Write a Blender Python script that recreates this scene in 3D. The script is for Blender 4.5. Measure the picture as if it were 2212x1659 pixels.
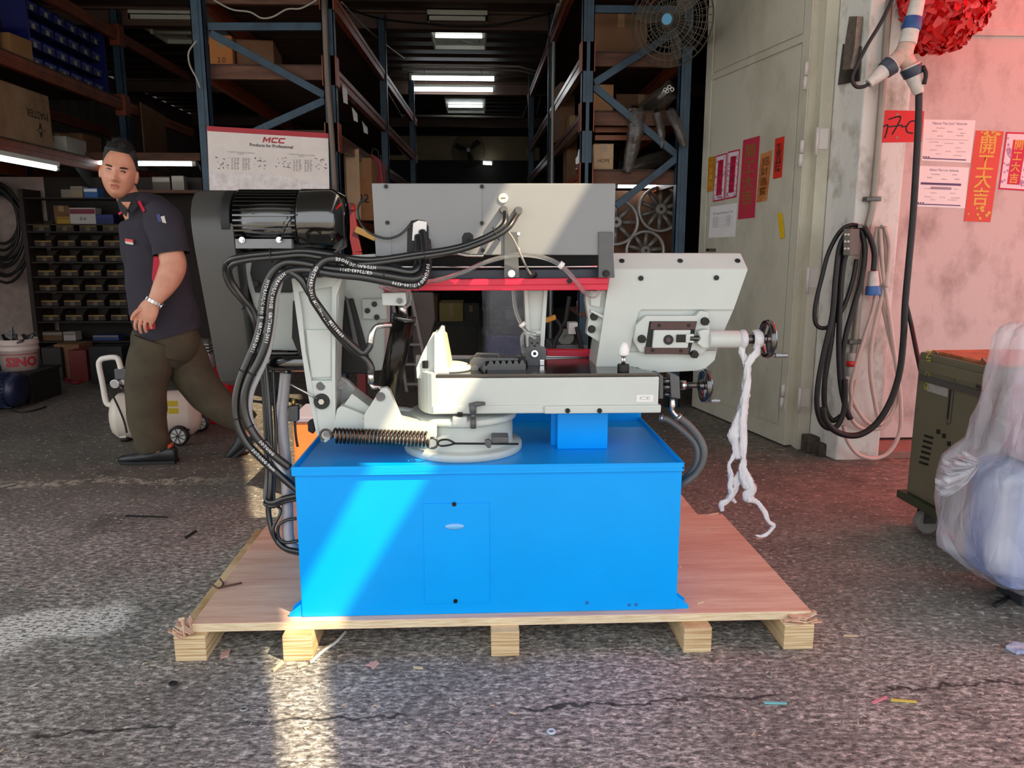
import bpy, bmesh, math, random
from mathutils import Vector, Matrix, Quaternion, noise
R = math.radians
PI = math.pi
scene = bpy.context.scene
COL = scene.collection
for o in list(bpy.data.objects):
    bpy.data.objects.remove(o, do_unlink=True)

# ------------------------------------------------------------------ camera
W, H, FPX = 2212.0, 1659.0, 1640.0
CAMH, PITCH, YAW = 1.2, 10.26, 2.54
cam = bpy.data.cameras.new('camera')
cam.sensor_fit = 'HORIZONTAL'
cam.sensor_width = 36.0
cam.lens = 36.0 * FPX / W
cam.clip_start = 0.05
cam.clip_end = 200
cam_o = bpy.data.objects.new('camera', cam)
COL.objects.link(cam_o)
cam_o.location = (0, 0, CAMH)
cam_o.rotation_euler = (R(90 - PITCH), 0, R(-YAW))
scene.camera = cam_o
_F = Vector((math.sin(R(YAW)) * math.cos(R(PITCH)), math.cos(R(YAW)) * math.cos(R(PITCH)), -math.sin(R(PITCH))))
_Rt = Vector((math.cos(R(YAW)), -math.sin(R(YAW)), 0))
_U = _Rt.cross(_F)

def ray(px, py):
    return _F + _Rt * ((px - W / 2) / FPX) + _U * ((H / 2 - py) / FPX)

def at(px, py, Y):            # the point seen at a pixel, at depth Y
    d = ray(px, py)
    return Vector((0, 0, CAMH)) + d * (Y / d.y)

def gz(px, py, z=0.0):        # the point seen at a pixel, at height z
    d = ray(px, py)
    return Vector((0, 0, CAMH)) + d * ((z - CAMH) / d.z)

def ax(px, py, X):            # the point seen at a pixel, on the plane x = X
    d = ray(px, py)
    return Vector((0, 0, CAMH)) + d * (X / d.x)

def apl(px, py, p0, n):       # the point seen at a pixel, on a plane
    d = ray(px, py)
    o = Vector((0, 0, CAMH))
    return o + d * ((p0 - o).dot(n) / d.dot(n))

# ------------------------------------------------------------------ world, sun, exposure
def lin(c):
    f = lambda v: v / 12.92 if v <= 0.04045 else ((v + 0.055) / 1.055) ** 2.4
    if isinstance(c, str):
        c = c.lstrip('#')
        c = [int(c[i:i + 2], 16) / 255 for i in (0, 2, 4)]
    return tuple(f(v) for v in c[:3]) + (1.0,)

world = bpy.data.worlds.new('sky')
scene.world = world
world.use_nodes = True
bg = world.node_tree.nodes['Background']
bg.inputs[0].default_value = (0.93, 0.96, 1.0, 1)
bg.inputs[1].default_value = 2.6
SUN_DIR = Vector((0.755, -0.60, 1.0)).normalized()      # towards the sun
sun = bpy.data.lights.new('sun', 'SUN')
sun.energy = 12.5
sun.angle = R(0.6)
sun.color = (1.0, 0.82, 0.55)
sun_o = bpy.data.objects.new('sun', sun)
COL.objects.link(sun_o)
sun_o.rotation_euler = SUN_DIR.to_track_quat('Z', 'Y').to_euler()
sun_o.location = SUN_DIR * 20
scene.view_settings.view_transform = 'Standard'
scene.view_settings.look = 'None'
scene.view_settings.gamma = 1.0
scene.view_settings.use_curve_mapping = False
scene.view_settings.exposure = -0.30
try:                                   # light-path lengths, to keep the render quick
    scene.cycles.max_bounces = 6
    scene.cycles.diffuse_bounces = 3
    scene.cycles.glossy_bounces = 3
    scene.cycles.transmission_bounces = 4
    scene.cycles.transparent_max_bounces = 6
    scene.cycles.caustics_reflective = False
    scene.cycles.caustics_refractive = False
except AttributeError:
    pass

# ------------------------------------------------------------------ materials
MATS = {}

def mat(name, col, rough=0.5, metal=0.0, var=0.0, vscale=8.0, col2=None, bump=0.0, bscale=60.0, spec=0.5,
        alpha=None, trans=0.0, emit=None, estr=0.0, stretch=None, thr=(0.35, 0.65), coat=0.0, detail=5.0):
    if name in MATS:
        return MATS[name]
    m = bpy.data.materials.new(name)
    m.use_nodes = True
    nt = m.node_tree
    b = nt.nodes['Principled BSDF']
    c = lin(col)
    b.inputs['Base Color'].default_value = c
    b.inputs['Roughness'].default_value = rough
    b.inputs['Metallic'].default_value = metal
    b.inputs['Specular IOR Level'].default_value = spec
    b.inputs['Coat Weight'].default_value = coat
    if coat:
        b.inputs['Coat Roughness'].default_value = 0.08
    if trans:
        b.inputs['Transmission Weight'].default_value = trans
    if alpha is not None:
        b.inputs['Alpha'].default_value = alpha
    if emit is not None:
        b.inputs['Emission Color'].default_value = lin(emit)
        b.inputs['Emission Strength'].default_value = estr
    tc = None
    if var or col2 or bump:
        tc = nt.nodes.new('ShaderNodeTexCoord')
        mp = nt.nodes.new('ShaderNodeMapping')
        nt.links.new(tc.outputs['Object'], mp.inputs[0])
        if stretch:
            mp.inputs['Scale'].default_value = stretch
    if var or col2:
        n = nt.nodes.new('ShaderNodeTexNoise')
        n.inputs['Scale'].default_value = vscale
        n.inputs['Detail'].default_value = detail
        n.inputs['Roughness'].default_value = 0.62
        nt.links.new(mp.outputs[0], n.inputs['Vector'])
        cr = nt.nodes.new('ShaderNodeValToRGB')
        cr.color_ramp.elements[0].position = thr[0]
        cr.color_ramp.elements[1].position = thr[1]
        if col2:
            c2 = lin(col2)
        else:
            c2 = tuple(min(1, v * (1 + var)) for v in c[:3]) + (1,)
            c = tuple(v * (1 - var) for v in c[:3]) + (1,)
        cr.color_ramp.elements[0].color = c
        cr.color_ramp.elements[1].color = c2
        nt.links.new(n.outputs['Fac'], cr.inputs[0])
        nt.links.new(cr.outputs[0], b.inputs['Base Color'])
    if bump:
        n2 = nt.nodes.new('ShaderNodeTexNoise')
        n2.inputs['Scale'].default_value = bscale
        n2.inputs['Detail'].default_value = 4
        nt.links.new(mp.outputs[0], n2.inputs['Vector'])
        bp = nt.nodes.new('ShaderNodeBump')
        bp.inputs['Strength'].default_value = bump
        bp.inputs['Distance'].default_value = 0.01
        nt.links.new(n2.outputs['Fac'], bp.inputs['Height'])
        nt.links.new(bp.outputs[0], b.inputs['Normal'])
    MATS[name] = m
    return m

# ------------------------------------------------------------------ mesh helpers
ORG = {}

def link(name, me, m, parent=None, smooth=None):
    o = bpy.data.objects.new(name, me)
    COL.objects.link(o)
    if m is not None and not me.materials:
        for q in (m if isinstance(m, (list, tuple)) else [m]):
            me.materials.append(q)
    if parent is not None:
        o.parent = parent
    ORG[o.name] = ORG.get(parent.name, Vector()) if parent is not None else Vector()
    return o

def thing(name, label, cat, loc=(0, 0, 0), group=None, rot=None):
    o = bpy.data.objects.new(name, None)
    COL.objects.link(o)
    o.empty_display_size = 0.05
    o.location = loc
    if rot is not None:
        o.rotation_euler = rot
    ORG[o.name] = Vector(loc)
    return tag(o, label, cat, group)

def tag(o, label=None, cat=None, group=None, kind=None):
    if label:
        o['label'] = label
    if cat:
        o['category'] = cat
    if group:
        o['group'] = group
    if kind:
        o['kind'] = kind
    return o

def copy_tree(o, parent=None):
    c = o.copy()
    COL.objects.link(c)
    c.parent = parent
    ORG[c.name] = ORG.get(o.name, Vector())
    for ch in o.children:
        copy_tree(ch, c)
    return c

def frame_of(d, up=None):
    d = Vector(d).normalized()
    up = Vector(up) if up is not None else (Vector((0, 0, 1)) if abs(d.z) < 0.95 else Vector((1, 0, 0)))
    s = d.cross(up).normalized()
    u = s.cross(d).normalized()
    return d, s, u

def smooth_pts(pts, n=6, closed=False):
    P = [Vector(p) for p in pts]
    if len(P) < 3 and not closed:
        return P
    out = []
    N = len(P)
    rng = range(N if closed else N - 1)
    for i in rng:
        if closed:
            a, b, c, d = P[(i - 1) % N], P[i], P[(i + 1) % N], P[(i + 2) % N]
        else:
            a, b, c, d = P[max(i - 1, 0)], P[i], P[i + 1], P[min(i + 2, N - 1)]
        for k in range(n):
            t = k / n
            out.append(0.5 * ((2 * b) + (c - a) * t + (2 * a - 5 * b + 4 * c - d) * t * t + (3 * b - a - 3 * c + d) * t ** 3))
    if not closed:
        out.append(P[-1])
    return out

class MB:
    """collects shapes in world space, built as one mesh object"""
    def __init__(s):
        s.v = []; s.f = []; s.mi = []; s.sm = []
    def add(s, v, f, mi=0, smooth=False):
        b = len(s.v)
        s.v += [tuple(q) for q in v]
        s.f += [tuple(b + i for i in q) for q in f]
        s.mi += [mi] * len(f)
        s.sm += [smooth] * len(f)
        return s
    def box(s, lo, hi, mi=0):
        x0, y0, z0 = lo; x1, y1, z1 = hi
        v = [(x0, y0, z0), (x1, y0, z0), (x1, y1, z0), (x0, y1, z0), (x0, y0, z1), (x1, y0, z1), (x1, y1, z1), (x0, y1, z1)]
        return s.add(v, [(0, 3, 2, 1), (4, 5, 6, 7), (0, 1, 5, 4), (1, 2, 6, 5), (2, 3, 7, 6), (3, 0, 4, 7)], mi)
    def bar(s, a, b, w, h, mi=0, up=None):
        a = Vector(a); b = Vector(b)
        d, sd, u = frame_of(b - a, up)
        v = []
        for p in (a, b):
            for i, j in ((-1, -1), (1, -1), (1, 1), (-1, 1)):
                v.append(p + sd * (w / 2 * i) + u * (h / 2 * j))
        return s.add(v, [(0, 1, 2, 3), (7, 6, 5, 4), (0, 4, 5, 1), (1, 5, 6, 2), (2, 6, 7, 3), (3, 7, 4, 0)], mi)
    def prism(s, poly, ext, mi=0):
        """poly: 3D points of a planar outline; ext: extrusion vector"""
        P = [Vector(p) for p in poly]; e = Vector(ext); n = len(P)
        nn = Vector()
        for i in range(n):
            nn += P[i].cross(P[(i + 1) % n])
        if nn.dot(e) > 0:
            P = P[::-1]
        v = P + [p + e for p in P]
        f = [tuple(range(n)), tuple(range(2 * n - 1, n - 1, -1))]
        f += [(i, n + i, n + (i + 1) % n, (i + 1) % n) for i in range(n)]
        f[2:] = [tuple(reversed(q)) for q in f[2:]]
        return s.add(v, f, mi)
    def cyl(s, a, b, r, r2=None, n=20, mi=0, caps=True, smooth=True):
        a = Vector(a); b = Vector(b)
        r2 = r if r2 is None else r2
        d, sd, u = frame_of(b - a)
        v = []
        for p, q in ((a, r), (b, r2)):
            for i in range(n):
                t = 2 * PI * i / n
                v.append(p + sd * (q * math.cos(t)) + u * (q * math.sin(t)))
        s.add(v, [(i, (i + 1) % n, n + (i + 1) % n, n + i) for i in range(n)], mi, smooth)
        if caps:
            s.add(v[:n], [tuple(range(n - 1, -1, -1))], mi)
            s.add(v[n:], [tuple(range(n))], mi)
        return s
    def tube(s, pts, r, n=10, mi=0, closed=False, caps=True, sm=0):
        P = [Vector(p) for p in pts]
        if sm:
            P = smooth_pts(P, sm, closed)
        N = len(P)
        rr = r if isinstance(r, (list, tuple)) else None
        def rad(i):
            if rr is None:
                return r
            t = i / max(1, N - 1) * (len(rr) - 1)
            k = min(int(t), len(rr) - 2)
            return rr[k] + (rr[k + 1] - rr[k]) * (t - k)
        v = []; prev = None
        for i in range(N):
            if closed:
                d = P[(i + 1) % N] - P[(i - 1) % N]
            else:
                d = P[min(i + 1, N - 1)] - P[max(i - 1, 0)]
            if d.length < 1e-9:
                d = Vector((0, 0, 1))
            d.normalize()
            if prev is None:
                _, sd, u = frame_of(d)
            else:
                sd = (prev - d * prev.dot(d))
                if sd.length < 1e-6:
                    _, sd, u = frame_of(d)
                sd.normalize()
                u = sd.cross(d).normalized()
            prev = sd
            q = rad(i)
            for k in range(n):
                t = 2 * PI * k / n
                v.append(P[i] + sd * (q * math.cos(t)) + u * (q * math.sin(t)))
        f = []
        for i in range(N if closed else N - 1):
            j = (i + 1) % N
            for k in range(n):
                f.append((i * n + k, i * n + (k + 1) % n, j * n + (k + 1) % n, j * n + k))
        s.add(v, f, mi, True)
        if not closed and caps:
            s.add(v[:n], [tuple(range(n - 1, -1, -1))], mi)
            s.add(v[-n:], [tuple(range(n))], mi)
        return s
    def lathe(s, prof, a=(0, 0, 0), axis=(0, 0, 1), n=28, mi=0, smooth=True):
        """prof: (radius, height) along the axis from a"""
        a = Vector(a)
        d, sd, u = frame_of(axis)
        v = []
        for r_, h_ in prof:
            for k in range(n):
                t = 2 * PI * k / n
                v.append(a + d * h_ + sd * (r_ * math.cos(t)) + u * (r_ * math.sin(t)))
        f = []
        for i in range(len(prof) - 1):
            for k in range(n):
                f.append((i * n + k, i * n + (k + 1) % n, (i + 1) * n + (k + 1) % n, (i + 1) * n + k))
        return s.add(v, f, mi, smooth)
    def ring(s, c, axis, r, t, n=32, k=8, mi=0):
        d, sd, u = frame_of(axis)
        return s.tube([Vector(c) + sd * (r * math.cos(2 * PI * i / n)) + u * (r * math.sin(2 * PI * i / n)) for i in range(n)], t, k, mi, closed=True)
    def ball(s, c, r, n=14, m=10, mi=0):
        c = Vector(c); r = Vector((r, r, r)) if not hasattr(r, '__len__') else Vector(r)
        v = []
        for i in range(m + 1):
            th = PI * i / m
            for k in range(n):
                ph = 2 * PI * k / n
                v.append(c + Vector((r.x * math.sin(th) * math.cos(ph), r.y * math.sin(th) * math.sin(ph), r.z * math.cos(th))))
        f = [(i * n + k, (i + 1) * n + k, (i + 1) * n + (k + 1) % n, i * n + (k + 1) % n) for i in range(m) for k in range(n)]
        return s.add(v, f, mi, True)
    def loft(s, rings, mi=0, caps=True, closed=True, smooth=True):
        n = len(rings[0]); v = [p for r_ in rings for p in r_]
        f = []
        for i in range(len(rings) - 1):
            for k in range(n if closed else n - 1):
                f.append((i * n + k, i * n + (k + 1) % n, (i + 1) * n + (k + 1) % n, (i + 1) * n + k))
        s.add(v, f, mi, smooth)
        if caps:
            s.add(rings[0], [tuple(range(n - 1, -1, -1))], mi)
            s.add(rings[-1], [tuple(range(n))], mi)
        return s
    def mesh(s, name, off=Vector(), bevel=0.0, seg=2, fix=True, weld=True):
        me = bpy.data.meshes.new(name)
        me.from_pydata([tuple(Vector(p) - off) for p in s.v], [], s.f)
        me.polygons.foreach_set('material_index', s.mi)
        me.polygons.foreach_set('use_smooth', s.sm)
        if fix or bevel:
            bm = bmesh.new(); bm.from_mesh(me)
            if weld:
                bmesh.ops.remove_doubles(bm, verts=bm.verts, dist=1e-5)
            bmesh.ops.recalc_face_normals(bm, faces=bm.faces)
            if bevel:
                ed = [e for e in bm.edges if len(e.link_faces) == 2 and e.calc_face_angle(0) > 0.5 and e.calc_length() > bevel * 1.5]
                try:
                    bmesh.ops.bevel(bm, geom=ed, offset=bevel, segments=seg, affect='EDGES', profile=0.6, clamp_overlap=True)
                except Exception:
                    pass
            bm.to_mesh(me); bm.free()
        me.update()
        return me
    def build(s, name, m, parent=None, bevel=0.0, seg=2, label=None, cat=None, group=None, kind=None, weld=True):
        off = ORG.get(parent.name, Vector()) if parent is not None else Vector()
        o = link(name, s.mesh(name, off, bevel, seg, weld=weld), m, parent)
        tag(o, label, cat, group, kind)
        return o

def pplate(pix, Y, depth):
    """pixel outline on the plane y = Y, extruded away from the viewer"""
    return MB().prism([at(x, y, Y) for x, y in pix], (0, depth, 0))

def plate(name, pix, Y, depth, m, parent=None, bevel=0.003, **k):
    return pplate(pix, Y, depth).build(name, m, parent, bevel, **k)

def hexbolt(name, c, axis, r, h, m, parent, n=6, washer=0.0):
    b = MB()
    c = Vector(c); axis = Vector(axis).normalized()
    if washer:
        b.cyl(c, c + axis * 0.003, washer, n=18)
        c = c + axis * 0.003
    b.cyl(c, c + axis * h, r, n=n, smooth=False)
    b.cyl(c + axis * h, c + axis * (h + 0.0008), r * 0.55, n=6, smooth=False)
    return b.build(name, m, parent, 0.0)

def text(name, body, m, parent, origin, right, up, size, align='CENTER', space=1.0, shear=0.0, bold=0.0, line=1.0, valign='CENTER', squash=1.0):
    cu = bpy.data.curves.new(name, 'FONT')
    cu.body = body
    cu.size = size
    cu.align_x = align
    cu.align_y = valign
    cu.space_character = space
    cu.space_line = line
    cu.shear = shear
    cu.offset = bold
    cu.resolution_u = 2
    t = bpy.data.objects.new(name + '_tmp', cu)
    COL.objects.link(t)
    dg = bpy.context.evaluated_depsgraph_get()
    me = bpy.data.meshes.new_from_object(t.evaluated_get(dg))
    bpy.data.objects.remove(t, do_unlink=True)
    r_ = Vector(right).normalized(); u_ = Vector(up); u_ = (u_ - r_ * u_.dot(r_)).normalized(); n_ = r_.cross(u_)
    off = ORG.get(parent.name, Vector()) if parent is not None else Vector()
    o_ = Vector(origin) - off
    for v in me.vertices:
        v.co = o_ + r_ * (v.co.x * squash) + u_ * v.co.y + n_ * v.co.z
    me.materials.clear()
    return link(name, me, m, parent)
# ------------------------------------------------------------------ shared materials
M_white = mat('machine_white', '#c5cbc6', 0.38, var=0.03, vscale=5, bump=0.06, bscale=900)
M_blue = mat('machine_blue', '#00a2fa', 0.28, var=0.03, vscale=3, bump=0.02, bscale=700, spec=0.25)
M_red = mat('machine_red', '#d81b3f', 0.35, var=0.05)
M_grey = mat('sheet_grey', '#858687', 0.42, var=0.03, vscale=4, bump=0.03, bscale=800)
M_dgrey = mat('cast_grey', '#545556', 0.45, var=0.08, vscale=20)
M_guard = mat('guard_grey', '#434240', 0.34, var=0.04, vscale=5, bump=0.05, bscale=900)
M_black = mat('gloss_black', '#0b0b0c', 0.16, spec=1.0, coat=1.0)
M_rubber = mat('rubber_black', '#1b1b1c', 0.42, var=0.2, vscale=40)
M_hose = mat('hose_black', '#17181a', 0.30, var=0.15, vscale=30, spec=0.8)
M_matte = mat('matt_black', '#131313', 0.6)
M_steel = mat('bright_steel', '#c9c9c8', 0.22, 1.0)
M_dsteel = mat('dark_steel', '#5d5a58', 0.3, 0.9, var=0.2, vscale=30)
M_bolt = mat('black_bolt', '#1d1c1b', 0.35, 0.5)
M_print = mat('white_print', '#dcdcdc', 0.6)
M_ink = mat('black_ink', '#1e1a1a', 0.7)
M_paper = mat('paper_white', '#ece9e6', 0.8, var=0.02, vscale=6)
M_clear = mat('clear_plastic', '#f2f4f5', 0.12, trans=0.85, alpha=0.55, spec=0.6)
M_rackblue = mat('rack_blue', '#2c4759', 0.5, col2='#1b2c3a', vscale=9, thr=(0.4, 0.75))
M_rackorange = mat('rack_orange', '#8f4220', 0.5, col2='#642c17', vscale=6, thr=(0.35, 0.75))
M_board = mat('shelf_board', '#4b2f22', 0.7, col2='#6a4430', vscale=5, stretch=(1, 6, 6))
M_card = mat('cardboard', '#a5764c', 0.8, var=0.08, vscale=8)
M_card2 = mat('cardboard_dark', '#7a563a', 0.8, var=0.1, vscale=8)
M_card3 = mat('cardboard_pale', '#c3a582', 0.8, var=0.08, vscale=8)
M_plywood = mat('plywood_face', '#efcbb4', 0.62, col2='#d6a28b', vscale=3.2, stretch=(1.0, 7, 1), thr=(0.3, 0.72), bump=0.12, bscale=14)
M_tube = mat('tube_light', '#ffffff', 0.4, emit='#f4fbff', estr=10.0)
M_lampwhite = mat('lamp_housing', '#d9dccf', 0.5, var=0.05)
M_glove = mat('plug_white', '#d6cfc6', 0.5, var=0.1, vscale=30)
M_plugblue = mat('plug_blue', '#2c4f8a', 0.4, var=0.1, vscale=30)
M_door = mat('door_paint', '#cbc6b2', 0.5, col2='#a69f8a', vscale=3.2, thr=(0.47, 0.80), bump=0.04, bscale=40, detail=13, stretch=(1, 1, 0.6))
M_conc = mat('painted_concrete', '#dedbd2', 0.7, col2='#9b9584', vscale=8, thr=(0.5, 0.72), bump=0.35, bscale=22, detail=13, stretch=(1, 1, 0.6))
M_sash = mat('worn_wall', '#cbbdb6', 0.7, col2='#98847d', vscale=6, thr=(0.47, 0.78), bump=0.12, bscale=30, detail=14, stretch=(1, 1, 0.7))
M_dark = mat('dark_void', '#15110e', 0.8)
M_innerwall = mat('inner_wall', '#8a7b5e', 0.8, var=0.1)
M_leftwall = mat('bay_wall', '#7d6f67', 0.75, col2='#655850', vscale=6, thr=(0.45, 0.75))

# floor: worn asphalt and concrete
def floor_material():
    m = bpy.data.materials.new('worn_ground')
    m.use_nodes = True
    nt = m.node_tree; N = nt.nodes; L = nt.links
    b = N['Principled BSDF']
    tc = N.new('ShaderNodeTexCoord')
    def noise_(scale, detail=6, rough=0.6, vec=None):
        n = N.new('ShaderNodeTexNoise')
        n.inputs['Scale'].default_value = scale; n.inputs['Detail'].default_value = detail; n.inputs['Roughness'].default_value = rough
        L.new(vec if vec else tc.outputs['Object'], n.inputs['Vector'])
        return n.outputs['Fac']
    def ramp(fac, stops):
        r = N.new('ShaderNodeValToRGB')
        e = r.color_ramp.elements
        e[0].position, e[0].color = stops[0][0], lin(stops[0][1])
        e[1].position, e[1].color = stops[-1][0], lin(stops[-1][1])
        for p_, c_ in stops[1:-1]:
            q = e.new(p_); q.color = lin(c_)
        L.new(fac, r.inputs[0])
        return r.outputs[0]
    def mixc(f, a, c):
        x = N.new('ShaderNodeMix'); x.data_type = 'RGBA'
        if isinstance(f, float): x.inputs[0].default_value = f
        else: L.new(f, x.inputs[0])
        for s_, q in ((6, a), (7, c)):
            if isinstance(q, str): x.inputs[s_].default_value = lin(q)
            else: L.new(q, x.inputs[s_])
        return x.outputs[2]
    def math_(op, a, c=None):
        x = N.new('ShaderNodeMath'); x.operation = op
        for i, q in enumerate((a, c)):
            if q is None: continue
            if isinstance(q, (int, float)): x.inputs[i].default_value = q
            else: L.new(q, x.inputs[i])
        return x.outputs[0]
    def step(fac, lo, hi):
        x = N.new('ShaderNodeMapRange'); x.clamp = True; x.interpolation_type = 'SMOOTHSTEP'
        x.inputs[1].default_value = lo; x.inputs[2].default_value = hi
        L.new(fac, x.inputs[0])
        return x.outputs[0]
    xyz = N.new('ShaderNodeSeparateXYZ'); L.new(tc.outputs['Object'], xyz.inputs[0])
    X, Y = xyz.outputs[0], xyz.outputs[1]
    mpf = N.new('ShaderNodeMapping'); mpf.inputs['Scale'].default_value = (0.75, 1.5, 1); mpf.inputs['Rotation'].default_value = (0, 0, 0.25); L.new(tc.outputs['Object'], mpf.inputs[0])
    fine = noise_(75, 3, 0.75, mpf.outputs[0])
    mid = noise_(16, 4, 0.7, mpf.outputs[0])
    big = noise_(1.3, 2, 0.6)
    fine2 = noise_(48, 4, 0.78, mpf.outputs[0])
    outer = ramp(fine2, [(0.36, '#262525'), (0.45, '#615f5d'), (0.53, '#999794'), (0.63, '#e6e2db')])
    outer = mixc(math_('MULTIPLY', step(fine, 0.40, 0.70), 0.55), outer, '#aaa6a0')
    outer = mixc(math_('MULTIPLY', step(mid, 0.45, 0.75), 0.5), outer, '#75716c')
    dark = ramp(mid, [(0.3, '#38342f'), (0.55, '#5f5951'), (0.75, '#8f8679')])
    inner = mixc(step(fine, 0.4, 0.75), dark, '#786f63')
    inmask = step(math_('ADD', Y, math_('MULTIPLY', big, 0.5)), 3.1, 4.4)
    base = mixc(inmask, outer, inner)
    # browner ground towards the right
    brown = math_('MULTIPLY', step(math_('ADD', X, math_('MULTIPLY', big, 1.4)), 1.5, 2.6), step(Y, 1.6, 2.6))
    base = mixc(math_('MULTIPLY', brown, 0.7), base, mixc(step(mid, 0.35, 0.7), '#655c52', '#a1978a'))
    base = mixc(math_('MULTIPLY', step(noise_(1.9, 4, 0.65), 0.42, 0.66), 0.45), base, mixc(step(fine, 0.4, 0.65), '#3a3734', '#6a655f'))
    # dark oily patches and pale scuffs
    base = mixc(math_('MULTIPLY', step(noise_(2.6, 3), 0.56, 0.72), 0.45), base, '#262421')
    base = mixc(math_('MULTIPLY', step(noise_(34, 1, 0.8), 0.64, 0.72), 0.75), base, '#d3cdc3')
    vs = N.new('ShaderNodeTexVoronoi'); vs.inputs['Scale'].default_value = 42; L.new(mpf.outputs[0], vs.inputs['Vector'])
    sc_ = N.new('ShaderNodeSeparateColor'); L.new(vs.outputs['Color'], sc_.inputs[0])
    speck = math_('MULTIPLY', math_('SUBTRACT', 1.0, step(vs.outputs['Distance'], 0.08, 0.2)), step(sc_.outputs[0], 0.80, 0.84))
    base = mixc(math_('MULTIPLY', speck, 0.8), base, '#ddd7cc')
    # white spill on the left
    sp = gz(85, 1352); 
    dx = math_('SUBTRACT', X, sp.x); dy = math_('SUBTRACT', Y, sp.y)
    dd = math_('SQRT', math_('ADD', math_('POWER', math_('MULTIPLY', dx, 1.0), 2), math_('POWER', math_('MULTIPLY', math_('SUBTRACT', dy, math_('MULTIPLY', dx, 0.3)), 2.1), 2)))
    spill = math_('MULTIPLY', step(math_('SUBTRACT', 0.62, math_('ADD', dd, math_('MULTIPLY', noise_(5, 2), 0.55))), 0.0, 0.14), step(noise_(70, 2, 0.75, mpf.outputs[0]), 0.44, 0.54))
    base = mixc(math_('MULTIPLY', spill, 0.92), base, '#f2f0ec')
    # pale worn seam across the doorway, left side
    ys = gz(250, 1042).y
    seam = math_('SUBTRACT', 0.065, math_('ABSOLUTE', math_('SUBTRACT', math_('SUBTRACT', Y, ys), math_('MULTIPLY', math_('SUBTRACT', noise_(2.2, 2), 0.5), 0.25))))
    seam = math_('MULTIPLY', math_('MULTIPLY', step(seam, 0.0, 0.02), step(noise_(22, 3, 0.75), 0.46, 0.56)), step(math_('MULTIPLY', X, -1.0), 1.1, 1.6))
    base = mixc(math_('MULTIPLY', seam, 0.8), base, '#b9b0a0')
    # dark crack near the viewer
    yc = gz(1300, 1530).y
    cr = math_('SUBTRACT', math_('SUBTRACT', Y, yc), math_('ADD', math_('MULTIPLY', X, 0.04), math_('MULTIPLY', math_('SUBTRACT', noise_(5, 4, 0.7), 0.5), 0.16)))
    crack = math_('MULTIPLY', math_('SUBTRACT', 1.0, step(math_('ABSOLUTE', cr), 0.002, 0.010)), step(noise_(3.1, 1), 0.38, 0.5))
    base = mixc(math_('MULTIPLY', crack, 0.85), base, '#161412')
    L.new(base, b.inputs['Base Color'])
    b.inputs['Roughness'].default_value = 0.72
    rr = N.new('ShaderNodeMapRange'); rr.inputs[3].default_value = 0.5; rr.inputs[4].default_value = 0.9
    L.new(mid, rr.inputs[0]); L.new(rr.outputs[0], b.inputs['Roughness'])
    bp = N.new('ShaderNodeBump'); bp.inputs['Strength'].default_value = 0.4; bp.inputs['Distance'].default_value = 0.010
    L.new(fine2, bp.inputs['Height']); L.new(bp.outputs[0], b.inputs['Normal'])
    return m

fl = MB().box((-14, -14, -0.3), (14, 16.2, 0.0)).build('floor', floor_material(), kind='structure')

# ------------------------------------------------------------------ building shell
YF = 4.45                    # front of the building
YB = 15.2                    # back wall
ZC = 3.5                     # ceiling
SX0 = -5.05
MB().box((SX0 - 0.2, YF, 0), (SX0, YB, ZC)).build('wall_left', M_leftwall, kind='structure')
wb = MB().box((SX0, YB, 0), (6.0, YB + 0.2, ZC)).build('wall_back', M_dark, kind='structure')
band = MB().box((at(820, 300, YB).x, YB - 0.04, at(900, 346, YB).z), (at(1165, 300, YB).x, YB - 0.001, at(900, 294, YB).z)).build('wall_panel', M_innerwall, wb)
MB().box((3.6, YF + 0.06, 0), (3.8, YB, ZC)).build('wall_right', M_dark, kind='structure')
MB().box((SX0 - 0.2, YF - 0.05, 3.05), (6.0, YF + 0.0, 6.5)).build('wall_front', M_conc, kind='structure')
MB().box((-9, YF - 0.05, 0), (SX0, YF + 0.2, 6.5)).build('wall_front_left', M_conc, kind='structure')
# ribbed steel deck of the ceiling
M_deck = mat('ceiling_deck', '#4a362b', 0.65, col2='#33261f', vscale=3, thr=(0.35, 0.7))
dk = MB()
prof = []
y = YF + 0.2
while y < YB:
    prof += [(y, ZC), (y + 0.10, ZC), (y + 0.14, ZC + 0.06), (y + 0.24, ZC + 0.06), (y + 0.28, ZC)]
    y += 0.36
dk.loft([[Vector((SX0, a, b)) for a, b in prof], [Vector((6.0, a, b)) for a, b in prof]], closed=False, caps=False, smooth=False)
dk.box((SX0 - 0.2, YF, ZC + 0.07), (6.0, YB + 0.2, ZC + 0.3))
dk.build('ceiling', M_deck, kind='structure')
# roof beams below the deck
M_beam = mat('roof_beam', '#5d463a', 0.6, var=0.15, vscale=4)
for i, yy in enumerate((8.15, 11.45, 14.4)):
    b = MB().box((SX0, yy - 0.06, ZC - 0.17), (3.6, yy + 0.06, ZC - 0.155)).box((SX0, yy - 0.008, ZC - 0.16), (3.6, yy + 0.008, ZC)).box((SX0, yy - 0.06, ZC - 0.02), (3.6, yy + 0.06, ZC))
    b.build('trim_%d' % (i + 1), M_beam, kind='structure')

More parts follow.
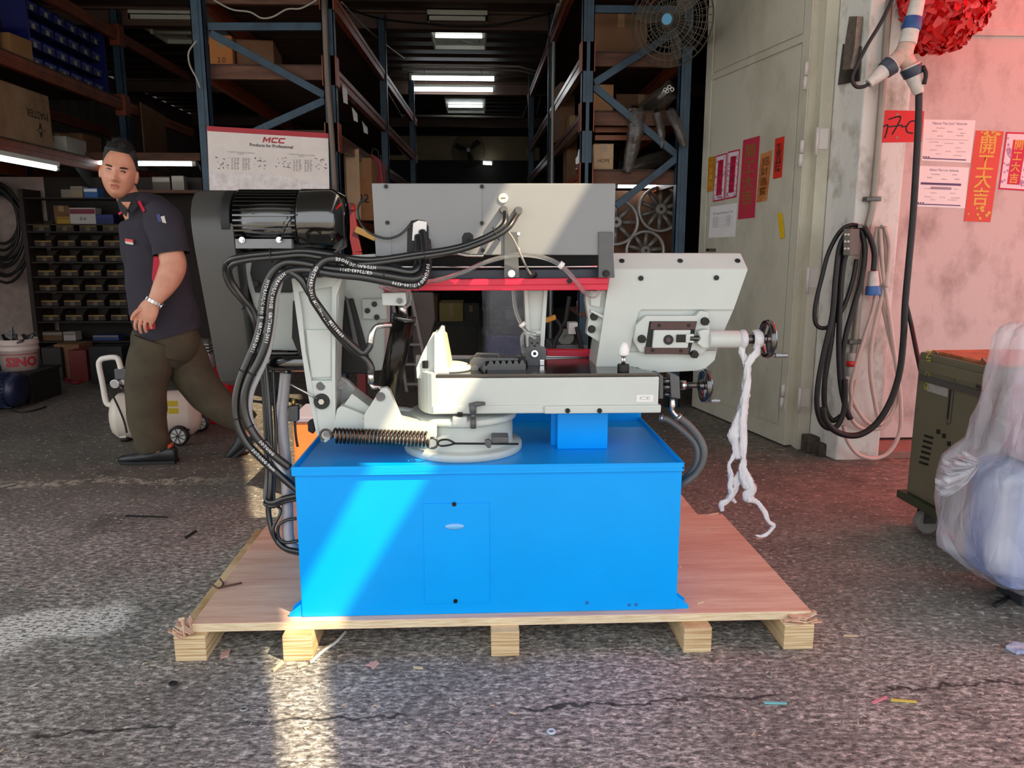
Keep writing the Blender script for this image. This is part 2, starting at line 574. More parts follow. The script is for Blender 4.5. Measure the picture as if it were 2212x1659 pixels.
# unseen grey canopies added over the forecourt as sun blockers: the gap between them lets one blade of sun through
M_blocker = mat('sun_blocker_grey', '#777a78', 0.8, var=0.06)
def red_cloth():
    m = bpy.data.materials.new('canopy_red'); m.use_nodes = True
    nt = m.node_tree; nt.nodes.remove(nt.nodes['Principled BSDF'])
    t = nt.nodes.new('ShaderNodeBsdfTranslucent'); d = nt.nodes.new('ShaderNodeBsdfDiffuse'); x = nt.nodes.new('ShaderNodeMixShader')
    t.inputs[0].default_value = (1.0, 0.10, 0.11, 1); d.inputs[0].default_value = (0.6, 0.05, 0.05, 1)
    x.inputs[0].default_value = 0.02
    nt.links.new(t.outputs[0], x.inputs[1]); nt.links.new(d.outputs[0], x.inputs[2])
    nt.links.new(x.outputs[0], nt.nodes['Material Output'].inputs[0])
    return m
ZT = 3.4
YC0 = -0.9
def slit(px0, py0, px1, py1, Yw):
    a = gz(px0, py0) + SUN_DIR * (ZT / SUN_DIR.z); b = gz(px1, py1) + SUN_DIR * (ZT / SUN_DIR.z)
    t = (Yw - a.y) / (b.y - a.y)
    return a + (b - a) * t
l0, l1 = slit(583, 1420, 612, 1659, YC0), slit(583, 1420, 612, 1659, YF - 0.06)
r0, r1 = slit(708, 1400, 735, 1659, YC0), slit(708, 1400, 735, 1659, YF - 0.06)
MB().prism([(-5.2, YC0, ZT), l0, l1, (-5.2, YF - 0.06, ZT)], (0, 0, 0.03)).build('trim_4', M_blocker, kind='structure')
XR = 2.75
MB().prism([r0, (7.6, YC0, ZT), (7.6, 1.7, ZT), (XR, 1.7, ZT), (XR, YF - 0.06, ZT), r1], (0, 0, 0.03)).build('trim_5', M_blocker, kind='structure')
MB().prism([(XR - 0.05, 1.65, ZT + 0.035), (7.6, 1.65, ZT + 0.035), (7.6, YF - 0.06, ZT + 0.035), (XR - 0.05, YF - 0.06, ZT + 0.035)], (0, 0, 0.004)).build('trim_8', red_cloth(), kind='structure')  # unseen red canopy that throws the pink light on the wall

# ------------------------------------------------------------------ big steel door, swung open
DA, DB = Vector((gz(1697, 966).x, gz(1697, 966).y, 0)), Vector((gz(1497, 880).x, gz(1497, 880).y, 0))
DD = (DB - DA).normalized(); DN = Vector((-DD.y, DD.x, 0)); DN = DN if DN.dot(Vector((-1, -1, 0))) > 0 else -DN
def dpt(px, py, off=0.0):
    return apl(px, py, DA + DN * off, DN)
door = thing('door_1', 'grey-green steel door leaf swung open beside the pillar', 'door', DA); del door['category']
tag(door, kind='structure')
ztop = 3.24
MB().prism([DA + Vector((0, 0, 0.012)), DB + Vector((0, 0, 0.012)), DB + Vector((0, 0, ztop)), DA + Vector((0, 0, ztop))], -DN * 0.05).build('door_leaf', M_door, door, 0.003)
def dslab(name, pix, th, m=M_door, bev=0.002):
    return MB().prism([dpt(x, y) for x, y in pix], DN * th).build(name, m, door, bev)
def dquad(u0, u1, z0, z1):   # metres along the leaf from the hinge side
    return [DA + DD * u0 + Vector((0, 0, z0)), DA + DD * u1 + Vector((0, 0, z0)), DA + DD * u1 + Vector((0, 0, z1)), DA + DD * u0 + Vector((0, 0, z1))]
DLEN = (DB - DA).length
zs = dpt(1650, 128).z
for nm, (u0, u1, z0, z1) in (('lower_panel', (0.09, DLEN - 0.10, 0.13, zs - 0.012)), ('upper_panel', (0.09, DLEN - 0.10, zs + 0.05, ztop - 0.02))):
    MB().prism(dquad(u0, u1, z0, z1), DN * 0.008).build(nm, M_door, door, 0.003)
for nm, (u0, u1, z0, z1) in (('stile', (0.0, 0.075, 0.012, ztop)), ('stile', (DLEN - 0.085, DLEN, 0.012, ztop)), ('bottom_rail', (0.075, DLEN - 0.085, 0.012, 0.115)), ('middle_rail', (0.075, DLEN - 0.085, zs, zs + 0.04))):
    MB().prism(dquad(u0, u1, z0, z1), DN * 0.012).build(nm, M_door, door, 0.003)
M_hinge = mat('hinge_paint', '#d6cdc6', 0.45)
for (x, y0, y1) in ((1741, 134, 194), (1731, 303, 360), (1690, 830, 884)):
    a, b = dpt(x + 3, y0, 0.02), dpt(x - 3, y1, 0.02)
    c = (a + b) / 2
    h = MB().cyl(a, c + (a - c) * 0.03, 0.012, n=14).cyl(c - (a - c) * 0.03, b, 0.012, n=14).build('hinge', M_hinge, door)
MB().prism([dpt(1680, 462, 0.0125), dpt(1689, 458, 0.0125), dpt(1692, 480, 0.0125), dpt(1695, 512, 0.0125), dpt(1686, 517, 0.0125), dpt(1683, 490, 0.0125)], DN * 0.0015).build('yellow_tape', mat('tape_yellow', '#e2b90f', 0.6, var=0.08), door, label='strip of yellow tape')
bl = dpt(1528, 540, 0.012); br_ = dpt(1545, 540, 0.012)
MB().bar(bl, br_, 0.02, 0.02).bar(br_, br_ + DN * 0.05, 0.018, 0.018).build('bolt_handle', M_dsteel, door, 0.002)
# jamb beside the door and its flange hinges
J0 = Vector((DA.x + 0.045, DA.y - 0.055, 0))
jb = MB().box((J0.x, J0.y - 0.0, 0.0), (J0.x + 0.07, J0.y + 0.10, 3.25)).build('trim_6', M_door, None, 0.004, kind='structure')
for py in (300, 600, 858):
    z = at(1765, py, J0.y).z
    MB().box((J0.x - 0.005, J0.y - 0.006, z - 0.055), (J0.x + 0.055, J0.y - 0.0005, z + 0.055)).cyl((J0.x - 0.008, J0.y - 0.01, z - 0.09), (J0.x - 0.008, J0.y - 0.01, z + 0.06), 0.010, n=12).build('flange_hinge', M_hinge, jb)

# ------------------------------------------------------------------ concrete pillar and pink-lit leaf on the right
pc = gz(1805, 995)           # near corner of the pillar
pr = gz(1918, 1005)
YP = pc.y
pil = MB().prism([(pc.x, YP, 0.0), (pr.x, YP, 0.0), (pr.x, YF + 0.16, 0.0), (J0.x + 0.072, YF + 0.16, 0.0), (J0.x + 0.072, J0.y + 0.02, 0)], (0, 0, 3.25))
# knocked edges
wp = pil.build('wall_pillar', M_conc, None, 0.012, 3, kind='structure')
M_stump = mat('rotten_base', '#3b342c', 0.9, col2='#5a4f42', vscale=20, bump=0.6, bscale=40)
MB().box((J0.x + 0.02, J0.y - 0.10, 0), (J0.x + 0.10, J0.y + 0.0, 0.10)).box((J0.x + 0.06, J0.y - 0.16, 0), (J0.x + 0.15, J0.y - 0.05, 0.075)).build('broken_footing', M_stump, wp, 0.012)
YR = YP + 0.28
door2 = MB().box((pr.x + 0.012, YR, 0.06), (5.4, YR + 0.06, 3.24)).build('door_2', M_sash, None, 0.004, kind='structure')
zr = at(2160, 66, YR).z
MB().box((pr.x + 0.012, YR - 0.012, zr - 0.03), (5.4, YR - 0.0, zr + 0.02)).build('middle_rail', M_sash, door2, 0.003)
MB().box((pr.x + 0.012, YR - 0.01, 0.06), (5.4, YR - 0.0, 0.17)).build('bottom_rail', M_sash, door2, 0.003)
MB().box((pr.x - 0.02, YP + 0.02, 0), (5.6, YR + 0.12, 0.045)).build('trim_7', mat('sill_red', '#8a6a60', 0.8, var=0.15, vscale=9), None, 0.006, kind='structure')
# ------------------------------------------------------------------ pallet
ZB, ZP = 0.080, 0.107          # block top, plywood top
YPL = gz(1060, 1334, ZP).y
M_plyedge = mat('plywood_edge', '#eadbbb', 0.7, col2='#c6a678', vscale=30, stretch=(0.4, 0.4, 9), thr=(0.4, 0.68))
M_lvl = mat('laminated_block', '#e4cba2', 0.7, col2='#ab8756', vscale=22, stretch=(0.15, 0.15, 9), thr=(0.42, 0.62), bump=0.2, bscale=30)
pal = thing('pallet', 'low wooden pallet with reddish plywood top under the blue machine', 'pallet', (0, 2.7, 0))
xl, xr = at(413, 1336, YPL).x, at(1752, 1326, YPL).x
yb1 = gz(1555, 1110, ZP).y
def ply(x0, x1, y0, y1, z0, z1):
    b = MB().box((x0, y0, z0), (x1, y1, z1))
    b.mi = [1, 0, 1, 1, 1, 1]
    return b.build('plywood_sheet', [M_plywood, M_plyedge], pal, 0.0015)
ply(xl, xr, YPL, yb1, ZB, ZP)
ply(xl + 0.03, at(1508, 1100, yb1).x, yb1 + 0.004, gz(1480, 1050, ZP).y + 0.1, ZB, ZP - 0.002)
for (x0, x1, yb_, mid) in ((379, 447, 1428, 0), (612, 676, 1428, 0), (1061, 1122, 1418, 0), (1476, 1536, 1410, 0), (1692, 1756, 1403, 0)):
    y0 = gz((x0 + x1) / 2, yb_).y
    a, c = at(x0, yb_, y0).x, at(x1, yb_, y0).x
    MB().box((a, y0, 0.0), (c, yb1 - 0.02, ZB)).build('runner', M_lvl, pal, 0.003)
for px_ in (640, 1090, 1440):
    xx_ = at(px_, 1100, yb1 + 0.1).x
    MB().box((xx_ - 0.04, yb1 + 0.01, 0.0), (xx_ + 0.04, gz(1480, 1050, ZP).y + 0.09, ZB)).build('runner', M_lvl, pal, 0.003)
# split plywood corners
random.seed(5)
M_splint = mat('torn_wood', '#dcc2a8', 0.8, col2='#cf9f86', vscale=40)
def splinters(cx, n, spread, base_z, seed, dirx):
    random.seed(seed)
    b = MB()
    for i in range(n):
        p = Vector((cx + random.uniform(-spread, spread), YPL + random.uniform(-0.03, 0.03), base_z + random.uniform(-0.004, 0.014)))
        ang = random.uniform(-0.5, 0.5) + (0 if dirx > 0 else PI / 2 * 0.7)
        d = Vector((math.cos(ang) * dirx, random.uniform(-0.5, 0.3), math.sin(ang) * 0.5 + random.uniform(-0.1, 0.25))).normalized()
        b.bar(p - d * 0.012, p + d * random.uniform(0.01, 0.04), random.uniform(0.008, 0.018), random.uniform(0.002, 0.005))
    return b.build('splinters', M_splint, pal, kind='stuff')
splinters(at(1725, 1345, YPL).x, 30, 0.045, ZB + 0.004, 3, 1)
splinters(at(402, 1345, YPL).x, 26, 0.016, ZB + 0.006, 8, -1)

# ------------------------------------------------------------------ band saw
Y0 = gz(1060, 1325, ZP).y                      # front of the blue base
saw = thing('band_saw', 'large white and blue metal-cutting band saw with black motor standing on the pallet', 'band saw', (0.2, 2.45, ZP))
YL0, YL1 = Y0 - 0.012, 2.735
ZL = at(1060, 1004, YL0).z                     # top of tray lip
ZLb = at(1060, 1023, YL0).z
xbl, xbr = at(649, 1325, Y0).x, at(1466, 1318, Y0).x
xbl = (at(640, 1040, Y0).x + xbl) / 2; xbr = (at(1468, 1040, Y0).x + xbr) / 2
cab = MB().box((xbl, Y0, ZP), (xbr, YL1 - 0.03, ZLb)).build('base_cabinet', M_blue, saw, 0.004)
# tray with raised lip
xtl, xtr = at(629, 1012, YL0).x, at(1478, 1008, YL0).x
ZF = ZL - 0.012
tr = MB().box((xtl, YL0, ZLb), (xtr, YL1, ZF))
t = 0.006
tr.box((xtl, YL0, ZLb), (xtr, YL0 + t, ZL)).box((xtl, YL0, ZLb), (xtl + t, YL1, ZL)).box((xtr - t, YL0, ZLb), (xtr, YL1, ZL)).box((xtl, YL1 - t, ZLb), (xtr, YL1, ZL + 0.02))
tray = tr.build('drip_tray', M_blue, saw, 0.0015)
# cabinet door
def fpt(x, y, off=0.0):
    return at(x, y, Y0 - off)
d_ = MB().prism([fpt(914, 1088), fpt(1057, 1086), fpt(1058, 1301), fpt(918, 1304)], (0, -0.003, 0)).build('access_door', M_blue, cab, 0.0012)
for p in ((981, 1089), (984, 1298)):
    hexbolt('screw', fpt(p[0], p[1], 0.003), (0, -1, 0), 0.0065, 0.003, M_bolt, cab, n=12)
hn = MB().ball(fpt(982, 1137, 0.004), (0.030, 0.006, 0.010))
hn.build('finger_pull', mat('pull_blue', '#6fb7ee', 0.12, spec=0.8), cab)
for sx, xx in ((-1, xbl), (1, xbr)):
    for k, yy in enumerate((Y0 + 0.004, Y0 + 0.05)):
        MB().prism([(xx - sx * 0.004, yy, ZP + 0.002), (xx + sx * 0.038, yy, ZP + 0.002), (xx + sx * 0.038, yy, ZP + 0.012), (xx - sx * 0.004, yy, ZP + 0.045)], (0, 0.004, 0)).build('foot_gusset', M_blue, cab, 0.001)
    MB().box((min(xx, xx + sx * 0.038), Y0 + 0.004, ZP), (max(xx, xx + sx * 0.038), Y0 + 0.06, ZP + 0.004)).build('foot_plate', M_blue, cab, 0.001)
M_dent = mat('paint_mark', '#0869b8', 0.5)
for x, y in ((1268, 1302), (1359, 1307), (1374, 1306)):
    MB().ball(fpt(x, y, 0.0), (0.006, 0.0008, 0.006)).build('paint_chip', M_dent, cab)
# small blue box standing on the tray
ybx = gz(1258, 970, ZF).y
MB().box((at(1204, 930, ybx).x, ybx, ZF), (at(1313, 930, ybx).x, ybx + 0.16, at(1258, 893, ybx).z)).build('support_box', M_blue, saw, 0.003)
MB().box((at(1190, 930, ybx + 0.05).x, ybx + 0.05, ZF), (at(1204, 930, ybx + 0.05).x, ybx + 0.09, at(1258, 895, ybx).z)).build('support_flange', M_blue, saw, 0.002)

# swivel base
CX = at(1001, 960, 2.37).x; CY = Y0 + 0.235
sw = MB().lathe([(0, 0), (0.186, 0), (0.188, 0.004), (0.188, 0.02), (0.184, 0.024), (0.160, 0.024), (0.158, 0.03), (0.158, 0.105), (0.0, 0.105)], (CX, CY, ZF), n=64)
swv = sw.build('swivel_base', M_white, saw)
ztt = ZF + 0.105
MB().lathe([(0, 0), (0.168, 0), (0.170, 0.004), (0.170, 0.016), (0.165, 0.02), (0, 0.02)], (CX, CY, ztt), n=64).build('turntable', M_white, saw)
# vice bed
YV = Y0 + 0.085
ZV1 = at(1180, 816, YV).z; ZV0 = at(1180, 893, YV).z
xv0, xv1 = at(940, 850, YV).x, at(1423, 850, YV).x
bd = MB().box((xv0, YV, ZV0), (xv1, YV + 0.33, ZV1))
bed = bd.build('vice_bed', M_white, saw, 0.004)
hc = MB()                                           # rounded rear end of the bed
rc = 0.165
cy_ = YV + rc
hc.prism([(xv0 + 0.002, YV + 0.002, ZV0)] + [(xv0 + 0.002 - 0.065 * math.sin(a), cy_ - rc * math.cos(a), ZV0) for a in [PI * k / 16 for k in range(0, 17)]] , (0, 0, ZV1 - ZV0 + 0.015))
hc.build('bed_end', M_white, saw, 0.003)
xl1 = at(1176, 880, YV).x
MB().box((xl1, YV - 0.008, ZV0), (at(1427, 880, YV).x, YV + 0.02, ZV0 + 0.024)).build('bed_lip', M_white, bed, 0.004)
MB().box((at(935, 880, YV).x, YV - 0.004, ZV0 + 0.002), (xl1 - 0.004, YV + 0.02, ZV0 + 0.026)).build('bed_lip', M_white, bed, 0.004)
for x in (1226, 1295):
    hexbolt('bolt', at(x, 887, YV - 0.008), (0, -1, 0), 0.0075, 0.004, M_bolt, bed, n=12)
MB().box((at(1375, 860, YV).x, YV - 0.001, at(1375, 868, YV).z), (at(1411, 860, YV).x, YV + 0.001, at(1375, 853, YV).z)).build('sticker', M_paper, bed)
text('sticker_print', 'CE', mat('pale_ink', '#a9aeb5', 0.7), bed, at(1393, 860.5, YV - 0.0018), (1, 0, 0), (0, 0, 1), 0.014, squash=2.0)
M_table = mat('table_steel', '#4b4847', 0.16, 0.85, col2='#5d5a56', vscale=9, stretch=(1, 14, 1))
MB().prism([(xv0 + 0.005, YV + 0.006, ZV1 + 0.001), (xv1 - 0.004, YV + 0.006, ZV1 + 0.001), (xv1 - 0.05, YV + 0.115, ZV1 + 0.001), (xv1 - 0.06, YV + 0.33, ZV1 + 0.001), (xv0 + 0.005, YV + 0.33, ZV1 + 0.001)], (0, 0, 0.010)).build('work_table', M_table, saw, 0.002)
# clamp bits on the turntable
cb = at(993, 890, CY - 0.172)
MB().box((cb.x - 0.022, cb.y, ztt + 0.005), (cb.x + 0.022, cb.y + 0.03, ztt + 0.032)).build('clamp_block', M_white, saw, 0.005)
hexbolt('bolt', (cb.x, cb.y + 0.012, ztt + 0.032), (0, 0, 1), 0.009, 0.012, M_bolt, saw)
lv = at(1022, 895, CY - 0.178)
b = MB().cyl((lv.x, lv.y, ztt), (lv.x, lv.y, ztt + 0.03), 0.009, n=12).cyl((lv.x, lv.y, ztt + 0.03), (lv.x, lv.y, ztt + 0.045), 0.006, n=12).cyl((lv.x, lv.y, ztt + 0.045), (lv.x - 0.002, lv.y, ztt + 0.075), 0.010, 0.012, n=12)
b.tube([(lv.x - 0.004, lv.y, ztt + 0.068), (lv.x + 0.012, lv.y - 0.003, ztt + 0.074), (lv.x + 0.036, lv.y - 0.006, ztt + 0.076)], [0.010, 0.008, 0.005], 10)
b.build('lock_lever', M_dgrey, saw)
# vice jaw
YJ = YV + 0.03
jaw = plate('vice_jaw', [(941, 722), (950, 711), (957, 713), (958, 727), (968, 800), (972, 812), (938, 815), (938, 722)], YJ, 0.13, M_white, saw, 0.004)
plate('jaw_gusset', [(899, 795), (912, 763), (934, 720), (941, 718), (940, 818), (900, 818)], YJ + 0.02, 0.03, M_white, jaw, 0.003)
plate('jaw_rib', [(957, 735), (962, 737), (974, 795), (970, 800), (960, 800)], YJ + 0.05, 0.02, M_white, jaw, 0.002)
plate('jaw_face', [(957, 722), (963, 727), (976, 795), (968, 800)], YJ + 0.01, 0.1, mat('jaw_worn', '#d9cda4', 0.4, var=0.1), jaw, 0.002)
jf = at(975, 805, YJ)
MB().lathe([(0, 0), (0.072, 0), (0.074, 0.004), (0.074, 0.012), (0.05, 0.02), (0, 0.022)], (jf.x - 0.012, YJ + 0.075, ZV1 + 0.011), n=40).build('jaw_foot', M_white, jaw)
hexbolt('bolt', at(918, 797, YJ + 0.0) + Vector((0, 0.018, 0)), (0, 0, 1), 0.010, 0.022, M_bolt, jaw)
# work stop / toothed rack
YK = YV + 0.10
rk = plate('vice_rack', [(1052, 787), (1136, 786), (1136, 803), (1053, 806)], YK - 0.02, 0.05, M_dgrey, saw, 0.002)
for i in range(6):
    x0 = 1055 + i * 13.5
    plate('rack_tooth', [(x0, 787), (x0 + 3, 779), (x0 + 8, 779), (x0 + 12, 787)], YK - 0.018, 0.03, M_dgrey, rk, 0.0008)
plate('rack_back', [(1048, 774), (1136, 772), (1136, 789), (1048, 791)], YK + 0.012, 0.02, M_matte, rk, 0.001)
sl = plate('rack_slider', [(1014, 782), (1022, 772), (1120, 774), (1120, 779), (1050, 781), (1034, 798), (1018, 801)], YK - 0.01, 0.06, M_dgrey, saw, 0.003)
hp = [at(x, y, YK + 0.0) for x, y in ((1022, 775), (1030, 764), (1076, 765), (1078, 777))]
MB().tube(hp, 0.004, 8).build('pull_handle', M_dgrey, sl)
MB().cyl(at(1025, 796, YK - 0.02), at(1025, 796, YK + 0.01), 0.012, n=18).build('knob', M_dgrey, sl)
MB().cyl(at(990, 792, YK - 0.01), at(1018, 790, YK - 0.01), 0.006, n=12).cyl(at(993, 785, YK), at(993, 800, YK), 0.008, n=10).build('stop_screw', mat('brass_dull', '#8d7f6a', 0.4, 0.7), saw)

# left clevis casting of the swivel arm
YQ = Y0 + 0.055
cl = plate('clevis_front', [(786, 896), (816, 850), (824, 839), (834, 837), (842, 845), (869, 910), (943, 916), (943, 946), (880, 962), (786, 950)], YQ, 0.03, M_white, saw, 0.004)
plate('clevis_body', [(727, 884), (738, 876), (790, 897), (790, 948), (720, 948), (718, 930)], YQ + 0.035, 0.2, M_white, saw, 0.006)
plate('clevis_floor', [(780, 905), (900, 912), (930, 930), (920, 958), (790, 956)], YQ + 0.03, 0.17, M_white, saw, 0.006)
plate('clevis_back', [(716, 835), (724, 818), (738, 815), (752, 824), (800, 872), (905, 888), (905, 930), (720, 930)], YQ + 0.17, 0.03, M_white, saw, 0.004)
MB().prism([at(x, y, YQ + 0.06) for x, y in ((740, 878), (760, 850), (800, 880), (786, 900))], (0, 0.10, 0)).build('clevis_rib', M_white, saw, 0.004)
MB().cyl(at(822, 857, YQ - 0.004), at(822, 857, YQ + 0.2), 0.0135, n=22).build('cylinder_pin', M_dsteel, saw)
MB().cyl(at(736, 832, YQ + 0.10), at(736, 832, YQ + 0.2), 0.013, n=20).build('pivot_pin', M_dsteel, saw)

# hydraulic down-feed cylinder
YH = Y0 + 0.165
ca, cbp, cc, cd = at(838, 846, YH), at(851, 800, YH), at(873, 684, YH), at(868, 652, YH)
ca = at(838, 856, YH)
hyd = MB().cyl(ca, cc, 0.034, n=32).build('hydraulic_cylinder', mat('cylinder_black', '#24211f', 0.22, 0.7, col2='#6a635b', vscale=10, stretch=(3, 3, 0.6), thr=(0.45, 0.8)), saw)
dv = (cc - ca).normalized()
MB().cyl(cc - dv * 0.012, cc + dv * 0.004, 0.036, n=32).build('gland', M_black, hyd)
MB().cyl(cc, cd, 0.0125, n=18).build('piston_rod', M_steel, hyd)
plate('rod_clevis', [(824, 633), (876, 631), (878, 655), (873, 661), (826, 660)], YH - 0.045, 0.075, M_white, saw, 0.004)
MB().cyl(at(863, 650, YH - 0.052), at(863, 650, YH + 0.03), 0.0085, n=16).build('clevis_pin', M_dsteel, saw)

# left wheel box, bearing plate and pivot arm
YW = Y0 + 0.30
plate('left_wheel_box', [(523, 578), (534, 560), (660, 557), (812, 548), (823, 592), (833, 633), (830, 800), (760, 806), (640, 758), (576, 756)], YW, 0.14, M_white, saw, 0.006)
plate('cylinder_bracket', [(781, 646), (834, 645), (836, 690), (784, 689)], YW - 0.02, 0.02, M_white, saw, 0.003)
for x, y in ((809, 657), (794, 671), (814, 685)):
    hexbolt('bolt', at(x, y, YW - 0.02), (0, -1, 0), 0.0085, 0.008, M_bolt, saw, n=14)
plate('motor_mount', [(546, 550), (670, 548), (735, 560), (733, 615), (662, 618), (628, 632), (551, 632), (540, 590)], YW - 0.012, 0.012, M_matte, saw, 0.002)
for x, y in ((555, 613), (657, 602), (712, 603), (660, 608)):
    hexbolt('bolt', at(x, y, YW - 0.012), (0, -1, 0), 0.010, 0.012, M_bolt, saw)
plate('gear_housing', [(735, 650), (760, 645), (790, 752), (800, 808), (720, 808), (722, 700)], YW - 0.03, 0.06, M_matte, saw, 0.004)
plate('gear_rib', [(744, 640), (752, 648), (776, 752), (766, 760)], YW - 0.045, 0.02, M_dgrey, saw, 0.003)
plate('black_strut', [(632, 650), (640, 648), (668, 800), (690, 840), (676, 842), (630, 730)], YW - 0.09, 0.05, M_matte, saw, 0.003)
MB().cyl(at(571, 782, YW - 0.07), at(662, 782, YW - 0.07), 0.0295, n=28).cyl(at(571, 782, YW - 0.07), at(577, 782, YW - 0.07), 0.034, n=28).build('gear_tube', M_black, saw, 0.002)
YA = Y0 + 0.115
arm = plate('pivot_arm', [(633, 602), (735, 602), (727, 700), (724, 800), (723, 930), (714, 948), (703, 955), (692, 950), (672, 860), (655, 740)], YA, 0.11, M_white, saw, 0.005)
plate('arm_flange', [(629, 602), (640, 600), (652, 672), (660, 760), (674, 830), (690, 940), (684, 942), (664, 850), (645, 720)], YA - 0.018, 0.02, M_white, arm, 0.003)
plate('arm_flange', [(716, 617), (737, 596), (738, 606), (727, 640), (724, 800), (725, 925), (718, 935), (716, 800)], YA - 0.018, 0.02, M_white, arm, 0.003)
plate('arm_web', [(660, 712), (716, 712), (716, 815), (672, 817)], YA - 0.008, 0.012, M_white, arm, 0.004)
plate('arm_cap', [(640, 632), (716, 620), (737, 596), (640, 603)], YA - 0.018, 0.05, M_white, arm, 0.004)
plate('arm_foot', [(672, 822), (724, 822), (723, 930), (714, 948), (703, 957), (692, 952), (680, 880)], YA - 0.016, 0.02, M_white, arm, 0.004)
MB().cyl(at(693, 834, YA - 0.0185), at(693, 834, YA), 0.013, n=20).build('plug', M_dgrey, arm)
MB().cyl(at(695, 867, YA - 0.023), at(695, 867, YA), 0.0235, n=28).build('washer', M_matte, arm, 0.001)
hexbolt('pivot_bolt', at(695, 867, YA - 0.023), (0, -1, 0), 0.009, 0.008, M_steel, arm)
MB().cyl(at(684, 861, YA - 0.026), at(626, 829, YA - 0.03), 0.003, n=8).build('switch_rod', M_steel, arm)

# belt guard
prf = []
gy, gzc, gr = Y0 + 0.34, at(455, 500, Y0 + 0.22).z, 0.125
zbot = at(505, 840, Y0 + 0.24).z
zt_ = at(455, 411, gy).z; gr = (zt_ - gzc)
for k in range(13):
    a = PI * k / 12
    prf.append((gy - gr * math.cos(a), gzc + gr * math.sin(a)))
prf = prf[::-1]
prf += [(gy - gr, gzc - 0.05), (gy - 0.10, zbot + 0.06), (gy - 0.08, zbot + 0.02), (gy - 0.03, zbot), (gy + 0.06, zbot), (gy + 0.10, zbot + 0.05)]
g = MB()
def guard_x(zv, px_t, px_b):
    t = (zv - zbot) / (zt_ - zbot)
    xt, xb = at(px_t, 450, gy - gr * 0.9).x, at(px_b, 835, gy - 0.1).x
    return xb + (xt - xb) * t
g.loft([[Vector((guard_x(z, 406, 474), y, z)) for y, z in prf], [Vector((guard_x(z, 500, 546), y, z)) for y, z in prf]], smooth=False)
gd = g.build('belt_guard', M_guard, saw, 0.004)
for p in gd.data.polygons:
    p.use_smooth = True
gd.data.set_sharp_from_angle(angle=R(35))

# motor
ym = Y0 + 0.30
ma, mb_ = at(499, 478, ym), at(745, 478, ym)
mr = 0.096
mz = ma.z; mx = lambda px: at(px, 478, ym).x
mo = MB().cyl((mx(516), ym, mz), (mx(656), ym, mz), mr - 0.010, n=40).build('motor', M_black, saw)
MB().cyl((mx(497), ym, mz), (mx(516), ym, mz), mr - 0.004, n=40).build('end_flange', M_matte, mo, 0.002)
MB().lathe([(0.0, 0), (mr, 0), (mr + 0.002, 0.004), (mr + 0.002, mx(722) - mx(654)), (mr - 0.018, mx(747) - mx(654)), (0.02, mx(747) - mx(654) + 0.002), (0, mx(747) - mx(654))], (mx(654), ym, mz), (1, 0, 0), n=48).build('fan_cowl', M_black, mo)
fin = MB().box((mx(523), -0.0025, mr - 0.014), (mx(652), 0.0025, mr)).mesh('fin')
fin.materials.append(M_black)
for k in range(40):
    a = 2 * PI * k / 40
    f = link('fin', fin, None, mo)
    f.rotation_euler = (a, 0, 0)
    f.location = Vector((0, ym, mz)) - ORG[saw.name]
    f.location.x = -ORG[saw.name].x
pz0, pz1 = at(570, 537, ym - 0.09).z, at(570, 516, ym - 0.09).z
mp_ = MB().box((at(508, 525, ym - 0.09).x, ym - 0.09, pz0), (at(630, 525, ym - 0.09).x, ym + 0.09, pz1)).build('motor_plate', M_grey, saw, 0.002)
for x in (523, 603):
    hexbolt('bolt', at(x, 518, ym - 0.093), (0, -1, 0), 0.006, 0.006, M_steel, mp_, washer=0.009)
MB().box((mx(632), ym - 0.06, pz0), (mx(665), ym + 0.06, pz1 + 0.02)).build('motor_foot', M_matte, saw, 0.004)
MB().tube([at(x, y, ym - 0.10) for x, y in ((607, 520), (614, 497), (627, 475), (640, 462))], 0.0016, 6, sm=4).build('tie_wire', M_bolt, saw)

# control box
YC = Y0 + 0.14
cbx = MB().prism([at(803, 396, YC), at(1330, 396, YC), at(1326, 551, YC), at(812, 551, YC)], (0, 0.20, 0)).build('control_box', M_grey, saw, 0.003)
plate('side_flap', [(803, 396), (834, 396), (846, 500), (846, 553), (812, 553)], YC - 0.003, 0.003, M_grey, cbx, 0.001)
plate('cover_panel', [(834, 397), (1041, 397), (1041, 551), (846, 549), (846, 502), (834, 480)], YC - 0.0025, 0.0025, M_grey, cbx, 0.001)
for x, y in ((834, 403), (837, 481), (1041, 403), (1041, 482), (1043, 541)):
    hexbolt('screw', at(x, y, YC - 0.003), (0, -1, 0), 0.006, 0.004, M_bolt, cbx, n=12)
plate('cutout', [(879, 546), (880, 490), (888, 477), (902, 474), (918, 477), (926, 490), (926, 546)], YC - 0.0045, 0.003, M_matte, cbx, 0.001)
plate('contactor', [(890, 520), (892, 482), (904, 476), (922, 479), (921, 500), (908, 520)], YC - 0.010, 0.006, M_paper, cbx, 0.002)
plate('cutout', [(998, 527), (998, 511), (1003, 503), (1015, 502), (1022, 508), (1023, 527)], YC - 0.0045, 0.002, M_matte, cbx, 0.001)
MB().cyl(at(1014, 522, YC - 0.006), at(1008, 540, YC - 0.04), 0.009, n=14).build('gland', M_steel, cbx)
MB().cyl(at(1087, 428, YC - 0.006), at(1087, 428, YC), 0.0142, n=24).build('blank_plug', mat('plug_cream', '#efe6cf', 0.35), cbx, 0.002)
MB().box((at(1082, 428, YC).x, YC - 0.0075, at(1082, 429, YC).z), (at(1092, 428, YC).x, YC - 0.005, at(1082, 427, YC).z)).build('plug_slot', M_dgrey, cbx)
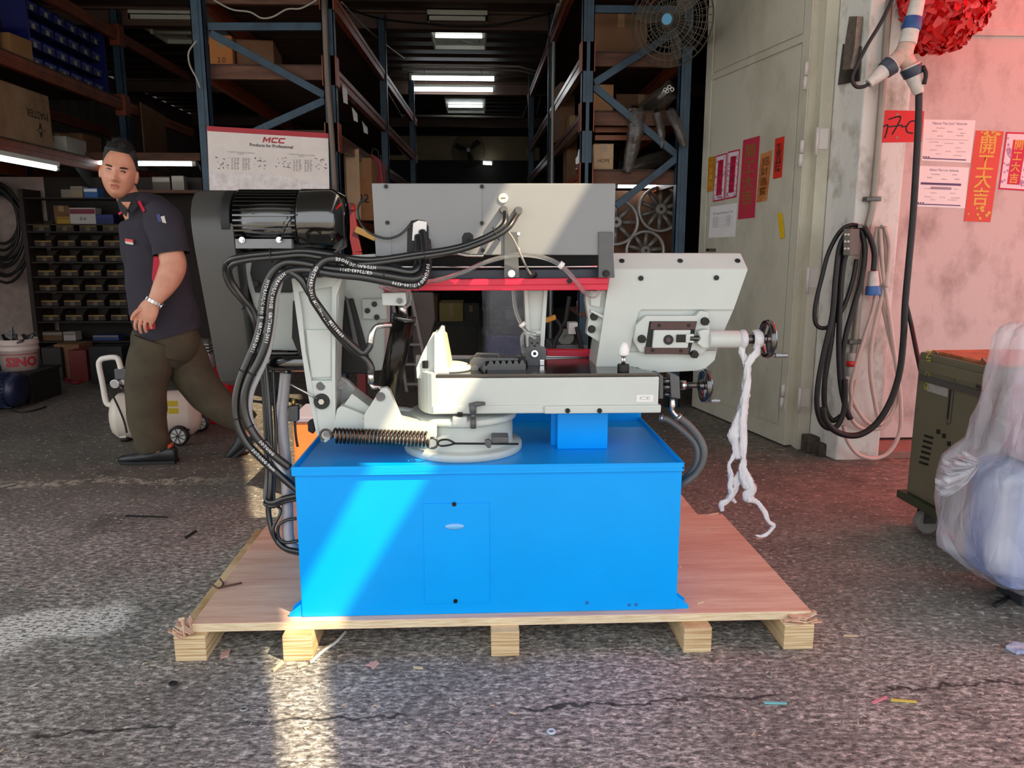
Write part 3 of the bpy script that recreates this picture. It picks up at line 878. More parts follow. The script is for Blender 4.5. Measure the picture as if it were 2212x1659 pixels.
for (x0, x1) in ((1089, 1120), (1293, 1326)):
    plate('bracket', [(x0, 501), (x1 - 1, 501), (x1 - 1, 548), (x1 + 2, 600), (x0, 600), (x0, 548)], YC - 0.008, 0.008, M_dgrey, cbx, 0.002)
    hexbolt('bolt', at(x0 + 16, 591, YC - 0.008), (0, -1, 0), 0.0085, 0.008, M_steel if x0 < 1200 else M_bolt, cbx, washer=0.011)
for x, y in ((1120, 505), (1120, 538)):
    hexbolt('screw', at(x, y, YC - 0.003), (0, -1, 0), 0.005, 0.006, M_steel, cbx, n=12)

# head beam behind the control box
YBm = Y0 + 0.20
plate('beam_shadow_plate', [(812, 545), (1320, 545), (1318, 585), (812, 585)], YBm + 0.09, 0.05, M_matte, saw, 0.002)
plate('head_beam', [(850, 584), (1318, 580), (1316, 603), (850, 604)], YBm, 0.10, mat('navy_paint', '#1b2334', 0.35), saw, 0.003)
MB().cyl(at(846, 577, YBm - 0.01), at(1290, 576, YBm - 0.01), 0.004, n=12).build('guide_rod', M_steel, saw)
plate('red_rail', [(822, 614), (905, 604), (1316, 600), (1314, 614), (905, 618), (826, 626)], YBm - 0.03, 0.09, M_red, saw, 0.003)
plate('red_rail_lip', [(826, 624), (905, 615), (1314, 612), (1312, 627), (900, 628), (830, 630)], YBm - 0.022, 0.09, M_red, saw, 0.003)
hexbolt('bolt', at(1230, 607, YBm - 0.03), (0, -1, 0), 0.008, 0.006, M_bolt, saw, n=12)
# blade guide arm
YG = Y0 + 0.27
ga = plate('guide_arm', [(1132, 627), (1183, 627), (1177, 735), (1140, 735)], YG + 0.015, 0.04, M_white, saw, 0.003)
plate('guide_flange', [(1132, 627), (1140, 627), (1148, 760), (1138, 760)], YG, 0.06, M_white, ga, 0.002)
plate('guide_flange', [(1175, 627), (1183, 627), (1175, 760), (1165, 760)], YG, 0.06, M_white, ga, 0.002)
plate('guide_cross', [(1142, 714), (1174, 714), (1172, 722), (1144, 722)], YG + 0.002, 0.05, M_white, ga, 0.002)
gb = plate('blade_guide', [(1143, 728), (1166, 728), (1166, 748), (1180, 752), (1180, 778), (1166, 782), (1165, 796), (1140, 796), (1138, 780), (1128, 778), (1128, 752), (1143, 750)], YG - 0.015, 0.07, M_dgrey, saw, 0.003)
MB().cyl(at(1155, 764, YG - 0.028), at(1155, 764, YG), 0.011, n=20).build('guide_bolt', M_steel, gb)
MB().cyl(at(1155, 764, YG - 0.0285), at(1155, 764, YG - 0.02), 0.006, n=6).build('bolt_socket', M_matte, gb)
for x, y in ((1149, 741), (1161, 741), (1155, 747)):
    hexbolt('screw', at(x, y, YG - 0.015), (0, -1, 0), 0.0035, 0.002, M_bolt, gb, n=10)
plate('guide_pad', [(1166, 777), (1176, 777), (1176, 790), (1166, 790)], YG - 0.02, 0.03, M_steel, gb, 0.002)
plate('guide_strip', [(1140, 789), (1166, 789), (1166, 795), (1140, 795)], YG - 0.018, 0.01, mat('navy_blue', '#24336b', 0.4), gb, 0.001)
# lower red wheel guard with the blade
YRg = Y0 + 0.42
plate('blade_guard', [(1181, 757), (1287, 758), (1290, 771), (1181, 769)], YRg, 0.05, M_red, saw, 0.002)
plate('saw_blade', [(1180, 769), (1290, 771), (1290, 789), (1180, 787)], YRg + 0.01, 0.003, M_steel, saw, 0.0)
plate('blade_guard', [(1181, 786), (1290, 786), (1290, 798), (1181, 798)], YRg - 0.005, 0.05, M_red, saw, 0.002)
plate('rear_vice_plate', [(898, 768), (1140, 770), (1140, 800), (898, 800)], YRg + 0.02, 0.02, mat('casting_pale', '#b9b7b1', 0.5), saw, 0.003)
# right blade guide bracket
YGr = Y0 + 0.25
gbr = plate('guide_bracket', [(1266, 628), (1310, 627), (1311, 690), (1305, 738), (1297, 741), (1267, 722), (1271, 690), (1265, 650)], YGr, 0.04, M_white, saw, 0.003)
plate('bracket_rib', [(1276, 668), (1311, 685), (1311, 692), (1276, 674)], YGr - 0.02, 0.03, M_white, gbr, 0.002)
for x, y in ((1283, 684), (1278, 711)):
    hexbolt('bolt', at(x, y, YGr), (0, -1, 0), 0.0115, 0.012, M_bolt, gbr, washer=0.0125)
plate('bracket_post', [(1275, 628), (1300, 628), (1296, 664), (1276, 660)], YGr - 0.015, 0.03, M_white, gbr, 0.003)

# right wheel box
YX = Y0 + 0.225
wbx = plate('right_wheel_box', [(1319, 581), (1616, 581), (1585, 669), (1566, 712), (1549, 757), (1544, 778), (1525, 795), (1506, 801), (1402, 806), (1377, 794), (1287, 794)], YX + 0.012, 0.16, M_white, saw, 0.003)
plate('box_face', [(1319, 581), (1616, 581), (1585, 669), (1386, 669), (1379, 675), (1360, 761), (1549, 757), (1544, 778), (1525, 795), (1506, 801), (1402, 806), (1377, 794), (1287, 794)], YX, 0.013, M_white, wbx, 0.002)
a0, a1 = at(1319, 581.5, YX), at(1616, 581.5, YX)
b0, b1 = at(1323, 547, YX + 0.055), at(1600, 547, YX + 0.055)
cp = MB()
P = [a0, a1, b1, b0, Vector((b0.x, YX + 0.17, b0.z)), Vector((b1.x, YX + 0.17, b1.z)), Vector((a1.x, YX + 0.17, a1.z)), Vector((a0.x, YX + 0.17, a0.z))]
cp.add(P, [(0, 1, 2, 3), (3, 2, 5, 4), (4, 5, 6, 7), (7, 6, 1, 0), (0, 3, 4, 7), (1, 6, 5, 2)])
tcp = cp.build('box_top', M_white, wbx, 0.003)
slope_n = (b0 - a0).cross(a1 - a0).normalized()
if slope_n.y > 0: slope_n = -slope_n
for x in (1343, 1469, 1593):
    c_ = (a0 + b0) / 2; c_ = Vector((at(x, 566, YX + 0.028).x, c_.y, c_.z))
    b = MB().cyl(c_ - slope_n * 0.006, c_ + slope_n * 0.003, 0.0085, n=16)
    b.build('countersunk_screw', M_bolt, tcp)
for x, y in ((1384, 601), (1547, 600)):
    hexbolt('screw', at(x, y, YX), (0, -1, 0), 0.008, 0.005, M_bolt, wbx, n=14)
# tension slide
YT = YX - 0.006
tb = plate('tension_block', [(1395, 682), (1504, 682), (1512, 671), (1531, 674), (1534, 712), (1532, 752), (1515, 766), (1382, 762), (1369, 737), (1373, 703)], YT - 0.012, 0.03, M_white, saw, 0.005)
plate('slide_well', [(1403, 694), (1506, 694), (1490, 766), (1392, 764)], YT - 0.0135, 0.004, M_matte, tb, 0.001)
M_gib = mat('gib_brown', '#4a322e', 0.4, 0.2)
g1 = plate('gib', [(1407, 695), (1506, 695), (1502, 712), (1404, 712)], YT - 0.020, 0.008, M_gib, tb, 0.001)
g2 = plate('gib', [(1394, 749), (1489, 749), (1487, 765), (1393, 765)], YT - 0.020, 0.008, M_gib, tb, 0.001)
for g_, pts in ((g1, ((1424, 703), (1488, 703))), (g2, ((1410, 757), (1471, 758)))):
    for x, y in pts:
        hexbolt('screw', at(x, y, YT - 0.020), (0, -1, 0), 0.0055, 0.002, M_bolt, g_, n=12)
sb_ = plate('slide_block', [(1413, 713), (1493, 713), (1486, 752), (1409, 752)], YT - 0.028, 0.016, M_white, tb, 0.004)
MB().cyl(at(1444, 734, YT - 0.033), at(1444, 734, YT - 0.02), 0.0155, n=22).build('bolt_hole', M_matte, sb_)
MB().cyl(at(1444, 734, YT - 0.036), at(1444, 734, YT - 0.02), 0.0085, n=6).build('socket_bolt', M_gib, sb_)
xa, xb_ = at(1461, 731, YT - 0.03), at(1496, 731, YT - 0.03)
MB().box((xa.x, xa.y - 0.004, xa.z - 0.012), (at(1475, 731, YT).x, xa.y + 0.01, xa.z + 0.012)).build('lock_nut', M_bolt, tb, 0.002)
MB().box((at(1475, 731, YT).x, xa.y - 0.005, xa.z - 0.014), (at(1493, 731, YT).x, xa.y + 0.01, xa.z + 0.014)).build('adjust_nut', M_white, tb, 0.004)
MB().cyl(at(1490, 731, YT - 0.03), at(1534, 731, YT - 0.03), 0.0085, n=18).build('tension_screw', M_dsteel, tb)
for x, y in ((1386, 732), (1522, 694), (1499, 765)):
    hexbolt('bolt', at(x, y, YT - 0.013), (0, -1, 0), 0.0125, 0.012, M_bolt, tb, washer=0.013)
plate('barrel_boss', [(1508, 716), (1520, 712), (1534, 712), (1534, 752), (1518, 752), (1506, 742), (1514, 732)], YT - 0.045, 0.05, M_white, tb, 0.005)
yb2 = YT - 0.03
zz = at(1560, 733, yb2).z
bx = lambda px: at(px, 733, yb2).x
br = MB().lathe([(0, 0), (0.027, 0), (0.0275, 0.003), (0.0275, bx(1594) - bx(1530)), (0.025, bx(1597) - bx(1530)), (0, bx(1597) - bx(1530))], (bx(1530), yb2, zz), (1, 0, 0), n=32).build('tension_barrel', M_white, saw)
MB().cyl((bx(1596), yb2, zz), (bx(1645), yb2, zz), 0.014, n=18).build('barrel_shaft', M_dsteel, br)

def handwheel(px, py, Y, r, kx0, kx1, ka):
    c = at(px, py, Y)
    hw = MB()
    hw.lathe([(r - 0.010, -0.008), (r, -0.009), (r + 0.003, 0.0), (r, 0.009), (r - 0.010, 0.008), (r - 0.012, 0.0), (r - 0.010, -0.008)], c, (1, 0, 0), n=48)
    o = hw.build('handwheel', M_black, saw)
    MB().cyl(c - Vector((0.02, 0, 0)), c + Vector((0.012, 0, 0)), 0.015, n=20).build('hub', M_black, o)
    for k in range(3):
        a = ka + 2 * PI * k / 3
        e = c + Vector((0, math.cos(a) * (r - 0.008), math.sin(a) * (r - 0.008)))
        MB().bar(c, e, 0.012, 0.010).build('spoke', M_black, o, 0.002)
    e = c + Vector((0, math.cos(ka) * (r - 0.004), math.sin(ka) * (r - 0.004)))
    MB().cyl(e, e + Vector((kx0, 0, 0)), 0.004, n=10).cyl(e + Vector((kx0, 0, 0)), e + Vector((kx1, 0, 0)), 0.0078, n=16).build('crank_knob', mat('knob_grey', '#8e9296', 0.22, 0.6), o, 0.001)
    return o
handwheel(1658, 732, yb2, 0.058, 0.018, 0.056, R(-115))
# vice feed: blocks, shaft, handwheel
YF2 = YV + 0.07
plate('feed_block', [(1424, 812), (1433, 812), (1433, 862), (1424, 862)], YF2 - 0.03, 0.10, M_dgrey, saw, 0.003)
for y in (823, 836, 852):
    MB().cyl(at(1430, y, YF2 - 0.02), at(1456, y, YF2 - 0.02), 0.010 if y != 852 else 0.006, n=14).build('feed_rod', M_black, saw)
plate('feed_nut', [(1447, 808), (1468, 814), (1470, 862), (1450, 859)], YF2 - 0.035, 0.05, M_dgrey, saw, 0.003)
fs = MB().cyl(at(1466, 832, YF2), at(1480, 832, YF2), 0.012, n=18).cyl(at(1480, 832, YF2), at(1522, 832, YF2), 0.0095, n=18).build('feed_shaft', M_dsteel, saw)
MB().cyl(at(1470, 832, YF2), at(1481, 832, YF2), 0.0145, n=20).build('collar', M_steel, saw)
handwheel(1523, 833, YF2, 0.052, 0.014, 0.042, R(-112))
# oil cup
oc = at(1347, 770, YV + 0.03)
ob = MB().cyl((oc.x, oc.y, ZV1 + 0.011), (oc.x, oc.y, ZV1 + 0.035), 0.018, n=24).build('coolant_valve', M_matte, saw, 0.002)
zc1 = at(1347, 767, oc.y).z; zc2 = at(1347, 739, oc.y).z
MB().cyl((oc.x - 0.003, oc.y, ZV1 + 0.03), (oc.x - 0.003, oc.y, zc1), 0.003, n=10).cyl((oc.x + 0.003, oc.y, ZV1 + 0.03), (oc.x + 0.003, oc.y, zc1), 0.003, n=10).cyl((oc.x, oc.y, zc1 - 0.004), (oc.x, oc.y, zc1), 0.009, n=16).build('valve_stem', M_steel, ob)
MB().lathe([(0, 0), (0.0155, 0), (0.0165, 0.004), (0.016, 0.018), (0.012, 0.032), (0.006, zc2 - zc1), (0, zc2 - zc1 + 0.001)], (oc.x, oc.y, zc1), n=24).build('valve_cap', mat('cap_white', '#eef0ee', 0.4), ob)

# spring and tie rod
YS = Y0 + 0.045
s0, s1 = at(722, 941, YS), at(926, 949, YS)
ds = s1 - s0; d, sd, u = frame_of(ds)
pts = []
NT = 25
for i in range(NT * 12 + 1):
    t = i / (NT * 12); a = 2 * PI * i / 12
    pts.append(s0 + ds * t + sd * (0.0215 * math.cos(a)) + u * (0.0215 * math.sin(a)))
MB().tube(pts, 0.0036, 7).build('return_spring', mat('spring_steel', '#6a4e3c', 0.24, 0.95, col2='#3b322c', vscale=30), saw)
def hook(cx, cy, a0_, a1_, r):
    c = at(cx, cy, YS - 0.01)
    return [c + Vector((r * math.cos(R(a)), 0, r * math.sin(R(a)))) for a in range(a0_, a1_, 12 if a1_ > a0_ else -12)]
MB().tube(hook(704, 940, 250, -40, 0.0165), 0.0036, 8).build('spring_hook', M_dsteel, saw)
MB().tube(hook(934, 957, 110, -235, 0.0155), 0.0036, 8).build('spring_hook', M_dsteel, saw)
MB().cyl(at(704, 938, YS - 0.02), at(704, 938, YA + 0.01), 0.008, n=14).build('hook_pin', M_dsteel, saw)
rod = MB().tube([at(x, y, YS - 0.012) for x, y in ((983, 958), (968, 950), (952, 951), (946, 957), (952, 963), (968, 962), (983, 958))], 0.003, 8, sm=3)
rod.cyl(at(980, 958, YS - 0.012), at(1120, 959, YS - 0.0), 0.0032, n=10)
tr_ = rod.build('tie_rod', M_bolt, saw)
plate('anchor_block', [(1062, 945), (1099, 945), (1099, 957), (1062, 958)], YS - 0.01, 0.06, M_dgrey, saw, 0.003)
plate('rod_nut', [(1047, 952), (1056, 950), (1062, 955), (1060, 968), (1054, 969), (1048, 962)], YS - 0.018, 0.02, M_dgrey, saw, 0.003)
# ------------------------------------------------------------------ hoses and cables of the saw
def path(pts, n=8):
    return smooth_pts([at(p[0], p[1], Y0 + p[2]) for p in pts], n)

def hose(name, pts, r, m, n=12, parent=None, **k):
    P = path(pts)
    o = MB().tube(P, r, n).build(name, m, parent or saw, **k)
    return o, P

def hose_text(parent, P, body, start, size, r, flip=False, m=None):
    """lettering wrapped along a hose, on the side facing the forecourt"""
    cu = bpy.data.curves.new('hose_print', 'FONT')
    cu.body = body; cu.size = size; cu.align_y = 'CENTER'; cu.resolution_u = 1; cu.space_character = 1.15; cu.offset = 0.0003
    t = bpy.data.objects.new('tmp', cu); COL.objects.link(t)
    me = bpy.data.meshes.new_from_object(t.evaluated_get(bpy.context.evaluated_depsgraph_get()))
    bpy.data.objects.remove(t, do_unlink=True)
    if flip:
        P = P[::-1]
    L = [0.0]
    for i in range(1, len(P)):
        L.append(L[-1] + (P[i] - P[i - 1]).length)
    off = ORG[parent.name]
    for v in me.vertices:
        s_ = start * L[-1] + v.co.x
        k = 0
        while k < len(L) - 2 and L[k + 1] < s_:
            k += 1
        t_ = (s_ - L[k]) / max(1e-6, L[k + 1] - L[k])
        c = P[k].lerp(P[k + 1], t_)
        d = (P[min(k + 2, len(P) - 1)] - P[max(k - 1, 0)]).normalized()
        view = (Vector((0, 0, CAMH)) - c); view = (view - d * view.dot(d)).normalized()
        side = view.cross(d).normalized()
        a = v.co.y / r
        v.co = c + (view * math.cos(a) + side * math.sin(a)) * (r + 0.0006) - off
    me.materials.clear()
    return link('hose_print', me, m or M_print, parent)

def tie(P, i, r, m=M_matte, w=0.004, parent=None):
    i = max(1, min(len(P) - 2, i))
    d = (P[i + 1] - P[i - 1]).normalized()
    return MB().cyl(P[i] - d * w / 2, P[i] + d * w / 2, r, n=14).build('cable_tie', m, parent or saw)

RC = 0.0085
c1, P1 = hose('control_cable', [(1088, 453, .12), (1092, 468, .09), (1087, 487, .07), (1060, 507, .065), (1010, 528, .065), (960, 540, .06), (900, 548, .055), (830, 559, .05), (790, 561, .05), (745, 556, .05), (700, 547, .05), (655, 542, .05), (600, 546, .05), (545, 551, .05), (510, 557, .06), (492, 566, .08), (486, 580, .10), (489, 600, .11), (500, 622, .12), (520, 645, .13), (533, 662, .14), (548, 690, .14), (556, 720, .15), (565, 790, .16), (572, 860, .16), (576, 950, .15), (577, 1030, .14), (575, 1076, .12), (590, 1086, .10), (615, 1076, .09), (644, 1070, .09)], RC, M_hose)
c2, P2 = hose('control_cable', [(1120, 455, .12), (1108, 478, .085), (1095, 494, .07), (1065, 513, .06), (1010, 535, .06), (960, 547, .055), (900, 556, .05), (790, 570, .045), (740, 565, .045), (690, 556, .045), (650, 551, .045), (600, 555, .045), (545, 560, .045), (512, 567, .055), (498, 577, .075), (496, 592, .095), (503, 612, .11), (525, 643, .12), (548, 670, .13), (560, 705, .135), (568, 760, .15), (576, 820, .15), (582, 900, .14), (586, 1000, .13), (584, 1060, .12), (580, 1105, .12), (590, 1152, .11), (612, 1182, .10), (648, 1192, .10)], RC, M_hose)
for P, r in ((P1, 0.016), (P2, 0.016)):
    MB().cyl(P[0] + Vector((0, 0.02, 0)), P[0] - Vector((0, 0.02, 0)), 0.0125, 0.0105, n=14).build('cable_gland', M_dgrey, saw)
for i in (24, 48, 72, 96, 120, 150):
    q = (P1[i] + P2[min(i - 4, len(P2) - 1)]) / 2
    d = (P1[i + 1] - P1[i - 1]).normalized()
    MB().tube([q + (Vector((0, -math.cos(a) * 0.011, 0)) + frame_of(d)[2] * math.sin(a) * 0.020) for a in [2 * PI * k / 12 for k in range(12)]], 0.0016, 5, closed=True).build('cable_tie', M_matte, saw)
hose('control_cable', [(570, 790, .18), (575, 860, .17), (579, 930, .16), (581, 1010, .15), (579, 1070, .14), (572, 1088, .13), (590, 1094, .11), (615, 1084, .10), (644, 1078, .10)], 0.006, M_hose)
hose('control_cable', [(590, 800, .19), (592, 860, .18), (596, 930, .17), (594, 1010, .15), (592, 1080, .13), (606, 1104, .11), (590, 1142, .10), (598, 1172, .10), (620, 1190, .10), (650, 1197, .10)], 0.005, M_hose)
hose('control_cable', [(640, 1120, .10), (618, 1124, .10), (602, 1136, .10), (602, 1160, .10), (616, 1172, .10), (644, 1168, .10)], 0.005, M_hose)

RH = 0.0118
ha, PA = hose('hydraulic_hose', [(912, 500, .135), (917, 540, .10), (914, 582, .07), (902, 600, .045), (880, 602, .04), (830, 594, .04), (770, 585, .04), (710, 580, .04), (650, 568, .04), (615, 568, .045), (592, 585, .05), (576, 615, .055), (567, 660, .06), (563, 700, .06), (552, 740, .06), (535, 780, .06), (518, 822, .06), (509, 870, .06), (513, 915, .06), (532, 955, .06), (566, 992, .06), (602, 1024, .06), (646, 1062, .06)], RH, M_hose)
hb, PB = hose('hydraulic_hose', [(903, 510, .135), (905, 550, .10), (902, 574, .07), (888, 588, .055), (840, 580, .05), (770, 574, .045), (738, 561, .035), (708, 560, .03), (688, 573, .025), (676, 594, .02), (671, 620, .02), (676, 645, .03), (690, 668, .045), (715, 705, .06), (748, 742, .075), (775, 764, .085), (793, 780, .09), (801, 795, .09), (801, 806, .09)], RH, M_hose)
hc_, PC = hose('hydraulic_hose', [(922, 520, .135), (925, 560, .09), (920, 592, .06), (906, 613, .05), (880, 616, .045), (840, 609, .04), (780, 598, .035), (720, 592, .03), (665, 583, .03), (628, 586, .035), (604, 602, .04), (588, 640, .045), (582, 700, .05), (573, 745, .05), (558, 782, .05), (540, 815, .05), (528, 855, .05), (531, 900, .05), (552, 942, .05), (590, 982, .055), (626, 1010, .06)], RH, M_hose)
hd, PD = hose('hydraulic_hose', [(606, 588, .05), (628, 588, .035), (650, 603, .03), (670, 634, .035), (692, 666, .045), (730, 716, .06), (768, 752, .075), (784, 762, .08), (794, 754, .085), (800, 743, .09)], RH * 0.92, M_hose)
he, PE = hose('drain_hose', [(604, 606, .07), (596, 640, .075), (590, 690, .08), (578, 760, .08), (556, 812, .08), (541, 850, .08), (538, 895, .08), (554, 938, .08), (582, 972, .08), (606, 1010, .07), (622, 1042, .07), (646, 1064, .07)], 0.0105, mat('hose_pale', '#b5b2b2', 0.4))
for h, P, body, st, fl in ((ha, PA, 'HYDRAULIC HOSE  GB/T3683-2011', 0.46, False), (ha, PA, 'SOTONG 9mm', 0.86, False), (ha, PA, 'GB/T3683-2011', 0.22, False),
                           (hb, PB, 'HYDRAULIC HOSE', 0.30, False), (hb, PB, 'GB/T3683-2011 M7/100-4 2005', 0.52, False),
                           (hc_, PC, 'SOTONG M7/100-4390', 0.08, False), (hc_, PC, 'HYDRAULIC HOSE  GB/T3683-2011', 0.45, False), (hc_, PC, 'SOTONG', 0.90, False), (hd, PD, 'M2118030', 0.55, False)):
    hose_text(h, P, body, st, 0.0125, RH, fl)
for P, i in ((PA, 40), (PA, 100), (PA, 124), (PA, 142), (PB, 40), (PC, 26), (PC, 60), (PC, 118), (PC, 140), (PE, 60)):
    tie(P, i, RH + 0.0016)
MB().cyl(PB[-1] + Vector((0, 0, 0.004)), PB[-1] - Vector((0, 0, 0.03)), 0.010, n=14).tube([PB[-1] - Vector((0, 0, 0.03)), PB[-1] - Vector((-0.004, 0, 0.042)), PB[-1] - Vector((-0.03, -0.01, 0.046))], 0.0075, 10).build('hose_fitting', M_steel, saw)
e1 = PD[-1]
MB().tube([e1, at(803, 722, Y0 + .09), at(810, 708, Y0 + .095), at(822, 703, Y0 + .10), at(846, 702, Y0 + .13)], [0.010, 0.010, 0.008, 0.007, 0.009, 0.009], 12, sm=4).cyl(at(818, 703, Y0 + .10), at(836, 702, Y0 + .12), 0.0105, n=6, smooth=False).build('hose_fitting', M_steel, saw)
# grey drain pipe
hose('drain_pipe', [(617, 806, .23), (613, 850, .22), (609, 890, .20), (611, 940, .18), (617, 1000, .16), (620, 1060, .14), (621, 1110, .13), (623, 1160, .12), (634, 1184, .12), (656, 1190, .14)], 0.0175, mat('pipe_lilac', '#a7a1a4', 0.32, var=0.06), n=18)
MB().cyl(at(618, 793, Y0 + .23), at(618, 812, Y0 + .23), 0.014, n=16).cyl(at(618, 790, Y0 + .23), at(618, 798, Y0 + .23), 0.02, n=16).build('drain_spigot', M_black, saw)
# limit switches
plate('limit_switch', [(622, 879), (643, 877), (643, 911), (622, 911)], Y0 + .20, 0.03, M_dgrey, saw, 0.003)
MB().cyl(at(634, 877, Y0 + .215), at(634, 862, Y0 + .215), 0.006, n=10).build('switch_plunger', mat('brass', '#c9ab68', 0.3, 0.9), saw)
plate('limit_switch', [(579, 846), (597, 845), (597, 872), (579, 874)], Y0 + .24, 0.03, M_matte, saw, 0.003)
MB().tube([at(x, y, Y0 + .21) for x, y in ((637, 911), (638, 930), (640, 948), (643, 965))], 0.004, 8, sm=4).build('switch_cable', M_hose, saw)
plate('bracket_clip', [(664, 912), (676, 906), (680, 930), (676, 938), (665, 932)], Y0 + .19, 0.03, M_matte, saw, 0.003)
# hoses on the right of the cabinet
M_hose2 = mat('hose_grey', '#595a5b', 0.45)
hr, PR = hose('coolant_hose', [(1462, 898, .10), (1485, 915, .10), (1509, 943, .10), (1521, 972, .09), (1517, 1000, .09), (1500, 1026, .09), (1474, 1046, .09), (1458, 1056, .12)], 0.0105, M_hose2)
hr2, PR2 = hose('coolant_hose', [(1424, 902, .14), (1445, 907, .13), (1472, 927, .12), (1499, 953, .11), (1508, 976, .10), (1502, 1005, .10), (1484, 1028, .11), (1456, 1046, .14)], 0.0095, M_hose2)
MB().tube([at(x, y, Y0 + .10) for x, y in ((1453, 862), (1453, 876), (1452, 886), (1456, 893), (1463, 899))], [0.006, 0.009, 0.006, 0.006, 0.009], 10, sm=3).build('hose_fitting', M_steel, saw)
tie(PR, 2, 0.0125, M_steel, 0.006); tie(PR2, 3, 0.0115, M_steel, 0.005)
# clear coolant tubes and wires
hose('coolant_tube', [(826, 614, .12), (850, 620, .10), (900, 612, .13), (950, 604, .13), (1000, 588, .12), (1050, 566, .11), (1100, 553, .11), (1140, 551, .10), (1180, 558, .10), (1212, 574, .10), (1240, 602, .12), (1262, 630, .16), (1280, 640, .19), (1292, 632, .21), (1294, 622, .22)], 0.0068, M_clear)
MB().cyl(at(1208, 570, Y0 + .10), at(1216, 576, Y0 + .10), 0.011, n=12).build('tube_clip', M_paper, saw)
hose('coolant_tube', [(1109, 624, .22), (1112, 660, .22), (1121, 690, .22), (1130, 706, .22), (1142, 720, .22), (1158, 730, .22)], 0.0062, M_clear)
MB().cyl(at(1126, 698, Y0 + .22), at(1131, 704, Y0 + .22), 0.011, n=12).build('tube_clip', M_paper, saw)
hose('coolant_tube', [(1158, 722, .21), (1140, 719, .21), (1129, 724, .21), (1128, 745, .21), (1131, 762, .22)], 0.006, M_clear)
hose('coolant_tube', [(820, 618, .10), (850, 627, .10), (878, 624, .12), (884, 632, .13), (884, 652, .14), (874, 666, .15)], 0.0062, M_clear)
hose('sensor_wire', [(1092, 494, .07), (1106, 512, .08), (1118, 535, .09), (1130, 562, .10), (1142, 586, .14), (1150, 596, .16)], 0.0032, mat('wire_grey', '#8d8a86', 0.4))
MB().cyl(at(1148, 590, Y0 + .15), at(1155, 594, Y0 + .19), 0.009, n=12).build('sensor', M_matte, saw)
hose('door_wire', [(795, 428, .18), (780, 436, .17), (773, 452, .16), (776, 474, .15), (788, 494, .13), (808, 508, .12), (836, 515, .115), (860, 509, .115), (878, 495, .12), (892, 478, .135)], 0.0034, M_hose)
hose('earth_wire', [(985, 547, .13), (1010, 551, .12), (1045, 552, .11)], 0.0045, M_steel)

# plastic film knotted round the tension shaft
M_film = mat('plastic_film', '#eceaee', 0.3, alpha=0.86, spec=0.7, bump=0.7, bscale=70, stretch=(3, 3, 0.6))
film = thing('plastic_film_strip', 'twisted white plastic film hanging from the upper handwheel shaft', 'plastic film', at(1615, 1090, yb2))
def ribbon(pts, ws, seed, dy=0.0):
    P = smooth_pts([at(x, y, yb2 - 0.012 + dy) for x, y in pts], 5)
    random.seed(seed)
    n = 12; rings = []; prev = None
    for i, p in enumerate(P):
        t = i / (len(P) - 1) * (len(ws) - 1); k = min(int(t), len(ws) - 2)
        w = ws[k] + (ws[k + 1] - ws[k]) * (t - k)
        d = (P[min(i + 1, len(P) - 1)] - P[max(i - 1, 0)]).normalized()
        sd = d.cross(Vector((0, -1, 0)))
        if sd.length < 0.1: sd = Vector((1, 0, 0))
        sd.normalize(); u = sd.cross(d).normalized()
        tw = 0.5 * math.sin(i * 0.35 + seed)
        ring = []
        for q in range(n):
            a = 2 * PI * q / n
            rr = w * (1 + 0.28 * math.sin(3 * a + i * 0.5 + seed) + 0.15 * random.uniform(-1, 1))
            ring.append(p + sd * (rr * math.cos(a + tw)) + u * (rr * 0.6 * math.sin(a + tw)))
        rings.append(ring)
    return MB().loft(rings)
pxm = 1640 / 2.4
ribbon([(1602, 738), (1604, 765), (1612, 782), (1616, 800), (1612, 840), (1606, 870), (1598, 890), (1590, 915), (1586, 940), (1590, 965), (1597, 990)], [0.008, 0.010, 0.011, 0.011, 0.014, 0.012, 0.010, 0.015, 0.019, 0.014, 0.010], 1).build('film_twist', M_film, film)
ribbon([(1638, 740), (1634, 760), (1622, 778), (1615, 795), (1613, 830), (1608, 870), (1604, 910), (1605, 950), (1606, 990), (1604, 1010), (1612, 1035), (1620, 1055), (1614, 1072), (1622, 1082)], [0.008, 0.011, 0.012, 0.010, 0.011, 0.012, 0.013, 0.012, 0.009, 0.012, 0.018, 0.020, 0.015, 0.012], 2, -0.008).build('film_twist', M_film, film)
ribbon([(1592, 965), (1582, 990), (1575, 1005), (1579, 1025), (1577, 1050), (1581, 1065), (1572, 1080), (1560, 1088), (1559, 1104)], [0.010, 0.006, 0.005, 0.009, 0.008, 0.012, 0.009, 0.010, 0.006], 3).build('film_tail', M_film, film)
ribbon([(1601, 1020), (1592, 1040), (1588, 1055), (1582, 1075), (1590, 1086)], [0.012, 0.016, 0.010, 0.007, 0.004], 6, 0.005).build('film_tail', M_film, film)
ribbon([(1618, 1075), (1628, 1080), (1640, 1088), (1652, 1108), (1662, 1128), (1671, 1136), (1660, 1150), (1648, 1158), (1632, 1156)], [0.012, 0.009, 0.007, 0.008, 0.006, 0.007, 0.006, 0.006, 0.002], 4).build('film_tail', M_film, film)
wr = MB()
for k, (x0, x1) in enumerate(((1597, 1612), (1625, 1645))):
    wr.lathe([(0.024, 0), (0.030, 0.004), (0.031, (at(x1, 733, yb2).x - at(x0, 733, yb2).x) * .7), (0.024, at(x1, 733, yb2).x - at(x0, 733, yb2).x)], at(x0, 733, yb2), (1, 0, 0), n=20)
wr.build('film_wrap', M_film, film)
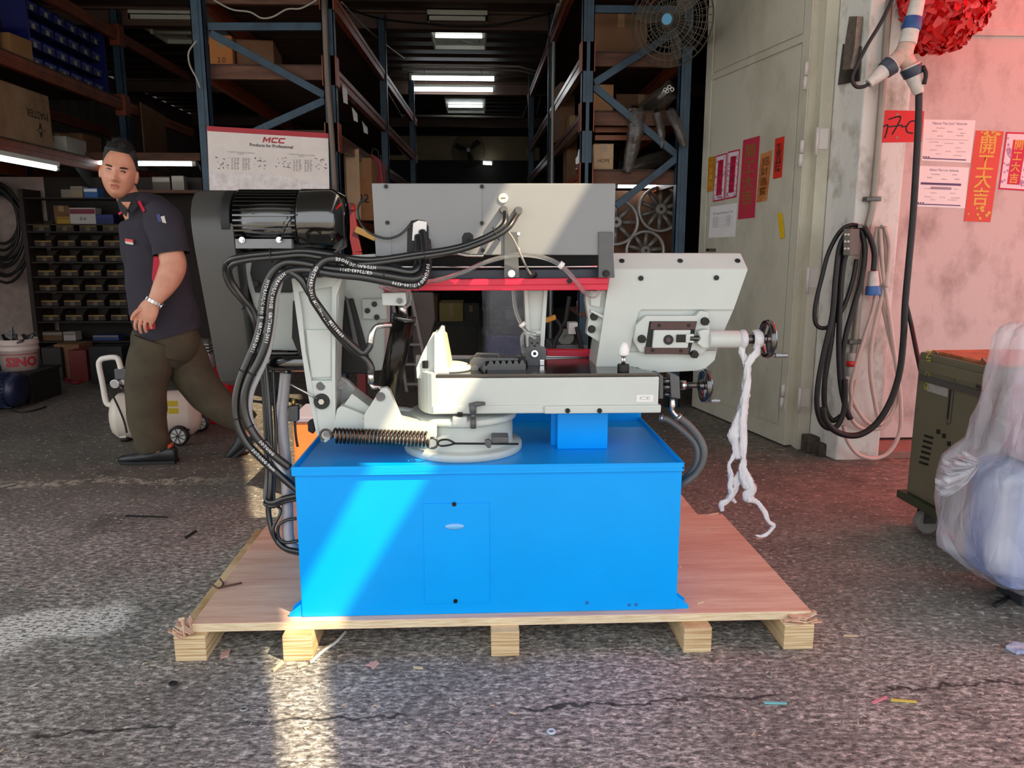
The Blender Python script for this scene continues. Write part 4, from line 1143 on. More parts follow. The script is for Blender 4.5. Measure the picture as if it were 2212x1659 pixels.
# ------------------------------------------------------------------ racking inside the workshop
M_deckbrd = mat('deck_board', '#3d2a20', 0.75, col2='#573a2b', vscale=4, stretch=(1, 5, 5))
def post(par, x, y, z0, z1, w=0.075):
    b = MB().box((x - w / 2, y - 0.04, z0), (x - w / 2 + 0.006, y + 0.04, z1)).box((x + w / 2 - 0.006, y - 0.04, z0), (x + w / 2, y + 0.04, z1)).box((x - w / 2, y - 0.04, z0), (x + w / 2, y - 0.034, z1)).box((x - 0.012, y - 0.045, z0), (x + 0.012, y - 0.04, z1))
    b.box((x - w / 2 - 0.02, y - 0.06, z0), (x + w / 2 + 0.02, y + 0.06, z0 + 0.008))
    return b.build('upright', M_rackblue, par)
def beam(par, a, b, h=0.11, w=0.045, m=None):
    B = MB().bar(a, b, w, h).bar(Vector(a) + Vector((0, 0, h * 0.25)), Vector(b) + Vector((0, 0, h * 0.25)), w + 0.012, h * 0.35)
    return B.build('beam', m or M_rackorange, par)
def connector(par, p):
    p = Vector(p)
    return MB().box(p - Vector((0.05, 0.06, 0.10)), p + Vector((0.05, 0.06, 0.10))).build('connector', M_rackorange, par, 0.004)

# left rack along the wall
XL = -3.5
zl = (1.93, 2.57, 3.22)
rackL = thing('pallet_rack', 'orange-beamed pallet rack along the left wall carrying blue bins and a big carton', 'rack', (XL, 7, 0))
for y in (4.75, 8.05):
    post(rackL, XL, y, 0 if y < 5 else 0, 3.45)
    post(rackL, XL - 1.0, y, 0, 3.45)
for z in zl:
    beam(rackL, (XL, 4.8, z), (XL, 9.9, z), 0.10)
    beam(rackL, (XL - 1.0, 4.8, z), (XL - 1.0, 9.9, z), 0.10)
    connector(rackL, (XL, 8.05, z))
    for k in range(7 if z < 3 else 0):
        y0 = 4.85 + k * 0.46
        MB().box((XL - 1.02, y0, z + 0.05), (XL + 0.02, y0 + 0.45, z + 0.066)).build('deck_plank', M_deckbrd, rackL)
# middle rack, end frame towards the forecourt
YRK = 5.6
def rack(name, label, pxl, pxr, zb, lv, ends, yfar, sideX):
    xl_, xr_ = at(pxl, 200, YRK).x, at(pxr, 200, YRK).x
    rk_ = thing(name, label, 'rack', ((xl_ + xr_) / 2, YRK + 1.5, 0), 'tall racks either side of the workshop aisle')
    for x in (xl_, xr_):
        post(rk_, x, YRK, 0, 3.45, 0.082)
    for y in yfar:
        for x in (xl_, xr_):
            post(rk_, x + (ends[0] * (y - YRK) if (x == xr_) == (sideX > 0) else 0), y, 0, 3.45)
    for a, c in zb:
        MB().bar(at(a[0], a[1], YRK), at(c[0], c[1], YRK), 0.03, 0.05).build('brace', M_rackblue, rk_, 0.003)
    xs = xr_ if sideX > 0 else xl_
    xo = xl_ if sideX > 0 else xr_
    for (z, m) in lv:
        beam(rk_, (xs, YRK + 0.05, z), (xs + ends[0] * 5.4, YRK + 5.4, z), 0.10, 0.045, m)
        beam(rk_, (xo, YRK + 0.05, z), (xo, YRK + 5.4, z), 0.10)
        connector(rk_, (xs, YRK + 0.02, z))
        MB().box((min(xs, xo), YRK + 0.05, z - 0.045), (max(xs, xo), YRK + 0.09, z + 0.045)).build('end_beam', M_board, rk_, 0.003)
        for k in range(9):
            y0 = YRK + 0.10 + k * 0.58
            MB().box((min(xs, xo) + 0.0, y0, z + 0.05), (max(xs, xo), y0 + 0.57, z + 0.066)).build('deck_plank', M_deckbrd, rk_)
    return rk_, xl_, xr_
M_shiny = mat('worn_beam', '#6b4436', 0.3, 0.3, var=0.15)
rackM, xm0, xm1 = rack('pallet_rack', 'blue-posted rack left of the aisle with a red-headed poster on its end', 440, 715,
    [((450, 58), (703, 58)), ((455, 72), (705, 208)), ((705, 216), (570, 276)), ((570, 276), (450, 330))], [(1.35, M_rackorange), (1.95, M_shiny), (2.39, M_rackorange), (2.88, M_rackorange)], (0.03, 0), (8.1, 10.6), 1)
rackR, xr0, xr1 = rack('pallet_rack', 'blue-posted rack right of the aisle with cartons and plastic-wrapped bars', 1268, 1478,
    [((1280, 20), (1470, 22)), ((1283, 180), (1470, 62)), ((1283, 188), (1462, 335)), ((1466, 338), (1330, 445))], [(1.69, M_rackorange), (2.10, M_shiny), (2.50, M_shiny), (3.2, M_rackorange)], (-0.01, 0), (8.0, 10.6), -1)
for py in (281, 298):
    a = at(1285, py, YRK + 0.2); c = at(1425, py, YRK + 0.2)
    MB().bar(a, c, 0.03, 0.035).build('spacer_bar', mat('orange_bar', '#8a4a22', 0.5), rackR)

# cartons -----------------------------------------------------------------
def carton(label, x0, x1, y0, y1, z0, z1, m=M_card, rz=0.0, tape=True, print_=None, group=None, ink=None):
    c = Vector(((x0 + x1) / 2, (y0 + y1) / 2, z0))
    t_ = thing('carton', label, 'box', c, group, (0, 0, rz))
    hx, hy, h = (x1 - x0) / 2, (y1 - y0) / 2, z1 - z0
    ORGs = ORG[t_.name]; ORG[t_.name] = Vector()
    MB().box((-hx, -hy, 0), (hx, hy, h)).build('carton_body', m, t_, min(0.006, h * 0.1))
    MB().box((-hx, -hy, h), (-0.002, hy, h + 0.004)).build('flap', m, t_)
    MB().box((0.002, -hy, h), (hx, hy, h + 0.004)).build('flap', m, t_)
    if tape:
        MB().box((-0.025, -hy - 0.001, h * 0.7), (0.025, -hy, h + 0.001)).build('tape', mat('parcel_tape', '#9c7a50', 0.3), t_)
    if print_:
        text('carton_print', print_, ink or M_ink, t_, (0, -hy - 0.0015, h * 0.35), (1, 0, 0), (0, 0, 1), h * 0.2)
    ORG[t_.name] = ORGs
    return t_
def carton_px(label, x0, y0, x1, y1, Y, dep, zdeck=None, **k):
    a, c = at(x0, y1, Y), at(x1, y0, Y)
    z0 = zdeck if zdeck is not None else a.z
    return carton(label, a.x, c.x, Y, Y + dep, z0, max(c.z, z0 + 0.03), **k)
zd = lambda z: z + 0.067
carton_px('orange-brown carton on the left rack of the aisle behind its diagonal brace', 455, 78, 500, 152, 6.0, 0.4, zd(2.39), m=mat('carton_orange', '#b5713a', 0.8, var=0.08), print_='2.0')
carton_px('pale open carton leaning beside the orange-brown carton', 505, 88, 580, 152, 6.05, 0.5, zd(2.39), m=M_card2, rz=0.12, tape=False)
# right rack
carton_px('large film-wrapped carton on the top deck of the right rack', 1283, 30, 1400, 120, 5.9, 0.5, zd(2.50), m=M_card2)
carton_px('brown carton on the right rack below the film-wrapped carton', 1278, 184, 1326, 236, 5.95, 0.4, zd(2.10), m=M_card)
carton_px('wide low carton behind the blue diagonal brace of the right rack', 1330, 205, 1440, 250, 6.3, 0.4, zd(2.10), m=M_card2)
carton_px('pale carton with black lettering on the lowest deck of the right rack', 1282, 312, 1326, 374, 5.75, 0.3, zd(1.69), m=M_card3, print_='HOPE')
carton_px('carton at the aisle edge of the right rack', 1206, 178, 1238, 235, 7.2, 0.45, zd(2.10), m=M_card2, rz=0.1)
carton_px('slim carton standing deep in the right rack', 1225, 250, 1248, 300, 7.0, 0.3, zd(1.69), m=M_card2)
# middle rack aisle side
carton_px('brown carton on the left rack beside the red case', 765, 342, 802, 398, 6.6, 0.4, zd(1.35), m=M_card, print_='22')
carton_px('crumpled carton below the aisle beam of the left rack', 736, 322, 764, 360, 6.3, 0.4, zd(1.35), m=M_card3, rz=0.2, tape=False)
# left rack
bx0 = ax(0, 200, XL - 0.02); bx1 = ax(112, 200, XL - 0.02)
bigbox = carton('large torn carton with upside-down black lettering on the left rack', XL - 0.75, XL - 0.04, 5.3, bx1.y - 0.02, zd(zl[0]), zd(zl[0]) + 0.42, m=mat('carton_worn', '#a88a68', 0.85, col2='#8b6a4c', vscale=5, thr=(0.35, 0.7)))
fc = Vector((XL - 0.036, bx1.y - 0.22, zd(zl[0]) + 0.25))
pt_ = text('carton_print', 'MASTER', M_ink, bigbox, fc, (0, -1, 0), (0, 0, -1), 0.085)
sq = MB()
st = fc + Vector((0.001, 0.02, -0.12))
stp = []
for k in range(8):
    a = PI * k / 4; r_ = 0.055 if k % 2 == 0 else 0.018
    stp.append(st + Vector((0, r_ * math.cos(a), r_ * math.sin(a))))
sq.tube(stp, 0.003, 4, closed=True).build('carton_mark', M_ink, bigbox)
M_whitebox = mat('white_box', '#b9b2a8', 0.7, var=0.06)
carton('small white carton on the left rack next to the torn carton', XL - 0.3, XL - 0.05, 7.0, 7.35, zd(zl[0]), zd(zl[0]) + 0.14, m=M_whitebox)
carton('brown carton behind the small white carton on the left rack', XL - 0.55, XL - 0.10, 7.4, 7.75, zd(zl[0]), zd(zl[0]) + 0.22, m=M_card2)
carton('flat white carton lying far back on the left rack', XL - 0.5, XL - 0.12, 8.4, 8.8, zd(zl[0]), zd(zl[0]) + 0.12, m=M_whitebox)
carton('brown carton with loose flaps beside the blue bins', XL - 0.55, XL - 0.06, 5.75, 6.25, zd(zl[1]), zd(zl[1]) + 0.28, m=M_card2, rz=0.08)
carton('small brown carton leaning on the blue bins', XL - 0.35, XL - 0.03, 6.32, 6.58, zd(zl[1]), zd(zl[1]) + 0.16, m=M_card, rz=-0.1)
bd_ = MB().prism([(XL + 0.04, 8.35, 2.05), (XL + 0.04, 8.95, 2.02), (XL + 0.04, 8.95, 2.62), (XL + 0.04, 8.35, 2.66)], (0.015, 0, 0))
tag(bd_.build('hanging_board', M_card2, None, 0.003), 'brown board hanging from the left rack beam past the blue bins', 'board')

ORD = ('first', 'second', 'third', 'fourth', 'fifth', 'sixth', 'seventh')
# blue bins on the upper deck
M_bin = mat('bin_blue', '#121a62', 0.4)
M_card_w = mat('bin_card', '#a9a79c', 0.8)
def storage_bin(label, wd, dp, ht, m, card, group, lip=None):
    t_ = thing('storage_bin', label, 'bin', (0, 0, 0), group)
    w = wd / 2; th = 0.004
    b = MB().box((-w, -dp, 0), (w, 0, th)).box((-w, -th, 0), (w, 0, ht)).box((-w, -dp, 0), (w, -dp + th, ht * 0.5))
    for s in (-1, 1):
        b.prism([(s * w, 0, 0), (s * w, -dp, 0), (s * w, -dp, ht * 0.5), (s * w, -dp * 0.55, ht), (s * w, 0, ht)], (-s * th, 0, 0))
    b.build('tray', m, t_)
    MB().box((-w * 0.9, -dp - 0.004, ht * 0.40), (w * 0.9, -dp, ht * 0.52)).build('front_lip', lip or m, t_)
    MB().box((-w * 0.25, -dp - 0.006, ht * 0.05), (w * 0.25, -dp - 0.002, ht * 0.36)).build('card_holder', card, t_)
    return t_
pb = storage_bin('dark blue plastic storage bin in the louvred stand on the left rack', 0.185, 0.16, 0.125, M_bin, M_card_w, 'blue bins on the left rack', mat('bin_blue_lip', '#3a4694', 0.35))
first = True
stand = thing('bin_stand', 'dark louvred bin stand on the upper deck of the left rack', 'stand', (XL - 0.25, 7.2, zd(zl[1])))
MB().box((XL - 0.27, 6.62, zd(zl[1])), (XL - 0.255, 7.92, zd(zl[1]) + 0.58)).build('back_panel', M_bin, stand)
for y in (6.62, 7.91):
    MB().box((XL - 0.25, y - 0.012, zd(zl[1])), (XL - 0.06, y + 0.012, zd(zl[1]) + 0.58)).build('side_frame', M_bin, stand)
for r_ in range(4):
    for c_ in range(6):
        o = pb if first else copy_tree(pb)
        first = False
        o['label'] = 'dark blue plastic bin on the left rack, %s row, %s from the doorway' % (('bottom', 'second', 'third', 'top')[r_], ORD[c_])
        o.location = (XL - 0.25, 6.74 + c_ * 0.21, zd(zl[1]) + 0.012 + r_ * 0.142)
        o.rotation_euler = (0, 0, PI / 2)

# partition across the left bay, lamps, bin rack
YPT = 7.75
xpt = at(70, 560, 7.42).x
wpt = MB().box((SX0, YPT, 0), (xpt, YPT + 0.08, 1.86)).build('wall_partition', mat('partition_paint', '#b7a196', 0.75, col2='#9a857b', vscale=6), None, kind='structure')
MB().box((xpt, YPT, 0), (xm0 - 0.06, YPT + 0.08, 1.86)).build('wall_bay_back', mat('bay_shadow_dark', '#2a221d', 0.8, var=0.15), None, kind='structure')  # same partition, coloured dark for the shadow and black clutter behind the man
ysh = 7.32
shl = thing('wall_shelf', 'long brown shelf across the left bay above the tube lamps', 'shelf', (-2.9, ysh, 1.98))
zsh = at(300, 342, ysh).z
MB().box((at(118, 342, ysh).x, ysh, zsh), (xm0 - 0.05, YPT, zsh + 0.035)).build('shelf_board', M_board, shl, 0.003)
MB().box((at(118, 342, ysh).x, ysh - 0.01, zsh - 0.02), (xm0 - 0.05, ysh + 0.01, zsh + 0.05)).build('shelf_edge', M_board, shl, 0.003)
for x in (at(140, 342, ysh).x, -2.6, xm0 - 0.12):
    MB().prism([(x, YPT, zsh), (x, ysh + 0.05, zsh), (x, YPT, zsh - 0.25)], (0.02, 0, 0)).build('shelf_bracket', M_dgrey, shl)
def tubelamp(label, a, b, r=0.016, estr=None, group=None):
    a = Vector(a); b = Vector(b); d = (b - a).normalized()
    t_ = thing('tube_lamp', label, 'lamp', (a + b) / 2, group)
    MB().bar(a + Vector((0, 0, 0.04)), b + Vector((0, 0, 0.04)), 0.05, 0.035).build('lamp_housing', M_lampwhite, t_, 0.003)
    MB().cyl(a + d * 0.03, b - d * 0.03, r, n=14).build('tube', M_tube, t_)
    for p, q in ((a, a + d * 0.035), (b - d * 0.035, b)):
        MB().cyl(p, q, r * 1.15, n=14).bar(p + Vector((0, 0, 0.02)), q + Vector((0, 0, 0.02)), 0.03, 0.03).build('lamp_holder', M_lampwhite, t_)
    return t_
yl = ysh + 0.06
tubelamp('lit tube lamp under the shelf, left of the man\'s face', at(136, 352, yl), at(240, 352, yl), group='tube lamps in the left bay')
tubelamp('lit tube lamp under the shelf, right of the man\'s face', at(285, 354, yl), at(424, 355, yl), group='tube lamps in the left bay')
tubelamp('lit tube lamp running along the lowest beam of the left rack', Vector((XL + 0.03, 4.85, zl[0] - 0.10)), Vector((XL + 0.03, ax(122, 348, XL + 0.03).y, zl[0] - 0.10)), group='tube lamps in the left bay')
# yellow-fronted bin rack
YBN = 7.42
M_bin2 = mat('bin_brown', '#33261c', 0.6)
M_lip2 = mat('bin_lip', '#8d6f35', 0.6, var=0.25, vscale=9)
M_card2w = mat('bin_card_dull', '#6d5f4b', 0.8, var=0.3, vscale=7)
br0, br1 = at(62, 560, YBN).x, at(292, 560, YBN).x
zr0 = at(160, 705, YBN).z; zr1 = at(160, 408, YBN).z
brk = thing('parts_rack', 'dark steel parts rack with rows of small yellow-fronted bins behind the man', 'rack', ((br0 + br1) / 2, YBN, 0))
for x in (br0, br1):
    MB().box((x - 0.02, YBN - 0.02, 0), (x + 0.02, YBN + 0.28, zr1)).build('side_panel', mat('rack_brown', '#2c2019', 0.6), brk)
rows = [y for y in (495, 528, 561, 593, 625, 658, 690)]
proto = storage_bin('small brown parts bin with a yellow front lip', 0.165, 0.20, 0.105, M_bin2, M_card2w, 'parts bins behind the man', M_lip2)
first = True
for y in rows + [480 - 1, 422, 733]:
    z = at(160, y, YBN).z - 0.02
    if z < 0.02: continue
    MB().box((br0, YBN, z - 0.012), (br1, YBN + 0.28, z)).build('shelf', mat('rack_shelf', '#241a15', 0.6), brk)
n = 5
for ri, y in enumerate(rows):
    z = at(160, y, YBN).z - 0.02
    for c_ in range(n):
        o = proto if first else copy_tree(proto)
        first = False
        o['label'] = 'small yellow-fronted parts bin behind the man, %s row down, %s from the left' % (ORD[ri], ORD[c_])
        o.location = (br0 + 0.09 + 0.02 + c_ * (br1 - br0 - 0.1) / (n - 0.9), YBN + 0.27, z + 0.001)
def smallbox(label, x0, y0, x1, y1, col, Y=YBN + 0.05, dep=0.12, pr=None, ink=None, zz=None):
    a, c = at(x0, y1, Y), at(x1, y0, Y)
    z0 = zz if zz is not None else a.z
    t_ = thing('product_box', label, 'box', ((a.x + c.x) / 2, Y, z0))
    h = c.z - a.z
    MB().box((a.x, Y, z0), (c.x, Y + dep, z0 + h)).build('box_body', mat('bx_' + col, col, 0.6), t_, 0.003)
    MB().box((a.x + 0.004, Y - 0.001, z0 + h * 0.62), (c.x - 0.004, Y, z0 + h * 0.92)).build('box_band', mat('bxb_' + (ink or '#7a736a'), ink or '#7a736a', 0.6), t_)
    if pr:
        text('box_print', pr, M_ink, t_, ((a.x + c.x) / 2, Y - 0.0015, z0 + h * 0.32), (1, 0, 0), (0, 0, 1), h * 0.3)
    return t_
zt1 = at(160, 479, YBN).z - 0.02 + 0.001; zt2 = at(160, 422, YBN).z - 0.02 + 0.001
smallbox('white box with red and blue print on the parts rack', 152, 446, 205, 481, '#b9b2ac', pr='0-6', ink='#7a2a3a', zz=zt1)
smallbox('yellow box on the parts rack left of the printed white box', 123, 465, 150, 481, '#a07a18', zz=zt1, ink='#8a6a20')
smallbox('dark blue box on the parts rack right of the printed white box', 207, 461, 244, 482, '#1b2258', zz=zt1, ink='#2b3472')
carton_px('tan carton standing on the parts rack behind the yellow box', 118, 445, 148, 479, YBN + 0.15, 0.1, zt1, m=M_card2)
smallbox('green and white box on top of the parts rack', 165, 428, 190, 445, '#3f8a38', Y=YBN + 0.18, dep=0.08, ink='#b8c8b0', zz=zt1 + 0.0)
smallbox('grey box on the top shelf of the parts rack', 131, 394, 150, 412, '#7c7264', zz=zt2)
smallbox('tall tan box on the top shelf of the parts rack', 152, 387, 175, 412, '#8b7a5c', zz=zt2)
smallbox('blue and white box on the top shelf next to the man\'s jaw', 180, 390, 208, 411, '#2f5a92', ink='#c8ccd0', zz=zt2)
zt3 = at(160, 733, YBN).z - 0.02 + 0.001
smallbox('brown box on the bottom shelf of the parts rack', 92, 710, 133, 730, '#5e3a22', zz=zt3)
smallbox('white box on the bottom shelf of the parts rack', 137, 709, 161, 728, '#a79c96', zz=zt3)
smallbox('blue tool case on the bottom shelf of the parts rack', 200, 716, 255, 728, '#24406e', zz=zt3)
# shelf with oddments to the right of the head
ysf = 7.55
zsf = at(360, 412, ysf).z
so = thing('wall_shelf', 'short sloping-looking brown shelf right of the man\'s head', 'shelf', (at(370, 412, ysf).x, ysf, zsf))
MB().box((at(300, 412, ysf).x, ysf - 0.12, zsf - 0.03), (xm0 - 0.06, YPT, zsf)).build('shelf_board', M_board, so, 0.003)
smallbox('grey spray can box on the shelf right of the man\'s head', 372, 378, 396, 410, '#6d655a', Y=ysf, dep=0.1, zz=zsf + 0.001)
smallbox('dark carton on the shelf beside the grey spray can box', 330, 380, 366, 410, '#3a3028', Y=ysf, dep=0.1, zz=zsf + 0.001)

# ------------------------------------------------------------------ poster on the rack end
YS_ = YRK - 0.07
pos = thing('wall_poster', 'large white product poster with a red header hung on the rack end', 'poster', at(580, 410, YS_))
PT = [at(447, 272, YS_), at(709, 288, YS_), at(713, 470, YS_), at(455, 470, YS_)]
MB().prism(PT, (0, 0.006, 0)).build('poster_sheet', mat('poster_paper', '#ece2da', 0.55, var=0.04), pos)
def pp(x, y, o=0.001): return at(x, y, YS_ - o)
MB().prism([pp(447, 272), pp(709, 288), pp(710, 299), pp(448, 283)], (0, -0.001, 0)).build('poster_header', mat('poster_red', '#b3222f', 0.5), pos)
rdir = (at(709, 288, YS_) - at(447, 272, YS_)).normalized(); udir = Vector((0, 0, 1))
LU = 0.040
lo_ = pp(567, 307.5, 0.0016)
mpts = [(0, 0), (0, 1), (.27, 1), (.62, .5), (.97, 1), (1.24, 1), (1.24, 0), (.99, 0), (.99, .62), (.68, .18), (.56, .18), (.25, .62), (.25, 0)]
def lp_(x, y): return lo_ + rdir * ((x + 0.28 * y) * LU) + udir * (y * LU * 0.92)
MB().prism([lp_(x, y) for x, y in mpts], (0, -0.0004, 0)).build('logo_letter', mat('poster_red', '#b3222f'), pos)
for ox in (1.42, 2.62):
    cpts = [(ox + 1.08, 1), (ox + 0.28, 1), (ox + 0.06, .92), (ox, .72), (ox, .28), (ox + 0.06, .08), (ox + 0.28, 0), (ox + 1.08, 0), (ox + 1.08, .25), (ox + 0.32, .25), (ox + 0.25, .32), (ox + 0.25, .68), (ox + 0.32, .75), (ox + 1.08, .75)]
    MB().prism([lp_(x, y) for x, y in cpts], (0, -0.0004, 0)).build('logo_letter', mat('poster_red', '#b3222f'), pos)
text('poster_subtitle', 'Products for Professional', mat('ink_grey', '#3c3436', 0.7), pos, pp(586, 315.5, 0.0015), rdir, udir, 0.029, bold=0.0006)
ig = mat('ink_faint', '#8b7f7b', 0.7)
for x in (520, 651):
    text('poster_caption', '5" ANGLE TYPE HYDRAULIC PIPE VICE\nMODELS', ig, pos, pp(x, 331 + (x - 520) * 0.04, 0.0015), rdir, udir, 0.011, line=0.9)
random.seed(11)
bl_ = MB(); sk = MB()
for x0 in (500, 524, 634, 658):
    for j in range(11):
        for k in range(3):
            p = pp(x0 + k * 6, 342 + j * 2.4 + (x0 - 500) * 0.03, 0.0016)
            bl_.box((p.x, p.y - 0.0002, p.z), (p.x + random.uniform(0.006, 0.016), p.y, p.z + 0.0035))
for x0, x1 in ((465, 495), (548, 575), (596, 628), (682, 706)):
    for j in range(16):
        p = pp(random.uniform(x0, x1), random.uniform(340, 364), 0.0016)
        sk.bar(p, p + Vector((random.uniform(-0.012, 0.012), 0, random.uniform(-0.008, 0.008))), 0.0004, random.uniform(0.003, 0.008))
bl_.build('poster_table', ig, pos, kind='stuff'); sk.build('poster_drawing', mat('ink_mid', '#5f5656', 0.7), pos, kind='stuff')
MB().prism([pp(452, 371), pp(480, 373), pp(520, 371), pp(560, 376), pp(600, 378), pp(640, 386), pp(680, 395), pp(711, 404), pp(713, 470), pp(455, 470)], (0, -0.0006, 0)).build('poster_sheen', mat('poster_sheen_pale', '#f4eeea', 0.5, col2='#d9cdc9', vscale=18), pos)  # whitish reflection on the plastic, painted as a pale lower area

# ------------------------------------------------------------------ ceiling lamps
def troffer(label, x0, x1, y0, y1, lit=True):
    ym_ = (y0 + y1) / 2
    t_ = thing('ceiling_lamp', label, 'lamp', ((x0 + x1) / 2, ym_, ZC - 0.12))
    zb_ = ZC - 0.10
    b = MB().box((x0, y0, zb_ + 0.04), (x1, y1, ZC - 0.005))
    for (a_, c_) in (((x0, y0, zb_), (x0 + 0.02, y1, zb_ + 0.05)), ((x1 - 0.02, y0, zb_), (x1, y1, zb_ + 0.05)), ((x0, y0, zb_), (x1, y0 + 0.03, zb_ + 0.05)), ((x0, y1 - 0.03, zb_), (x1, y1, zb_ + 0.05))):
        b.box(a_, c_)
    b.build('lamp_housing', M_lampwhite, t_)
    MB().cyl((x0 + 0.05, ym_, zb_ + 0.0), (x1 - 0.05, ym_, zb_ + 0.0), 0.018, n=12).build('tube', M_tube if lit else mat('tube_off', '#d8d8d2', 0.3), t_)
    for x in (x0 + 0.035, x1 - 0.035):
        MB().box((x - 0.015, ym_ - 0.02, zb_ - 0.02), (x + 0.015, ym_ + 0.02, zb_ + 0.05)).build('lamp_holder', M_lampwhite, t_)
    MB().tube([(x0 + 0.3, ym_ + 0.25, zb_ + 0.03), (x0 + 0.4, ym_ + 0.2, zb_ - 0.01), (x0 + 0.5, ym_ + 0.25, zb_ - 0.015), (x1 - 0.08, ym_ + 0.15, zb_ + 0.02)], 0.004, 6, sm=4).build('loose_wire', M_dgrey, t_)
    return t_
q0, q1 = gz(923, 43, ZC - 0.1), gz(1053, 43, ZC - 0.1); q2 = gz(988, 108, ZC - 0.1)
troffer('square ceiling lamp with one lit tube nearest the doorway', q0.x, q1.x, q0.y, q2.y)
q0, q1 = gz(958, 212, ZC - 0.1), gz(1050, 212, ZC - 0.1); q2 = gz(1004, 245, ZC - 0.1)
troffer('square ceiling lamp with one lit tube deepest in the aisle', q0.x, q1.x, q0.y, q2.y)
q0, q1 = gz(277, 40, ZC - 0.1), gz(430, 40, ZC - 0.1); q2 = gz(350, 95, ZC - 0.1)
troffer('unlit square ceiling lamp above the left bay', q0.x, q1.x, q0.y, q2.y, False)
M_conduit_ = mat('conduit', '#9a958a', 0.45)
for (x0, x1, y, w) in ((884, 1073, 168, 'nearer'), (889, 1070, 192, 'farther')):
    a, c = gz(x0, y, ZC - 0.12), gz(x1, y, ZC - 0.12)
    c.y = a.y
    tl_ = tubelamp('bright ceiling tube lamp over the aisle, the %s of two' % w, a, c, 0.03, group='pair of ceiling tube lamps')
    for x_ in (a.x + 0.2, c.x - 0.2):
        MB().cyl((x_, a.y, ZC - 0.09), (x_, a.y, ZC + 0.02), 0.006, n=8).build('hanger', M_conduit_, tl_)
# conduits and cables under the ceiling
def cable(name, label, pts, r, m=M_matte, cat='cable', sm=6):
    o = MB().tube(pts, r, 7, sm=sm).build(name, m)
    return tag(o, label, cat)
M_conduit = mat('conduit', '#9a958a', 0.45)
zcn = ZC - 0.20
for k, dy in ((0, 0.0), (1, 0.30)):
    cable('conduit', ('upper' if k == 0 else 'lower') + ' white conduit crossing the ceiling above the twin tube lamps', [gz(870, 141 + k * 8, zcn), gz(900, 141 + k * 8, zcn), gz(1120, 144 + k * 8, zcn), gz(1165, 162 + k * 6, zcn)], 0.014, M_conduit, 'conduit', 2)
cable('conduit', 'thin conduit across the ceiling in front of the back wall', [gz(820, 249, ZC - 0.19), gz(1130, 253, ZC - 0.19)], 0.02, M_conduit, 'conduit', 0)
cable('ceiling_cable', 'white cable sagging between the posts of the left rack', [at(462, 0, 5.5), at(500, 20, 5.5), at(540, 26, 5.5), at(565, 39, 5.5), at(590, 36, 5.5), at(620, 20, 5.5), at(650, 18, 5.5), at(684, 0, 5.5)], 0.006, M_conduit)
cable('ceiling_cable', 'long dark cable slung across the ceiling past the nearest lamp', [at(730, 10, 7.0), at(820, 40, 7.5), at(930, 52, 7.9), at(1000, 56, 8.0), at(1080, 52, 8.0), at(1190, 28, 7.6), at(1240, 15, 7.0)], 0.010)
cable('ceiling_cable', 'thin pale wire slanting from the left rack to the conduit', [at(738, 5, 6.2), at(790, 60, 7.5), at(845, 105, 9.0), at(884, 133, 10.5)], 0.006, M_conduit)
for k, (a, b_) in enumerate((((1205, 10), (1155, 165)), ((1225, 5), (1130, 250)), ((1212, 0), (1160, 160)))):
    za, zb2 = at(a[0], a[1], 6.9), at(b_[0], b_[1], 11.5 + k)
    za.z = min(za.z, 3.42); zb2.z = min(zb2.z, 3.42)
    cable('conduit', ('first', 'second', 'third')[k] + ' cable run along the right rack beam under the ceiling, from the aisle', [za, (za + zb2) / 2 + Vector((0, 0, -0.02)), zb2], 0.012, M_conduit if k != 1 else M_matte, 'cable', 3)
cable('ceiling_cable', 'pair of loose cables hanging down the left rack post', [at(425, 88, 5.5), at(408, 112, 5.5), at(410, 140, 5.5), at(425, 170, 5.5), at(432, 190, 5.5)], 0.006, M_conduit)
cable('drop_conduit', 'conduit dropping to a socket on the back wall', [at(893, 270, YB - 0.08), at(897, 300, YB - 0.08), at(898, 340, YB - 0.08)], 0.03, M_conduit, 'conduit', 2)
cable('post_conduit', 'tall grey conduit strapped to the inner post of the left rack', [at(700, 0, YRK - 0.08), at(706, 160, YRK - 0.08), at(717, 300, YRK - 0.08), at(724, 420, YRK - 0.08)], 0.02, mat('conduit_brown', '#6d6257', 0.5), 'conduit', 3)
cable('post_conduit', 'thin pale conduit on the aisle side of the right rack post', [at(1196, 90, 6.6), at(1194, 240, 6.6), at(1192, 400, 6.6), Vector((at(1192, 400, 6.6).x, 6.6, 0.0))], 0.012, M_conduit, 'conduit', 2)
